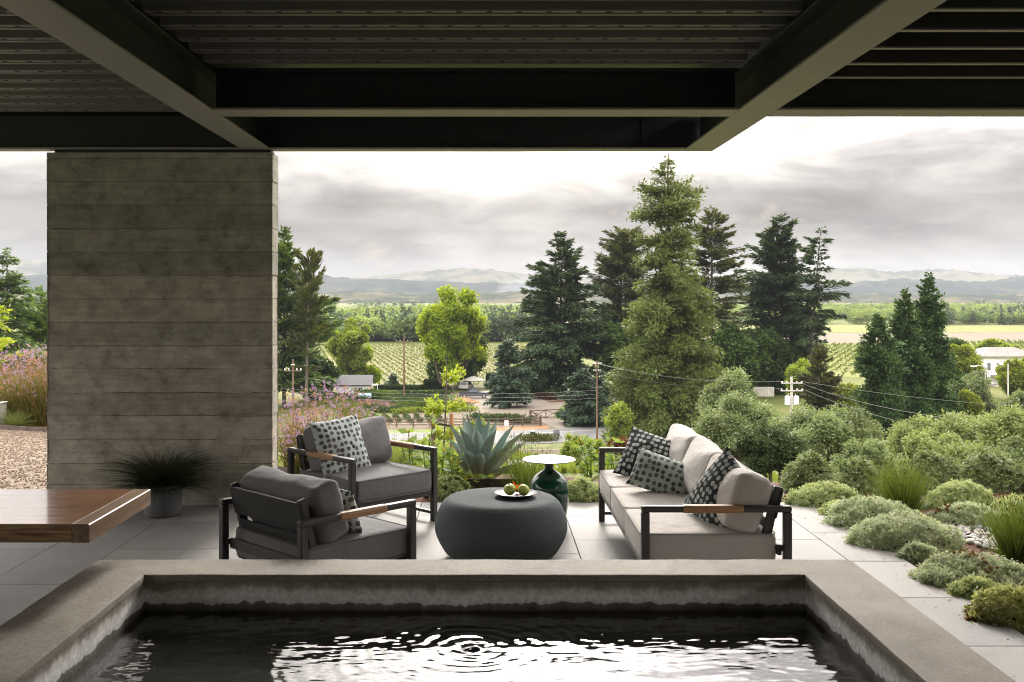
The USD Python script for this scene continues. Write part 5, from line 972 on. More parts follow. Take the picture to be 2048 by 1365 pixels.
# ------------------------------------------------------------------ trees
def conifer_mesh(h, prof, seed, nb=130, dens=26, start=0.06, up=0.25, droop=0.35, leafL=0.5, leafW=0.16, wid=0.30, gap=0.30, hang=0.2, trunks=((0, 0, 1.0),), tr=0.011, lean=0.0, flat=0.07, bow=0.0, bushy=0.0, thin=0.0):
    """trunk tubes, limbs, and needle sprays along the limbs. prof(q): crown radius (metres) at relative height q"""
    rng = np.random.default_rng(seed); tmb, bmb, PP, DD, NN, LL = MB(), MB(), [], [], [], []
    for tx, ty, ts in trunks:
        H = h * ts; zz = np.linspace(0, 1, 14)
        tp = np.stack([tx * (1 - 0.5 * zz) + lean * h * zz + bow * h * np.sin(zz * PI), ty * (1 - 0.4 * zz), H * zz], 1); tp[:, :2] += rng.normal(0, 0.0012 * H, (14, 2)) * zz[:, None]
        tmb.tube(tp, H * tr * (1 - zz * 0.93) + 0.02, 9)
        n = int(nb * ts / len(trunks) ** 0.5)
        q = start + (1 - start) * np.sort(rng.uniform(0, 1, n) ** 0.92); az = np.arange(n) * 2.39996 + rng.normal(0, 0.5, n)
        clump = meshkit.noise(np.stack([np.cos(az) * 1.6 + seed, np.sin(az) * 1.6, q * h * 0.16], 1), seed)
        L = np.array([prof(x) for x in q]) * rng.uniform(0.52, 1.14, n) * (0.78 + 0.68 * clump); L = L * np.where(clump < gap, 0.45, 1.0); L = np.maximum(L, 0.15)
        base = np.stack([np.interp(q, zz, tp[:, k]) for k in range(3)], 1)
        out = np.stack([np.cos(az), np.sin(az), 0 * az], 1); perp = np.stack([-np.sin(az), np.cos(az), 0 * az], 1)
        upq = up * (0.35 + 1.3 * q) + rng.normal(0, 0.08, n); dr = droop * (1.15 - q) + rng.normal(0, 0.05, n)
        def pt_(i, t): return base[i] + out[i] * (L[i] * t)[:, None] + np.array([0, 0, 1.0]) * (L[i] * (upq[i] * t - dr[i] * t * t))[:, None]
        for i in range(n):
            if L[i] > 0.5:
                ii = np.full(4, i); bmb.tube(pt_(ii, np.array([0, 0.35, 0.7, 1.0])), np.array([1, 0.7, 0.4, 0.12]) * (0.012 + 0.012 * L[i]), 4, False)
        w = L ** 1.25 * (1 - thin * np.clip((q - 0.35) / 0.5, 0, 1)); m = int(dens * w.sum()); i = rng.choice(n, m, p=w / w.sum()); t = rng.uniform(0.10, 1.0, m) ** 0.85
        s = rng.normal(0, 0.5, m); wd = wid * L[i] * (1.05 - 0.85 * t) + 0.10
        c = pt_(i, t) + perp[i] * (s * wd)[:, None]; c[:, 2] += rng.normal(0, flat, m) * L[i] ** 0.6 - np.abs(s) * wd * 0.25
        c[:, 2] -= hang * rng.uniform(0, 1, m) * (0.4 + L[i] * 0.25)
        D = out[i] * 0.75 + perp[i] * (np.sign(s) * rng.uniform(0.1, 0.8, m))[:, None]; D[:, 2] += upq[i] - 2 * dr[i] * t - hang * 1.2 + rng.normal(0, 0.25, m)
        if bushy:                                         # rounded tufts of spray along the limbs
            bq = (rng.uniform(0, 1, m) < bushy * np.clip(1.2 - 1.15 * q[i], 0, 1)); tk = np.array([0.35, 0.62, 0.86, 1.0])[rng.integers(0, 4, m)]; sd = sphere_dirs(m, rng); side = (((i * 7919) % 5) - 2) * 0.07
            cc = pt_(i, tk) + perp[i] * (side * L[i])[:, None] + sd * (L[i] * 0.20 * (0.6 + 0.4 * np.sqrt(rng.uniform(0, 1, m))) * (1.25 - 0.5 * tk) + 0.15)[:, None] * [1, 1, 0.8]
            c[bq] = cc[bq]; D[bq] = (sd * 0.8 + rng.normal(0, 0.5, (m, 3)))[bq]
        PP.append(c); DD.append(D); NN.append(norm(rng.normal(0, 0.55, (m, 3)) + [0, 0, 1.0])); LL.append(rng.uniform(0.6, 1.25, m) * (0.75 + 0.25 * np.minimum(L[i], 3) / 3))
    P, D, N, S = np.vstack(PP), np.vstack(DD), np.vstack(NN), np.concatenate(LL)
    return tmb.out(), (bmb.out() if bmb.n else None), leaves(P, D, N, leafL * S, leafW * S, 0.4)
def tree_thing(name, label, base, parts, mats, group=None, cat='tree', rotz=0):
    t = thing(name, label, cat, base, rotz, group); trunk, limbs, crown = parts
    obj('trunk', trunk, K[mats[0]], t, smooth=True)
    if limbs is not None: obj('limbs', limbs, K[mats[0]], t, smooth=True)
    obj('crown', crown, K[mats[1]], t, kind='stuff'); return t
def where(u, Y, vtop):
    x = (u - VU) / FPX * Y; z = gz(x, Y); return (x, Y, z), EYE - (vtop - VV) / FPX * Y - z
def pw(*kv):                                              # piecewise profile
    a = np.array(kv, float).reshape(-1, 2); return lambda q: float(np.interp(q, a[:, 0], a[:, 1]))
def conifer(name, label, u, Y, vtop, prof_px, mats, seed, **kw):
    b, h = where(u, Y, vtop); a = np.array(prof_px, float).reshape(-1, 2)          # (pixel row, crown radius in pixels)
    z = EYE - (a[:, 0] - VV) / FPX * Y - b[2]; q = z / h; r = a[:, 1] / FPX * Y; o = np.argsort(q)
    f = lambda x: float(np.interp(x, q[o], r[o]))
    return tree_thing(name, label, b, conifer_mesh(h, f, seed, **kw), mats)
# the great redwood in the middle
conifer('redwood_tree', 'tallest redwood, olive green, rising to the roof edge in the middle', 1337, 128, 308, [(308, 3), (335, 16), (365, 30), (400, 54), (425, 74), (470, 50), (520, 50), (570, 60), (620, 76), (700, 80), (790, 98), (850, 100), (885, 84)], ('redbark', 'redwood'), 1, nb=300, dens=72, start=0.04, up=0.22, droop=0.42, leafL=0.55, leafW=0.24, wid=0.36, gap=0.30, hang=0.15, tr=0.014, bushy=0.85, thin=0.55)
conifer('fir_tree', 'dark broad fir left of the redwoods, behind the gravel court', 1122, 186, 463, [(463, 2), (480, 16), (510, 26), (550, 50), (600, 62), (650, 78), (700, 92), (750, 95), (775, 84)], ('bark', 'fir'), 2, nb=230, dens=26, start=0.06, up=0.30, droop=0.30, leafL=1.0, leafW=0.30, wid=0.36, gap=0.34, hang=0.15)
conifer('conifer_tree', 'twin trunked brown green conifer between the dark fir and the redwood', 1242, 194, 462, [(462, 14), (480, 30), (540, 52), (580, 60), (620, 50), (680, 44), (740, 36), (780, 20)], ('bark', 'fir2'), 3, nb=230, dens=22, start=0.10, up=0.42, droop=0.42, leafL=0.95, leafW=0.24, wid=0.24, gap=0.32, hang=0.25, trunks=((0, 0, 1.0), (1.3, 0.4, 0.985)))
conifer('conifer_tree', 'tall conifer with level layered branches right of the great redwood', 1424, 182, 414, [(414, 3), (440, 18), (480, 40), (540, 52), (600, 58), (650, 56), (700, 50), (770, 52)], ('bark', 'fir2'), 4, nb=240, dens=22, start=0.10, up=0.30, droop=0.22, leafL=0.95, leafW=0.22, wid=0.16, gap=0.22, hang=0.10, flat=0.03)
conifer('fir_tree', 'dark fir with two close trunks on the right of the redwoods', 1558, 196, 430, [(430, 3), (455, 22), (500, 44), (540, 62), (580, 72), (620, 66), (660, 66), (700, 56), (720, 30)], ('bark', 'fir'), 5, nb=200, dens=24, start=0.20, up=0.30, droop=0.32, leafL=1.0, leafW=0.30, wid=0.30, gap=0.36, hang=0.15, trunks=((-0.9, 0, 0.97), (0.9, 0.5, 1.0)))
conifer('pine_tree', 'thin leaning conifer with sparse long branches beside the dark fir', 1614, 186, 455, [(455, 3), (480, 20), (530, 36), (570, 56), (620, 62), (670, 52), (690, 30)], ('bark', 'fir'), 6, nb=90, dens=24, start=0.24, up=0.18, droop=0.25, leafL=1.0, leafW=0.28, wid=0.26, gap=0.42, hang=0.1, lean=0.083)
conifer('redwood_tree', 'shortest of the three dense dark redwoods by the power lines', 1757, 118, 625, [(625, 1), (650, 11), (690, 25), (740, 37), (800, 44), (850, 45), (880, 41)], ('redbark', 'cypress'), 7, nb=220, dens=62, start=0.03, up=0.35, droop=0.30, leafL=0.55, leafW=0.20, wid=0.34, gap=0.26, hang=0.05, bushy=0.7)
conifer('redwood_tree', 'middle one of the three dense dark redwoods by the power lines', 1810, 124, 578, [(578, 1), (610, 13), (660, 25), (720, 34), (790, 42), (850, 45), (872, 39)], ('redbark', 'cypress'), 8, nb=250, dens=60, start=0.03, up=0.35, droop=0.30, leafL=0.58, leafW=0.20, wid=0.34, gap=0.26, hang=0.05, bushy=0.7)
conifer('redwood_tree', 'tallest of the three dense dark redwoods by the power lines', 1858, 128, 547, [(547, 1), (580, 14), (620, 23), (680, 32), (740, 39), (800, 44), (865, 41)], ('redbark', 'cypress'), 9, nb=270, dens=58, start=0.03, up=0.35, droop=0.30, leafL=0.60, leafW=0.21, wid=0.34, gap=0.26, hang=0.05, bushy=0.7)
conifer('golden_conifer', 'small golden tinged pointed conifer behind the transformer pole', 1641, 140, 690, [(690, 2), (720, 14), (760, 26), (800, 34), (850, 36)], ('bark', 'golden'), 10, nb=130, dens=70, start=0.03, up=0.5, droop=0.2, leafL=0.5, leafW=0.18, wid=0.34, gap=0.2, hang=0.05)
conifer('cedar_tree', 'dark blue green conifer with a thick trunk beside the parked truck', 1017, 166, 678, [(678, 3), (700, 18), (730, 28), (760, 36), (790, 40), (806, 38)], ('bark', 'bluespruce'), 11, nb=130, dens=40, start=0.10, up=0.25, droop=0.25, leafL=0.75, leafW=0.25, wid=0.40, gap=0.30, hang=0.15, tr=0.04)
conifer('spruce_tree', 'blue green spruce inside the curved driveway fence', 1168, 143, 738, [(738, 3), (760, 20), (790, 36), (820, 46), (843, 48)], ('bark', 'bluespruce'), 12, nb=170, dens=70, start=0.03, up=0.20, droop=0.22, leafL=0.55, leafW=0.20, wid=0.36, gap=0.2, hang=0.12, tr=0.02)
conifer('spruce_tree', 'darker spruce behind the blue green spruce and the pole', 1200, 150, 742, [(742, 3), (770, 14), (800, 26), (836, 34)], ('bark', 'bluespruce'), 13, nb=110, dens=60, start=0.04, up=0.20, droop=0.22, leafL=0.55, leafW=0.20, wid=0.36, gap=0.2, hang=0.12, tr=0.02)
conifer('cedar_tree', 'layered green cedar at the far left behind the verbena', 14, 112, 495, [(495, 2), (530, 20), (570, 32), (610, 60), (650, 74), (700, 92), (740, 100), (800, 90)], ('bark', 'pine'), 14, nb=170, dens=34, start=0.05, up=0.15, droop=0.28, leafL=0.75, leafW=0.22, wid=0.34, gap=0.25, hang=0.25)
conifer('pine_tree', 'dark round topped tree against the left side of the concrete wall', 84, 120, 590, [(590, 14), (620, 34), (660, 42), (700, 46), (760, 44)], ('bark', 'pine'), 15, nb=130, dens=42, start=0.05, up=0.5, droop=0.3, leafL=0.7, leafW=0.24, wid=0.4, gap=0.3, hang=0.1)
conifer('pine_tree', 'large dark pine right of the concrete wall', 568, 165, 462, [(462, 6), (500, 28), (540, 50), (580, 66), (620, 76), (660, 82), (700, 86), (770, 88)], ('bark', 'pine'), 16, nb=190, dens=30, start=0.10, up=0.45, droop=0.22, leafL=0.95, leafW=0.30, wid=0.36, gap=0.36, hang=0.05)
conifer('pine_tree', 'bushy topped young pine leaning out beside the large dark pine', 612, 158, 508, [(508, 6), (530, 26), (560, 32), (600, 36), (660, 42), (720, 30)], ('bark', 'fir2'), 17, nb=80, dens=26, start=0.25, up=0.65, droop=0.15, leafL=0.9, leafW=0.28, wid=0.36, gap=0.36, hang=0.0, lean=0.02)
conifer('spruce_tree', 'small dark conical spruce at the edge of the vineyard', 785, 202, 748, [(748, 2), (758, 8), (770, 14), (782, 16)], ('bark', 'bluespruce'), 18, nb=70, dens=50, start=0.04, leafL=0.6, leafW=0.25, gap=0.2)

def broad_mesh(h, rx, ry, zc, rz, seed, nl=16000, lobes=26, lobe=0.36, leafL=0.4, leafW=0.2, trunk_r=0.25, fork=0.35, base_z=0.0, shell=0.55, trunks=1, core=0.0, lift=0.2):
    """trunk, limbs to every lobe, and leaves through a crown of uneven lobes. zc, rz: centre and half height of the crown"""
    rng = np.random.default_rng(seed); d = sphere_dirs(lobes, rng); rad = rng.uniform(0.45, 0.92, lobes); d[:, 2] *= 0.95
    C = d * rad[:, None] * np.array([rx, ry, rz]) * (1 - lobe * 0.55) / 0.92 + [0, 0, zc]; C[0] = [0, 0, zc + rz * 0.55]
    R = lobe * rng.uniform(0.65, 1.25, lobes) * min(rx, rz) ** 0.5 * ((rx + rz) / 2) ** 0.5
    tm, lm = MB(), MB()
    for k in range(trunks):
        o = np.array([rng.normal(0, 0.3), rng.normal(0, 0.3), 0]) * (trunks > 1) * rx * 0.5; f = np.array([o[0] * 0.4 + rng.normal(0, 0.06 * h), rng.normal(0, 0.05 * h), zc - rz * (1 - fork)])
        tm.tube([o * 1.0 + [0, 0, base_z], o * 0.8 + f * 0.3 + [0, 0, base_z * 0.4], f * [0.8, 0.8, 0.75], f], [trunk_r * 1.2, trunk_r, trunk_r * 0.85, trunk_r * 0.7], 8)
        for c in C[k::trunks]:
            mid = f * 0.55 + c * 0.45 + np.array([0, 0, rng.normal(0.05, 0.05) * h * 0.3]); lm.tube([f, mid, c], [trunk_r * 0.45, trunk_r * 0.25, trunk_r * 0.06], 5, False)
    w = R ** 2; i = rng.choice(lobes, nl, p=w / w.sum()); dd = sphere_dirs(nl, rng); rr = (shell + (1 - shell) * rng.uniform(0, 1, nl)) ; q = rng.uniform(0, 1, nl) < 0.22; rr[q] = rng.uniform(0.15, 0.8, q.sum())
    lump = 0.78 + 0.5 * meshkit.fbm(dd * 2.6 + i[:, None] * 3.7, 3, seed)
    P = C[i] + dd * (R[i] * rr * lump)[:, None]; D = norm(dd * 0.6 + rng.normal(0, 0.7, (nl, 3)) + [0, 0, -0.15]); N = norm(dd * 0.5 + rng.normal(0, 0.5, (nl, 3)) + [0, 0, 0.8])
    S = rng.uniform(0.65, 1.3, nl); ok = P[:, 2] > base_z - 0.2
    return tm.out(), lm.out(), leaves(P[ok], D[ok], N[ok], (leafL * S)[ok], (leafW * S)[ok])
def broadleaf(name, label, u, Y, vtop, vbot, half_px, mats, seed, cat='tree', ypush=1.0, **kw):
    """crown between pixel rows vtop and vbot, half_px to either side of u"""
    x = (u - VU) / FPX * Y; z = gz(x, Y); zt, zb_ = EYE - (vtop - VV) / FPX * Y - z, max(0.1, EYE - (vbot - VV) / FPX * Y - z); r = half_px / FPX * Y
    return tree_thing(name, label, (x, Y, z), broad_mesh(zt, r, r * ypush, (zt + zb_) / 2, (zt - zb_) / 2 * 1.02, seed, **kw), mats, cat=cat)
broadleaf('spring_tree', 'tall bright yellow green tree standing in the middle before the vineyard', 905, 196, 562, 770, 72, ('bark', 'maple'), 31, nl=30000, lobes=85, lobe=0.19, leafL=0.62, leafW=0.36, trunk_r=0.45, fork=0.1, trunks=2, shell=0.3)
broadleaf('dark_tree', 'rounded darker green tree behind the foot of the bright tree', 912, 205, 655, 770, 72, ('bark', 'darkleaf'), 32, nl=15000, lobes=34, lobe=0.32, leafL=0.8, leafW=0.45, trunk_r=0.4)
broadleaf('poplar_tree', 'airy mid green tree with several trunks beside the white shed', 702, 192, 636, 758, 54, ('bark', 'poplar'), 33, nl=13000, lobes=44, lobe=0.2, leafL=0.6, leafW=0.32, trunk_r=0.2, fork=0.05, trunks=4, shell=0.3)
broadleaf('poplar_tree', 'small bright tree leaning over the right end of the white shed roof', 742, 195, 728, 785, 24, ('bark', 'maple'), 34, nl=4500, lobes=16, leafL=0.6, leafW=0.32, trunk_r=0.12)
broadleaf('dark_tree', 'dark rounded tree left of the white shed', 628, 178, 706, 800, 48, ('bark', 'darkleaf'), 35, nl=12000, lobes=30, lobe=0.34, leafL=0.75, leafW=0.4, trunk_r=0.3)
broadleaf('dark_tree', 'dark bushy tree under the left side of the twin fir', 1535, 188, 655, 790, 78, ('bark', 'darkleaf'), 36, nl=20000, lobes=40, lobe=0.32, leafL=0.8, leafW=0.45, trunk_r=0.4)
broadleaf('dark_tree', 'dark bushy tree filling the gap right of the great redwood', 1462, 176, 640, 800, 50, ('bark', 'darkleaf'), 37, nl=14000, lobes=34, lobe=0.32, leafL=0.75, leafW=0.42, trunk_r=0.4)
broadleaf('dark_tree', 'dark tree behind the trunk of the leaning conifer', 1606, 196, 690, 800, 44, ('bark', 'darkleaf'), 38, nl=10000, lobes=26, lobe=0.34, leafL=0.75, leafW=0.42, trunk_r=0.3)
broadleaf('dark_tree', 'deep green tree behind the dark fir and the blue spruce', 1250, 184, 640, 790, 62, ('bark', 'darkleaf'), 39, nl=14000, lobes=34, lobe=0.32, leafL=0.8, leafW=0.45, trunk_r=0.4)
broadleaf('dark_tree', 'low dark tree in the shade below the dark fir', 1090, 192, 712, 792, 70, ('bark', 'fir'), 40, nl=12000, lobes=34, lobe=0.32, leafL=0.8, leafW=0.45, trunk_r=0.3)
broadleaf('green_tree', 'fresh green tree left of the golden conifer', 1606, 150, 722, 800, 40, ('bark', 'poplar'), 41, nl=10000, lobes=26, lobe=0.32, leafL=0.5, leafW=0.28, trunk_r=0.2)
broadleaf('green_tree', 'loose light green tree between the golden conifer and the three redwoods', 1700, 150, 765, 850, 42, ('bark', 'limetree'), 42, nl=8000, lobes=26, lobe=0.32, leafL=0.5, leafW=0.28, trunk_r=0.2)
broadleaf('grey_tree', 'dark grey green rounded tree behind the three redwoods', 1910, 225, 678, 775, 38, ('bark', 'darkleaf'), 43, nl=9000, lobes=24, lobe=0.36, leafL=0.8, leafW=0.45, trunk_r=0.3)
broadleaf('lime_tree', 'yellow green tree just right of the three redwoods', 1925, 190, 690, 790, 42, ('bark', 'limetree'), 44, nl=11000, lobes=26, lobe=0.34, leafL=0.65, leafW=0.36, trunk_r=0.25)
broadleaf('lime_tree', 'yellow green tree in front of the white house', 2026, 176, 716, 790, 36, ('bark', 'limetree'), 45, nl=9000, lobes=24, lobe=0.34, leafL=0.6, leafW=0.34, trunk_r=0.2)
broadleaf('green_tree', 'green tree hiding the right end of the white house', 2062, 182, 705, 780, 30, ('bark', 'poplar'), 46, nl=6000, lobes=20, lobe=0.34, leafL=0.6, leafW=0.34, trunk_r=0.2)
broadleaf('grey_tree', 'grey green tree below the white house', 1952, 140, 742, 850, 48, ('bark', 'olive'), 47, nl=13000, lobes=30, lobe=0.32, leafL=0.45, leafW=0.22, trunk_r=0.2)
broadleaf('lime_tree', 'low yellow green shrub below the grey green tree', 1935, 126, 780, 850, 24, ('bark', 'limetree'), 48, nl=4500, lobes=16, leafL=0.42, leafW=0.24, trunk_r=0.1)
broadleaf('grey_tree', 'pale feathery tree rising behind the white house roof', 1995, 235, 680, 720, 42, ('bark', 'poplar'), 49, nl=5000, lobes=22, lobe=0.3, leafL=0.8, leafW=0.35, trunk_r=0.2)
broadleaf('green_tree', 'mixed green shrubs at the right edge below the house', 2040, 130, 780, 850, 40, ('bark', 'olive'), 50, nl=9000, lobes=26, leafL=0.42, leafW=0.22, trunk_r=0.15)
# the oaks and olives on the slope, nearest on the right
def slope_tree(label, u, Y, vtop, vbot, half, mat, seed, nl, lL, **kw):
    broadleaf('oak_tree' if mat == 'olive2' else 'olive_tree', label, u, Y, vtop, vbot, half, ('bark', mat), seed, nl=nl, lobes=kw.pop('lobes', 70), lobe=kw.pop('lobe', 0.27), shell=kw.pop('shell', 0.12), leafL=lL, leafW=lL * 0.5, trunk_r=0.09, fork=0.15, trunks=kw.pop('trunks', 3), **kw)
slope_tree('grey green tree with a high top lobe below the great redwood', 1462, 74, 726, 900, 66, 'olive', 51, 26000, 0.22)
slope_tree('broad grey green tree behind the sofa, left of the transformer pole', 1475, 56, 775, 945, 105, 'olive', 52, 42000, 0.17)
slope_tree('large olive tree in front of the transformer pole', 1650, 46, 800, 975, 128, 'olive', 53, 52000, 0.14)
slope_tree('darker tree behind the near sofa cushions, showing grey trunks below', 1545, 33, 850, 950, 84, 'hedge', 54, 30000, 0.105)
slope_tree('fresh green oak in front of the three redwoods', 1905, 40, 812, 985, 130, 'olive2', 55, 56000, 0.125)
slope_tree('fresh green oak at the right edge of the picture, highest of the oaks', 2040, 32, 800, 1000, 95, 'olive2', 56, 42000, 0.105)
slope_tree('low spreading grey green tree above the steel planter', 1740, 24, 880, 1000, 86, 'olive', 57, 42000, 0.078)
slope_tree('low oak directly behind the tall silver mound', 1895, 21, 868, 1005, 120, 'olive2', 58, 52000, 0.072)
slope_tree('oak foliage behind the second rush at the right edge', 2055, 19, 880, 1010, 85, 'olive', 59, 36000, 0.068)
slope_tree('rusty tinged shrub in front of the three redwoods', 1720, 66, 838, 905, 60, 'golden', 60, 11000, 0.2)
slope_tree('small loose tree on the slope behind the green side table', 1166, 58, 862, 945, 58, 'poplar', 61, 9000, 0.15, lobe=0.2, lobes=40, trunks=1)
slope_tree('green shrub on the slope behind the agave', 952, 66, 838, 905, 42, 'poplar', 62, 7000, 0.16)
slope_tree('russet shrub left of the far sofa arm', 1240, 62, 872, 915, 34, 'redshrub', 63, 4000, 0.14)
slope_tree('green tree right below the great redwood beside the road', 1240, 112, 800, 890, 30, 'poplar', 64, 5000, 0.3)
# ------------------------------------------------------------------ the valley: roads, court, garden, vineyards
flat = lambda x, y: np.full(np.shape(x), PLAIN)
def sheet(name, pix, mat, lift, step=12.0):
    p = np.array([G(*q)[:2] for q in pix]); v, f = drape(p, flat, step, lift); return obj(name, (v, f), K[mat], kind='structure')
PZ = 0.02
sheet('garden_ground', [(560, 850), (700, 800), (900, 786), (1000, 790), (1240, 800), (1300, 850), (1180, 856), (900, 872), (560, 885)], 'bare', PZ)
sheet('gravel_yard', [(895, 803), (960, 782), (1060, 778), (1200, 782), (1235, 800), (1150, 832), (1128, 846), (1215, 857), (1120, 861), (1085, 846), (1060, 838), (985, 836), (930, 818)], 'court', PZ + 0.02)
sheet('yard_bed', [(1072, 795), (1100, 786), (1150, 785), (1160, 803), (1100, 806)], 'mulch', PZ + 0.04)
sheet('spruce_bed', [(1105, 835), (1135, 800), (1215, 805), (1240, 842), (1180, 850), (1135, 845)], 'lawn', PZ + 0.045)
sheet('lawn', [(770, 790), (795, 782), (900, 779), (905, 786), (800, 793)], 'lawn', PZ + 0.03)
sheet('verge', [(560, 868), (985, 857), (985, 867), (560, 884)], 'lawn', PZ + 0.03)
sheet('bark_verge', [(990, 856.5), (1095, 852), (1100, 858), (990, 866)], 'orangesoil', PZ + 0.034)
sheet('garden_green', [(640, 803), (690, 798), (905, 790), (930, 812), (880, 822), (800, 828), (740, 838), (700, 852), (620, 858)], 'lawn', PZ + 0.012)
sheet('road', [(420, 878), (760, 868), (1000, 863), (1110, 859), (1180, 855), (1230, 848), (1290, 838), (1420, 812), (1470, 808), (1400, 836), (1300, 866), (1230, 876), (1100, 888), (1000, 890), (760, 896), (420, 908)], 'asphalt', PZ + 0.05)
rp = [(420, 889), (760, 878), (1000, 871.5), (1110, 866), (1180, 862)]
rl = MB()
for a, b in zip(rp[:-1], rp[1:]): rl.bar(G(*a) + [0, 0, PZ + 0.058], G(*b) + [0, 0, PZ + 0.058], 0.14, 0.006, 0.001)
obj('road_line', rl.out(), K['paint'], kind='structure')
# the lane on the slope below the garden, with its pale wall
ln = np.array([(1.2, 62), (30, 58), (34, 66), (16, 70), (2, 71)]); v, f = drape(ln, terrain, 1.5, 0.06); obj('lane', (v, f), K['asphalt'], smooth=True, kind='structure')
ln = np.array([(-16, 84), (-6, 86), (-6, 92), (-18, 91)]); v, f = drape(ln, terrain, 1.5, 0.07); obj('lane_spur', (v, f), K['asphalt'], smooth=True, kind='structure')
lw = thing('lane_wall', 'low pale wall line on the slope behind the green side table', 'wall')
for k in range(5):
    a, b = at(1000 + 28 * k, 899, 92), at(1028 + 28 * k, 899, 92); obj('wall_block', MB().bar(a - [0, 0, 0.3], b - [0, 0, 0.3] - (b - a) * 0.01, 0.2, 0.62, 0.01).out(), K['court'], lw)
# vineyard with every row a thing of its own
sheet('vineyard_ground', [(560, 770), (690, 692), (1010, 688), (1045, 700), (1075, 745), (1060, 778), (900, 776), (760, 786), (600, 800)], 'vsoil', PZ + 0.015, 40)
rng = np.random.default_rng(201); rd = np.array([-0.2, 1.0, 0]) / math.hypot(0.2, 1)
for k in range(58):
    x0 = -62 + k * 1.85                                    # where the row crosses depth 210
    y0, y1 = 204 + 0.03 * abs(k - 20), 374 - 0.6 * max(0, k - 44); n = 620
    y = np.sort(rng.uniform(y0, y1, n)); P0 = np.stack([x0 - 0.2 * (y - 210), y, np.full(n, PLAIN + 0.35)], 1) + rng.normal(0, 1, (n, 3)) * [0.11, 0, 0.16]
    u = VU + FPX * P0[:, 0] / y; P0 = P0[(u > 560) & (u < 1070)]; n = len(P0)
    if n < 40: continue
    D = norm(rng.normal(0, 0.6, (n, 3)) + [0, 0, 0.7]); S = rng.uniform(0.28, 0.5, n)
    t = thing('vine_row', 'long row of young green vines in the field behind the bright tree', 'vine row', group='vine rows of the field behind the bright tree')
    obj('vine_leaves', leaves(P0, D, norm(rng.normal(0, 1, (n, 3)) + [0, -0.6, 0.4]), S, S * 0.62), K['vine'], t, kind='stuff')
# fields on the right
sheet('vine_field', [(1440, 672), (1700, 684), (2300, 690), (2300, 772), (1900, 765), (1650, 752), (1440, 742)], 'vgreen', PZ + 0.015, 30)
sheet('ploughed_field', [(1380, 668), (2300, 664), (2300, 683), (1900, 683), (1720, 688), (1600, 686), (1380, 680)], 'bare', PZ + 0.03, 60)
sheet('mustard_field', [(1300, 651), (1700, 650), (2300, 655), (2300, 664), (1300, 667.5)], 'vgreen', PZ + 0.02, 80)
def row_leaves(name, xr, yr, sp, ang, n, mat, clip):
    rng = np.random.default_rng(len(name) + 7); y = rng.uniform(*yr, n); k = rng.integers(int(xr[0] / sp), int(xr[1] / sp), n); x = k * sp + ang * (y - yr[0])
    u, v = VU + FPX * x / y, VV + FPX * (EYE - PLAIN) / y; C = Polygon(clip); ok = np.array([C.contains(shapely.Point(a, b)) for a, b in zip(u, v)]); x, y = x[ok], y[ok]; n = len(x)
    P0 = np.stack([x, y, np.full(n, PLAIN + 0.3)], 1) + rng.normal(0, 1, (n, 3)) * [0.15, 0, 0.2]; S = rng.uniform(0.4, 0.75, n) * (1 + (y - 230) / 500)
    obj(name, leaves(P0, norm(rng.normal(0, 0.6, (n, 3)) + [0, 0, 0.7]), norm(rng.normal(0, 1, (n, 3)) + [0, -0.6, 0.4]), S, S * 0.6), K[mat], kind='stuff')
row_leaves('vine_rows', (50, 340), (215, 440), 2.4, 0.45, 60000, 'vine', [(1480, 690), (1720, 690), (2060, 684), (2060, 764), (1480, 744)])
# garden: planted rows, raised beds
rng = np.random.default_rng(210)
def veg(label, pts, w, h, mat, n, lL=0.35):
    p = np.array([G(*q)[:2] for q in pts]); t = thing('garden_row', label, 'plant row'); seg = np.linalg.norm(np.diff(p, axis=0), axis=1); i = rng.choice(len(seg), n, p=seg / seg.sum()); q = rng.uniform(0, 1, (n, 1))
    c = p[i] + (p[i + 1] - p[i]) * q + rng.normal(0, w / 2, (n, 2)); z = PLAIN + h * rng.uniform(0, 1, n) * (0.6 + 0.4 * meshkit.noise(np.c_[c * 0.4, 0 * c[:, :1]], 3))
    D = norm(rng.normal(0, 0.7, (n, 3)) + [0, 0, 0.6]); S = lL * rng.uniform(0.7, 1.3, n)
    obj('leaves', leaves(np.c_[c, z], D, norm(rng.normal(0, 0.7, (n, 3)) + [0, 0, 0.6]), S, S * 0.5), K[mat], t, kind='stuff')
veg('bright green bank of plants along the left side of the garden', [(662, 806), (690, 820), (716, 838), (735, 852)], 2.2, 1.3, 'veg_b', 5000)
veg('bushy green row right in front of the blue tank', [(715, 799), (745, 797), (780, 800)], 1.6, 1.7, 'veg_b', 3000)
veg('dark green row in front of the shed wall', [(655, 797), (690, 800), (725, 803)], 1.2, 1.0, 'veg_a', 2200)
veg('grey green row of vegetables in front of the raised beds', [(735, 818), (765, 826), (800, 824), (830, 822)], 1.3, 0.9, 'veg_a', 3000)
veg('blue green block of tall kale in the middle of the garden', [(795, 808), (840, 806), (880, 804)], 2.6, 1.3, 'veg_a', 4200)
veg('bright green vegetable row right of the raised beds', [(805, 816), (850, 814), (890, 815), (925, 818)], 2.2, 1.2, 'veg_b', 4200)
veg('yellow green squash row above the split rail fence', [(790, 828), (830, 825), (880, 824), (950, 822)], 1.1, 0.8, 'limetree', 2200)
veg('pale hedge row along the far edge of the garden', [(770, 793), (830, 791), (900, 790)], 0.9, 0.9, 'veg_a', 2400)
veg('pale flowering rose row behind the wooden fence', [(945, 840), (980, 842), (1020, 845), (1058, 848)], 1.3, 1.3, 'veg_a', 3000)
veg('white rose blooms along the wooden fence', [(945, 838), (980, 840), (1020, 843), (1058, 846)], 1.4, 1.5, 'rose', 500, 0.22)
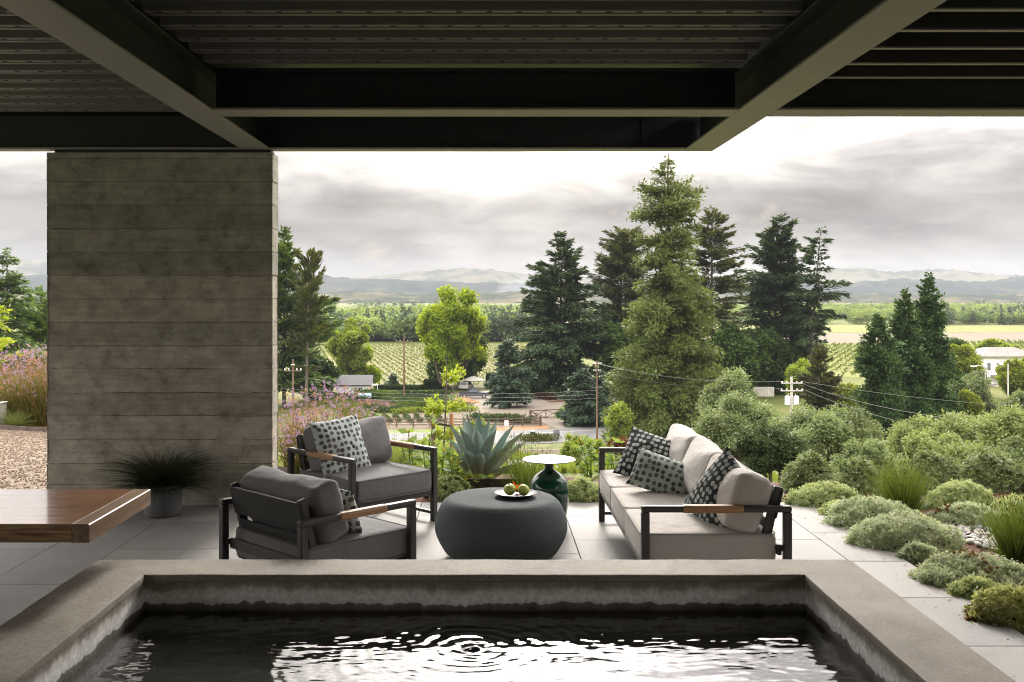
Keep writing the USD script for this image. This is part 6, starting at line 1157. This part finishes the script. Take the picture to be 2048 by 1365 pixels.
veg('low mixed shrubs in the round bed of the gravel yard', [(1075, 797), (1100, 800), (1125, 797), (1150, 795)], 1.5, 1.1, 'redshrub', 1500)
veg('shrubs in the round bed nearest the spruce', [(1085, 795), (1115, 796), (1150, 797)], 1.5, 1.3, 'hedge', 2600)
veg('dry yellow bank of plants below the green bin', [(1045, 884), (1075, 882), (1105, 882)], 1.2, 0.9, 'golden', 1200)
for k in range(9):
    a, b = G(722 + 20 * k, 846 + (k % 2)), G(700 + 22 * k, 834)
    t = thing('crop_row', f'dark low crop row of the striped plot behind the rail fence', 'plant row', group='striped crop rows behind the rail fence'); n = 260; q = rng.uniform(0, 1, (n, 1)); c = a + (b - a) * q + rng.normal(0, 0.16, (n, 3)) * [1, 1, 0.8] + [0, 0, 0.2]
    obj('leaves', leaves(c, norm(rng.normal(0, 0.7, (n, 3)) + [0, 0, 0.7]), norm(rng.normal(0, 1, (n, 3))), np.full(n, 0.4), np.full(n, 0.2)), K['veg_a'], t, kind='stuff')
bp = proto('raised_bed_shape')
for (c, s) in (((0, -0.55, 0.25), (2.6, 0.06, 0.5)), ((0, 0.55, 0.25), (2.6, 0.06, 0.5)), ((-1.27, 0, 0.25), (0.06, 1.04, 0.5)), ((1.27, 0, 0.25), (0.06, 1.04, 0.5))): obj('side_board', MB().box(c, s).out(), K['bedwood'], bp)
obj('soil', MB().box((0, 0, 0.2), (2.46, 1.02, 0.36)).out(), K['soil'], bp)
labs = ['raised timber bed nearest the left end of the garden beds', 'raised timber bed at the front, left of the kale', 'raised timber bed at the back left of the bed group', 'raised timber bed at the back middle of the bed group', 'raised timber bed at the back right of the bed group', 'raised timber bed in the middle of the bed group', 'raised timber bed at the right of the middle row']
for lab, (u, v) in zip(labs, [(716, 816), (776, 815), (718, 808), (745, 806), (772, 807), (735, 811.5), (760, 811)]): copy_of(bp, 'raised_bed', lab, 'planter', G(u, v) + [0, 0, PZ], math.radians(-18), 1.0, 'raised timber beds of the garden')
# ------------------------------------------------------------------ buildings
def gable_house():
    b = G(707, 797); t = thing('garden_shed', 'small white shed with grey shingle roof at the edge of the garden', 'shed', b + [-0.1, 0, 0]); w, d, hw, hr = 6.3, 4.2, 2.5, 4.0
    wl = obj('wall', MB().box((0, d / 2, hw / 2), (w, d, hw)).mesh(trimesh.convex.convex_hull(np.array([(x, y, z) for x in (-w / 2, w / 2) for y, z in ((0.0, hw), (d, hw), (d / 2, hr - 0.12))]))).out(), K['white'], t)
    for k in range(9): obj('clapboard', MB().box((0, -0.018, 0.15 + k * 0.265), (w, 0.03, 0.235)).out(), K['white'], wl)
    for s in (-1, 1):
        y0, y1 = (-0.45, d / 2) if s < 0 else (d + 0.45, d / 2); obj('roof', MB().bar((0, (y0 + y1) / 2 - (y1 - y0) * 0.5, hw - 0.12), (0, y1 + 0.02 * s, hr), w + 0.6, 0.12).out(), K['slate'], t)
    for x in (0.45, 1.35):
        wn = obj('window', MB().box((x, -0.05, 1.55), (0.8, 0.04, 0.85)).out(), K['white'], t); obj('pane', MB().box((x, -0.075, 1.55), (0.66, 0.015, 0.71)).out(), K['pane'], wn)
        obj('muntin', MB().box((x, -0.086, 1.55), (0.05, 0.012, 0.71)).box((x, -0.087, 1.55), (0.66, 0.012, 0.05)).out(), K['white'], wn)
    for x in (0.9, 1.7): obj('porch_post', MB().box((w / 2 + x - 0.5, 0.6, 1.15), (0.14, 0.14, 2.3)).out(), K['white'], t)
    obj('porch_roof', MB().box((w / 2 + 0.6, 0.9, 2.36), (1.3, 1.8, 0.12)).out(), K['white'], t); obj('porch_step', MB().box((w / 2 + 0.7, 0.2, 0.15), (1.2, 0.9, 0.3)).out(), K['bedwood'], t)
gable_house()
tk = thing('water_tank', 'sky blue cylindrical tank lying before the white shed', 'tank', G(729, 800))
obj('vessel', MB().mesh(trimesh.Trimesh(*xf2((xf(tube([(0, 0, -1.25), (0, 0, -1.15), (0, 0, 0), (0, 0, 1.15), (0, 0, 1.25)], [0.3, 0.46, 0.48, 0.46, 0.3], 20)[0], rot('y', 90)), tube([(0, 0, -1.25), (0, 0, -1.15), (0, 0, 0), (0, 0, 1.15), (0, 0, 1.25)], 0.4, 20)[1]), (0, 0, 0.72)))).out(), K['bluetank'], tk, smooth=40)
obj('hatch', MB().box((0, 0, 1.24), (0.4, 0.3, 0.1)).out(), K['black'], tk)
for x in (-0.8, 0.8): obj('foot', MB().box((x, 0, 0.15), (0.15, 0.8, 0.3)).out(), K['black'], tk)
def villa():
    Y = 205.0; x0, x1 = (1968 - VU) / FPX * Y, (2075 - VU) / FPX * Y; zt = EYE - (712 - VV) / FPX * Y; t = thing('villa', 'white two storey house with round arched windows on the far right', 'house', (x0, Y, PLAIN)); W, H, D = x1 - x0, zt - PLAIN, 9.0
    wl = obj('wall', MB().box((W / 2, D / 2, H / 2), (W, D, H)).out(), K['white'], t)
    e = 0.7; a = np.array([(-e, -e, H), (W + e, -e, H), (W + e, D + e, H), (-e, D + e, H), (2.6, D / 2 - 0.8, H + 1.5), (W - 2.6, D / 2 - 0.8, H + 1.5), (W - 2.6, D / 2 + .8, H + 1.5), (2.6, D / 2 + .8, H + 1.5)]); 
    rf = obj('roof', trimesh.convex.convex_hull(np.vstack([a, a[:4] - [0, 0, 0.22]])), K['brownroof'], t); obj('cornice', MB().box((W / 2, -0.2, H - 0.33), (W + 0.5, 0.36, 0.2)).out(), K['white'], t)
    def arch(x, z, w, h):
        g = Polygon([(-w / 2, 0), (w / 2, 0), (w / 2, h - w / 2)] + [(w / 2 * math.cos(q), h - w / 2 + w / 2 * math.sin(q)) for q in np.linspace(0, PI, 9)[1:-1]] + [(-w / 2, h - w / 2)])
        def ex(p, y, th): m = trimesh.creation.extrude_polygon(p, th, engine='earcut'); v = np.array(m.vertices); return np.stack([v[:, 0] + x, -v[:, 2] - y, v[:, 1] + z], 1), np.array(m.faces)[:, ::-1]
        wn = obj('window', ex(g.buffer(0.12).difference(g), 0.0, 0.09), K['white'], t); obj('pane', ex(g, 0.0, 0.03), K['pane'], wn); obj('glazing_bar', MB().box((x, -0.045, z + h / 2), (0.06, 0.03, h * 0.96)).out(), K['white'], wn)
    zw = H - 3.0
    for x, w in ((0.75, 0.36), (1.25, 0.36), (2.75, 0.46), (4.25, 0.38), (4.75, 0.38), (6.6, 0.42), (7.3, 0.42), (9.2, 0.4), (9.7, 0.4)): arch(x, zw - (0.9 if w > 0.45 else 0), w, 2.55 if w > 0.45 else 1.6)
    obj('porch_roof', MB().box((W / 2 + 0.6, -1.1, zw - 1.05), (W - 1.4, 2.2, 0.28)).out(), K['brownroof'], t)
    for x in (2.0, 2.5, 5.0, 7.5): obj('column', MB().box((x, -1.9, (zw - 1.2) / 2), (0.24, 0.24, zw - 1.2)).box((x, -1.9, zw - 1.3), (0.42, 0.42, 0.16)).out(), K['canvas'], t)
    obj('door', MB().box((3.4, -0.04, 1.15), (1.0, 0.05, 2.3)).out(), K['pane'], t); obj('porch_floor', MB().box((W / 2 + 0.6, -1.1, 0.2), (W - 1.4, 2.2, 0.4)).out(), K['greypole'], t)
villa()
o = thing('garden_wall', 'pale boarded fence panel half hidden under the dark tree', 'fence', at(1528, 776, 178)); 
for k in range(6): obj('board', MB().box((-1.6 + k * 0.62, 0, -0.7), (0.6, 0.06, 1.7)).out(), K['greypole'], o)
# ------------------------------------------------------------------ fences and gate
def rail_fence(label, pts, hgt, mat, rails=3, post=None):
    t = thing('rail_fence', label, 'fence'); P = [G(*q) for q in pts]; pos = [P[0]]
    for a, b in zip(P[:-1], P[1:]):
        m = max(1, int(round(np.linalg.norm(b - a) / 2.6))); pos += [a + (b - a) * k / m for k in range(1, m + 1)]
    for p in pos: obj('post', MB().box((*p[:2], PLAIN + hgt * 0.56), (0.18, 0.18, hgt * 1.12), None, 0.01).out(), K[mat], t)
    for a, b in zip(pos[:-1], pos[1:]):
        for r in range(rails): z = PLAIN + hgt * (0.28 + 0.64 * r / max(1, rails - 1)); obj('rail', MB().bar((*a[:2], z), (*b[:2], z), 0.07, 0.15, 0.008).out(), K[mat], t)
rail_fence('dark brown rail fence between the garden and the road', [(690, 857), (760, 855.5), (860, 855), (960, 855), (1010, 855), (1080, 852.5)], 1.25, 'fence')
rail_fence('short return of brown rail fence running back to the gate', [(1082, 852), (1072, 846), (1062, 840)], 1.3, 'fence')
rail_fence('grey curved rail fence around the blue green spruce', [(1126, 837), (1140, 845), (1160, 850), (1188, 852.5), (1215, 852), (1232, 849)], 1.15, 'greyfence', 2)
gA, gB = G(1060, 840), G(1123, 836.5); gt = thing('driveway_gate', 'dark timber driveway gate with crossed braces standing closed', 'gate')
dG = gB - gA
for q in (0, 0.5, 1): obj('gate_post', MB().box((*(gA + dG * q)[:2], PLAIN + 0.72), (0.22, 0.22, 1.44) if q != 0.5 else (0.14, 0.14, 1.4), None, 0.01).out(), K['fence'], gt)
for z in (0.22, 1.32): obj('gate_rail', MB().bar((*gA[:2], PLAIN + z), (*gB[:2], PLAIN + z), 0.08, 0.12, 0.006).out(), K['fence'], gt)
for q in (0, 0.5):
    a, b = gA + dG * q, gA + dG * (q + 0.5); obj('gate_brace', MB().bar((*a[:2], PLAIN + 0.22), (*b[:2], PLAIN + 1.32), 0.06, 0.08, 0.004).out(), K['fence'], gt); obj('gate_brace', MB().bar((a[0], a[1] + 0.03, PLAIN + 1.32), (b[0], b[1] + 0.03, PLAIN + 0.22), 0.06, 0.08, 0.004).out(), K['fence'], gt)
# ------------------------------------------------------------------ poles and wires
WIRES = []
def pole(label, u, vtop, Y, arms, mat, r=0.14, tf=False, base=None, single=False):
    x = (u - VU) / FPX * Y; z0 = gz(x, Y); zt = EYE - (vtop - VV) / FPX * Y; t = thing('utility_pole', label, 'utility pole', (x, Y, z0)); H = zt - z0
    obj('post', tube([(0, 0, -0.3), (0, 0, H)], [r * 1.25, r * 0.85], 12), K[mat], t, smooth=40); tips = []
    for z, w, up in arms:
        a = obj('crossarm', MB().box((0, -0.12, H - z), (w, 0.10, 0.12), None, 0.006).out(), K[mat], t)
        for s in (-1, -0.5, 0.5, 1):
            xx = s * (w / 2 - 0.1); obj('insulator', MB().tube([(xx, -0.12, H - z + 0.06), (xx, -0.12, H - z + 0.06 + up * 0.4), (xx, -0.12, H - z + 0.06 + up)], [0.04, 0.08, 0.05], 8).out(), K['insul'], a); tips.append(np.array([x + xx, Y - 0.12, z0 + H - z + 0.06 + up]))
        if up > 0.3:
            for s in (-1, 1): obj('arm_brace', MB().bar((s * w * 0.28, -0.12, H - z + 0.1), (s * w * 0.4, -0.12, H - z + 0.75), 0.05, 0.05).bar((s * w * 0.4, -0.12, H - z + 0.75), (s * w * 0.49, -0.12, H - z + 0.1), 0.05, 0.05).out(), K['insul'], a)
    if tf:
        for s in (-1, 1): tr = obj('transformer', MB().tube([(s * 0.42, -0.1, H - 2.75), (s * 0.42, -0.1, H - 2.7), (s * 0.42, -0.1, H - 1.95), (s * 0.42, -0.1, H - 1.85)], [0.2, 0.26, 0.26, 0.14], 16).out(), K['insul'], t, smooth=40); obj('bushing', MB().tube([(s * 0.36, -0.1, H - 1.85), (s * 0.36, -0.1, H - 1.6)], 0.04, 8).out(), K['greypole'], tr)
    return tips
T1 = pole('grey utility pole with two white transformers above the olive trees', 1583, 754, 98, [(0.62, 2.1, 0.12), (1.35, 2.2, 0.14)], 'greypole', 0.15, True)
T2 = pole('brown utility pole in front of the blue green spruce', 1194, 722, 128, [(0.45, 1.2, 0.18), (1.3, 1.0, 0.12)], 'pole', 0.12)
T3 = pole('tall brown utility pole standing before the vineyard', 808, 670, 184, [(1.2, 3.0, 0.18)], 'pole', 0.15)
T4 = pole('utility pole with crossarm in front of the dark pine', 586, 719, 118, [(1.35, 2.1, 0.22), (0.75, 0.5, 0.1)], 'pole', 0.12)
T5 = pole('bare grey pole at the far right below the house', 2016, 728, 135, [], 'greypole', 0.12)
sl = thing('street_lamp', 'pale curved lamp head rising among the trees below the house', 'lamp', at(1956, 732, 138)); obj('lamp_arm', tube([(1.0, 0, -8), (1.0, 0, -0.7), (0.8, 0, -0.1), (0, 0, 0.05), (-0.4, 0, -0.05)], 0.07, 8), K['greypole'], sl, smooth=True); obj('lamp_head', MB().box((-0.6, 0, -0.08), (0.8, 0.3, 0.14), None, 0.04).out(), K['insul'], sl)
def wire(label, a, b, sag, mat='wire', r=0.014):
    t = np.linspace(0, 1, 26)[:, None]; p = np.asarray(a) + (np.asarray(b) - np.asarray(a)) * t; p[:, 2] -= sag * 4 * (t * (1 - t))[:, 0]
    o = thing('power_line', label, 'wire'); obj('cable', tube(p, r, 5), K[mat], o, smooth=True)
wire('highest power line running right from the transformer pole', T1[3], at(2120, 815, 120), 0.5, r=0.014)
wire('middle power line running right from the transformer pole', T1[2], at(1960, 845, 60), 0.5, r=0.010)
wire('lowest power line sagging right from the transformer pole', T1[7], at(1960, 880, 52), 0.4, r=0.009)
for k, (lab, i, v) in enumerate((('upper power line between the transformer pole and the brown pole', 0, 739), ('middle power line between the transformer pole and the brown pole', 1, 741), ('lower power line between the transformer pole and the brown pole', 4, 760))): wire(lab, T1[i], T2[i], 0.8, 'darkwire', 0.011)
for lab, v, vb in (('upper power line crossing in front of the cedar beside the truck', 790, 777), ('middle power line crossing in front of the cedar beside the truck', 798, 784), ('lower power line crossing in front of the cedar beside the truck', 806, 790)): wire(lab, at(1194, v - 9, 127.8), at(560, vb, 112), 0.6, 'darkwire', 0.013)
# ------------------------------------------------------------------ vehicles, bin, sign, small things
def wheel(x, y, r, t):
    R = rot('x', 90); w = obj('wheel', (xf(*[tube([(0, 0, -0.12), (0, 0, 0.12)], r, 18)[0]], R, (x, y, r)), tube([(0, 0, -0.12), (0, 0, 0.12)], r, 18)[1]), K['tyre'], t, smooth=40); obj('rim', (xf(tube([(0, 0, -0.13), (0, 0, 0.13)], r * 0.55, 14)[0], R, (x, y, r)), tube([(0, 0, -0.13), (0, 0, 0.13)], r, 14)[1]), K['rim'], w, smooth=40)
def side_prism(prof, w): m = trimesh.creation.extrude_polygon(Polygon(prof), w, engine='earcut'); v = np.array(m.vertices); return np.stack([v[:, 0], v[:, 2] - w / 2, v[:, 1]], 1), np.array(m.faces)[:, ::-1]
tr = thing('pickup_truck', 'dark blue pickup truck parked on the gravel yard', 'truck', G(948, 797) + [0, 0, 0.06], math.radians(4))
obj('body', side_prism([(-2.75, 0.45), (2.7, 0.45), (2.72, 1.05), (0.75, 1.08), (0.72, 0.8), (0.7, 1.1), (-1.2, 1.1), (-2.5, 1.02), (-2.78, 0.85)], 1.85), K['truck'], tr); obj('bed_floor', MB().box((1.72, 0, 0.98), (1.9, 1.5, 0.04)).out(), K['tyre'], tr)
cb = obj('cab', side_prism([(-1.25, 1.09), (0.72, 1.09), (0.66, 1.72), (0.5, 1.78), (-0.35, 1.78), (-0.55, 1.7)], 1.62), K['truck'], tr)
obj('side_window', side_prism([(-1.0, 1.15), (-0.1, 1.15), (-0.1, 1.65), (-0.48, 1.65)], 1.65), K['carglass'], cb); obj('side_window', side_prism([(0.0, 1.15), (0.6, 1.15), (0.56, 1.65), (0.0, 1.65)], 1.65), K['carglass'], cb)
obj('windscreen', MB().bar((-1.24, 0, 1.12), (-0.6, 0, 1.68), 1.4, 0.02).out(), K['carglass'], cb); obj('headlight', MB().box((-2.72, -0.65, 0.85), (0.12, 0.35, 0.18)).out(), K['insul'], tr); obj('bumper', MB().box((-2.78, 0, 0.52), (0.12, 1.8, 0.2)).out(), K['rim'], tr)
for x in (-1.75, 1.75):
    for y in (-0.84, 0.84): wheel(x, y, 0.39, tr)
sc = thing('parked_car', 'silver car parked under the bright tree behind the pickup', 'car', G(933, 780) + [0, 0, 0.05], math.radians(75))
obj('body', side_prism([(-2.2, 0.4), (2.2, 0.4), (2.2, 0.95), (1.3, 1.0), (-2.1, 1.0)], 1.75), K['silvercar'], sc); cb = obj('cabin', side_prism([(-2.0, 1.0), (1.2, 1.0), (0.5, 1.62), (-1.8, 1.65)], 1.55), K['silvercar'], sc); obj('side_window', side_prism([(-1.7, 1.06), (0.9, 1.06), (0.45, 1.52), (-1.6, 1.54)], 1.57), K['carglass'], cb); obj('rear_window', MB().bar((-2.02, 0, 1.06), (-1.86, 0, 1.56), 1.2, 0.03).out(), K['carglass'], cb)
for x in (-1.4, 1.4):
    for y in (-0.8, 0.8): wheel(x, y, 0.34, sc)
um = thing('parasol', 'pale canvas parasol open beside the silver car', 'parasol', G(947, 780)); obj('canopy', lathe([(0, 2.75), (0.9, 2.5), (2.3, 1.95), (2.28, 1.92), (0.9, 2.42), (0, 2.65)], 8), K['canvas'], um); obj('pole', tube([(0, 0, 0), (0, 0, 2.7)], 0.04, 8), K['greypole'], um)
cn = thing('garden_tent', 'pale pointed cone standing at the foot of the dark fir', 'tent', G(1104, 780)); obj('canvas', lathe([(1.05, 0.0), (0.5, 1.2), (0.12, 2.5), (0.0, 2.62)], 12), K['greypole'], cn)
op = G(928, 806); v, f = trimesh.creation.icosphere(3).vertices, trimesh.creation.icosphere(3).faces; v = np.array(v) * [2.7, 1.6, 1.0]; v *= 1 + 0.15 * (meshkit.noise(v * 1.2, 4)[:, None] - 0.5); v[:, 2] *= np.exp(-np.hypot(v[:, 0] / 2.7, v[:, 1] / 1.6) * 0.6); v[:, 2] = np.maximum(v[:, 2], -0.05)
so = obj('soil_pile', (v + op, f), K['orangesoil'], smooth=True, label='orange heap of soil in front of the pickup truck', cat='soil heap')
bn = thing('wheelie_bin', 'dark green wheeled bin standing at the roadside', 'bin', G(1065, 880) + [0, 0, 0.08]); obj('body', trimesh.convex.convex_hull(np.array([(x * w, y * w, z) for x in (-1, 1) for y in (-1, 1) for w, z in ((0.25, 0.05), (0.33, 0.98))])), K['bin'], bn); obj('lid', MB().box((0, -0.02, 1.02), (0.7, 0.74, 0.07), None, 0.02).out(), K['bin'], bn); obj('wheel', MB().tube([(-0.3, 0.25, 0.1), (0.3, 0.25, 0.1)], 0.1, 10).out(), K['tyre'], bn)
bn2 = thing('wheelie_bin', 'grey rounded bin right of the green one, by the small tree', 'bin', G(1113, 878) + [0, 0, 0.08]); obj('body', lathe([(0, 0), (0.32, 0), (0.42, 0.5), (0.40, 0.95), (0.3, 1.05), (0, 1.08)], 20), K['slate'], bn2, smooth=40); obj('lid', lathe([(0, 1.09), (0.34, 1.09), (0.3, 1.16), (0, 1.19)], 20), K['black'], bn2)
sg = thing('white_sign', 'small white sign on posts in front of the rail fence', 'sign', G(1013, 860)); obj('board', MB().box((0, -0.06, 0.95), (0.55, 0.04, 0.7), None, 0.01).out(), K['white'], sg)
for x in (-0.2, 0.2): obj('post', MB().box((x, 0, 0.55), (0.07, 0.07, 1.1)).out(), K['white'], sg)
ic = trimesh.creation.icosphere(3); v = np.array(ic.vertices); v = v * (1 + 0.4 * (meshkit.noise(v * 1.5, 6)[:, None] - 0.5)) * [0.75, 0.6, 0.42]
p = at(1103, 893, 96); p[2] = gz(p[0], p[1]) + 0.25; obj('boulder', (v + p, np.array(ic.faces)), K['rock'], smooth=30, label='dark grey boulder on the slope below the bins', cat='rock')
def hedge(label, u, v, w, d, h, mat, seed, round_=False, n=4000):
    rng = np.random.default_rng(seed); b = G(u, v); t = thing('hedge', label, 'hedge', b); q = rng.uniform(-1, 1, (n, 3)); ax = rng.integers(0, 3, n)
    if round_: q = sphere_dirs(n, rng); q[:, 2] = np.abs(q[:, 2]); c = q * [w / 2, d / 2, h]
    else: q[np.arange(n), ax] = np.sign(q[np.arange(n), ax]); c = q * [w / 2, d / 2, h / 2] + [0, 0, h / 2]
    obj('leaves', leaves(c + rng.normal(0, 0.05, (n, 3)), norm(rng.normal(0, 1, (n, 3)) + q * 0.6), norm(q + rng.normal(0, 0.4, (n, 3))), np.full(n, 0.42), np.full(n, 0.24)), K[mat], t, kind='stuff'); obj('core', MB().mesh(trimesh.convex.convex_hull(c * 0.92)).out(), K['darkleaf'], t)
hedge('round clipped hedge left of the pale cone', 1064, 784, 4.6, 4, 2.6, 'hedge', 301, True); hedge('square dark clipped hedge left of the silver car', 866, 779, 3.0, 2, 1.7, 'hedge', 302)
hedge('square hedge behind the cedar beside the truck', 990, 776, 3.0, 2.5, 2.6, 'hedge', 303); hedge('low clipped hedge line along the vineyard edge', 800, 780, 9.0, 1.0, 0.7, 'hedge', 304)
for lab, x, y in (('wire fence post on the slope behind the far chair', 772, 893), ('second wire fence post right of the first one', 848, 895), ('third wire fence post under the stake', 832, 890)):
    p = at(x, y, 86); p[2] = gz(p[0], p[1]); o = thing('fence_post', lab, 'post', p); obj('post', MB().box((0, 0, 0.6), (0.09, 0.09, 1.3), None, 0.01).out(), K['greyfence'], o)
# ------------------------------------------------------------------ far woods: nobody could count these
protos = []
cont = stage.CreateClassPrim('/World/far_wood_shapes'); UsdGeom.Xform.Define(stage, '/World/far_wood_shapes'); cont.SetSpecifier(Sdf.SpecifierClass)
def wood(name, shapes, P, S, seed):
    pi = UsdGeom.PointInstancer.Define(stage, numbered('/World', name)); rng = np.random.default_rng(seed); idx, rel = [], []
    for k, (mat, kind, sd) in enumerate(shapes):
        r2 = np.random.default_rng(sd); n = 420
        if kind == 'round':
            L = 9; C = sphere_dirs(L, r2) * [0.30, 0.30, 0.24] + [0, 0, 0.56]; i = r2.integers(0, L, n); d = sphere_dirs(n, r2); c = C[i] + d * (r2.uniform(0.17, 0.30, L)[i] * r2.uniform(0.6, 1.05, n))[:, None]; c[:, 2] = np.maximum(c[:, 2], 0.02); D = norm(d + r2.normal(0, 0.6, (n, 3)))
            m = leaves(c, D, norm(d + r2.normal(0, 0.4, (n, 3)) + [0, 0, 0.5]), r2.uniform(0.08, 0.15, n), r2.uniform(0.06, 0.10, n))
        else:
            z = r2.uniform(0.05, 1, n) ** 1.2; a = r2.uniform(0, 2 * PI, n); rr = 0.16 * (1 - z) * r2.uniform(0.3, 1.1, n); c = np.stack([np.cos(a) * rr, np.sin(a) * rr, z], 1); m = leaves(c, norm(np.stack([np.cos(a), np.sin(a), np.full(n, -0.3)], 1)), np.tile([0, 0, 1.0], (n, 1)) + r2.normal(0, 0.4, (n, 3)), np.full(n, 0.09), np.full(n, 0.05))
        mp = usdkit.mesh(stage, str(pi.GetPath()) + f'/tree_shape_{"abcdefgh"[k]}', m, K[mat]); rel.append(mp.GetPath())
    pi.CreatePrototypesRel().SetTargets(rel); n = len(P); pi.CreateProtoIndicesAttr(Vt.IntArray.FromNumpy(rng.integers(0, len(shapes), n).astype(np.int32)))
    pi.CreatePositionsAttr(Vt.Vec3fArray.FromNumpy(np.asarray(P, np.float32))); pi.CreateScalesAttr(Vt.Vec3fArray.FromNumpy((np.asarray(S)[:, None] * np.stack([rng.uniform(0.85, 1.25, n)] * 2 + [rng.uniform(0.8, 1.15, n)], 1)).astype(np.float32)))
    yaw = rng.uniform(0, 2 * PI, n); q = np.zeros((n, 4), np.float32); q[:, 0], q[:, 3] = np.cos(yaw / 2), np.sin(yaw / 2); pi.CreateOrientationsAttr(Vt.QuathArray([Gf.Quath(float(a), 0, 0, float(b)) for a, b in zip(q[:, 0], q[:, 3])]))
    tag(pi, kind='stuff')
rng = np.random.default_rng(400)
def scatter(n, v0, v1, u0=-150, u1=2250, mask=None, pw_=1.0):
    y = (EYE - PLAIN) * FPX / (rng.uniform(v0, v1, n) - VV); x = (rng.uniform(u0, u1, n) - VU) / FPX * y; p = np.stack([x, y, np.full(n, PLAIN)], 1)
    if mask is not None: p = p[mask(meshkit.fbm(np.stack([x * 0.012, y * 0.006, 0 * x], 1), 3, 5))]
    return p
# woods beyond the vineyards: a band of round trees with clearings, darker belts, far dark conifers
P = np.vstack([scatter(900, 672, 684, 560, 1240), scatter(700, 655, 672, 560, 1300, lambda m: m > 0.45), scatter(2600, 622, 655, -150, 1300, lambda m: m > 0.40), scatter(2300, 618, 648, 1300, 2250, lambda m: m > 0.38), scatter(120, 646, 650, 1300, 2250)])
wood('valley_trees', [('far1', 'round', 1), ('far1', 'round', 2), ('far2', 'round', 3), ('far1', 'round', 4), ('far2', 'round', 5)], P, rng.uniform(5.5, 10, len(P)), 1)
P = np.vstack([scatter(260, 676, 684, 560, 1240), scatter(220, 612, 622, -150, 2250, lambda m: m > 0.5), scatter(500, 601, 610, -150, 2250, lambda m: m > 0.5), scatter(150, 642, 650, 1800, 2250), scatter(60, 656, 662, 840, 1010)])
wood('dark_valley_trees', [('far3', 'round', 6), ('far2', 'round', 7), ('far3', 'cone', 8)], P, rng.uniform(6, 13, len(P)), 2)
# ------------------------------------------------------------------ hills
def hill(name, Y, pts, mat, depth, seed, rough=1.0, trees=0.0):
    """a ridge as real terrain: crest through pixel points at depth Y, falling to the plain before and behind it"""
    a = np.array(pts, float); nx, ny = 260, 44; u = np.linspace(a[0, 0], a[-1, 0], nx); crest = EYE - (np.interp(u, a[:, 0], a[:, 1]) - VV) / FPX * Y - PLAIN
    x = (u - VU) / FPX * Y; t = np.linspace(-1, 1, ny); X, T = np.meshgrid(x, t, indexing='ij'); YY_ = Y + T * depth; s = (np.cos(T * PI) * 0.5 + 0.5) ** 0.8
    nz = meshkit.fbm(np.stack([X * 0.0022, YY_ * 0.0022, 0 * X], -1), 5, seed) - 0.5; spur = meshkit.fbm(np.stack([X * 0.005, YY_ * 0.0012, 0 * X + 4], -1), 3, seed + 3) - 0.5
    Z = PLAIN - 0.8 + crest[:, None] * s * (1 + rough * (0.35 * nz + 0.5 * spur) * (1 - s ** 4)); Z += (meshkit.noise(np.stack([X * 0.05, YY_ * 0.05, 0 * X], -1), seed) ** 3) * trees
    obj(name, (np.stack([X, YY_, Z], -1).reshape(-1, 3), grid_faces(nx, ny)), K['hillwood'][mat], smooth=True, kind='structure')
hill('far_hills', 5200, [(-400, 560), (-100, 545), (0, 528), (60, 520), (120, 528), (300, 545), (520, 560), (640, 566), (740, 556), (830, 545), (920, 538), (990, 543), (1060, 551), (1200, 560), (1400, 556), (1560, 548), (1660, 541), (1720, 538), (1790, 548), (1830, 542), (1900, 541), (1960, 551), (2030, 552), (2110, 546), (2400, 556)], 1, 700, 11, 0.9, 14)
hill('near_hills', 4000, [(-400, 575), (-60, 566), (20, 558), (100, 552), (200, 562), (420, 560), (560, 552), (650, 557), (740, 561), (800, 564), (900, 566), (960, 568), (1060, 570), (1250, 572), (1450, 566), (1560, 560), (1640, 574), (1720, 568), (1800, 559), (1860, 562), (1920, 566), (1980, 565), (2020, 560), (2070, 553), (2200, 548), (2500, 556)], 0, 560, 12, 0.9, 16)
hill('golden_foothills', 2900, [(-400, 592), (0, 585), (200, 588), (560, 589), (650, 585), (760, 587), (860, 589), (980, 588), (1080, 582), (1180, 588), (1400, 592), (1700, 591), (2100, 590), (2500, 592)], 2, 450, 13, 0.8, 8)
sm = trimesh.creation.icosphere(3); v = np.array(sm.vertices); v = v * (1 + 0.7 * (meshkit.fbm(v * 1.8, 3, 4)[:, None] - 0.5)) * [60, 30, 36]; v[:, 0] += v[:, 2] * 0.9
obj('smoke', (v + at(1030, 580, 3000), np.array(sm.faces)), K['smoke'], kind='stuff')
# ------------------------------------------------------------------ haze
HZ = M('haze_look', {'v': ('principled_volume', {'color': (0.80, 0.86, 0.97), 'density': 0.00005, 'anisotropy': 0.0})}, [], surface=None, volume='v.volume')
obj('haze', MB().box((0, 3250, 98.5), (11800, 6600, 233)).out(), HZ, kind='stuff')
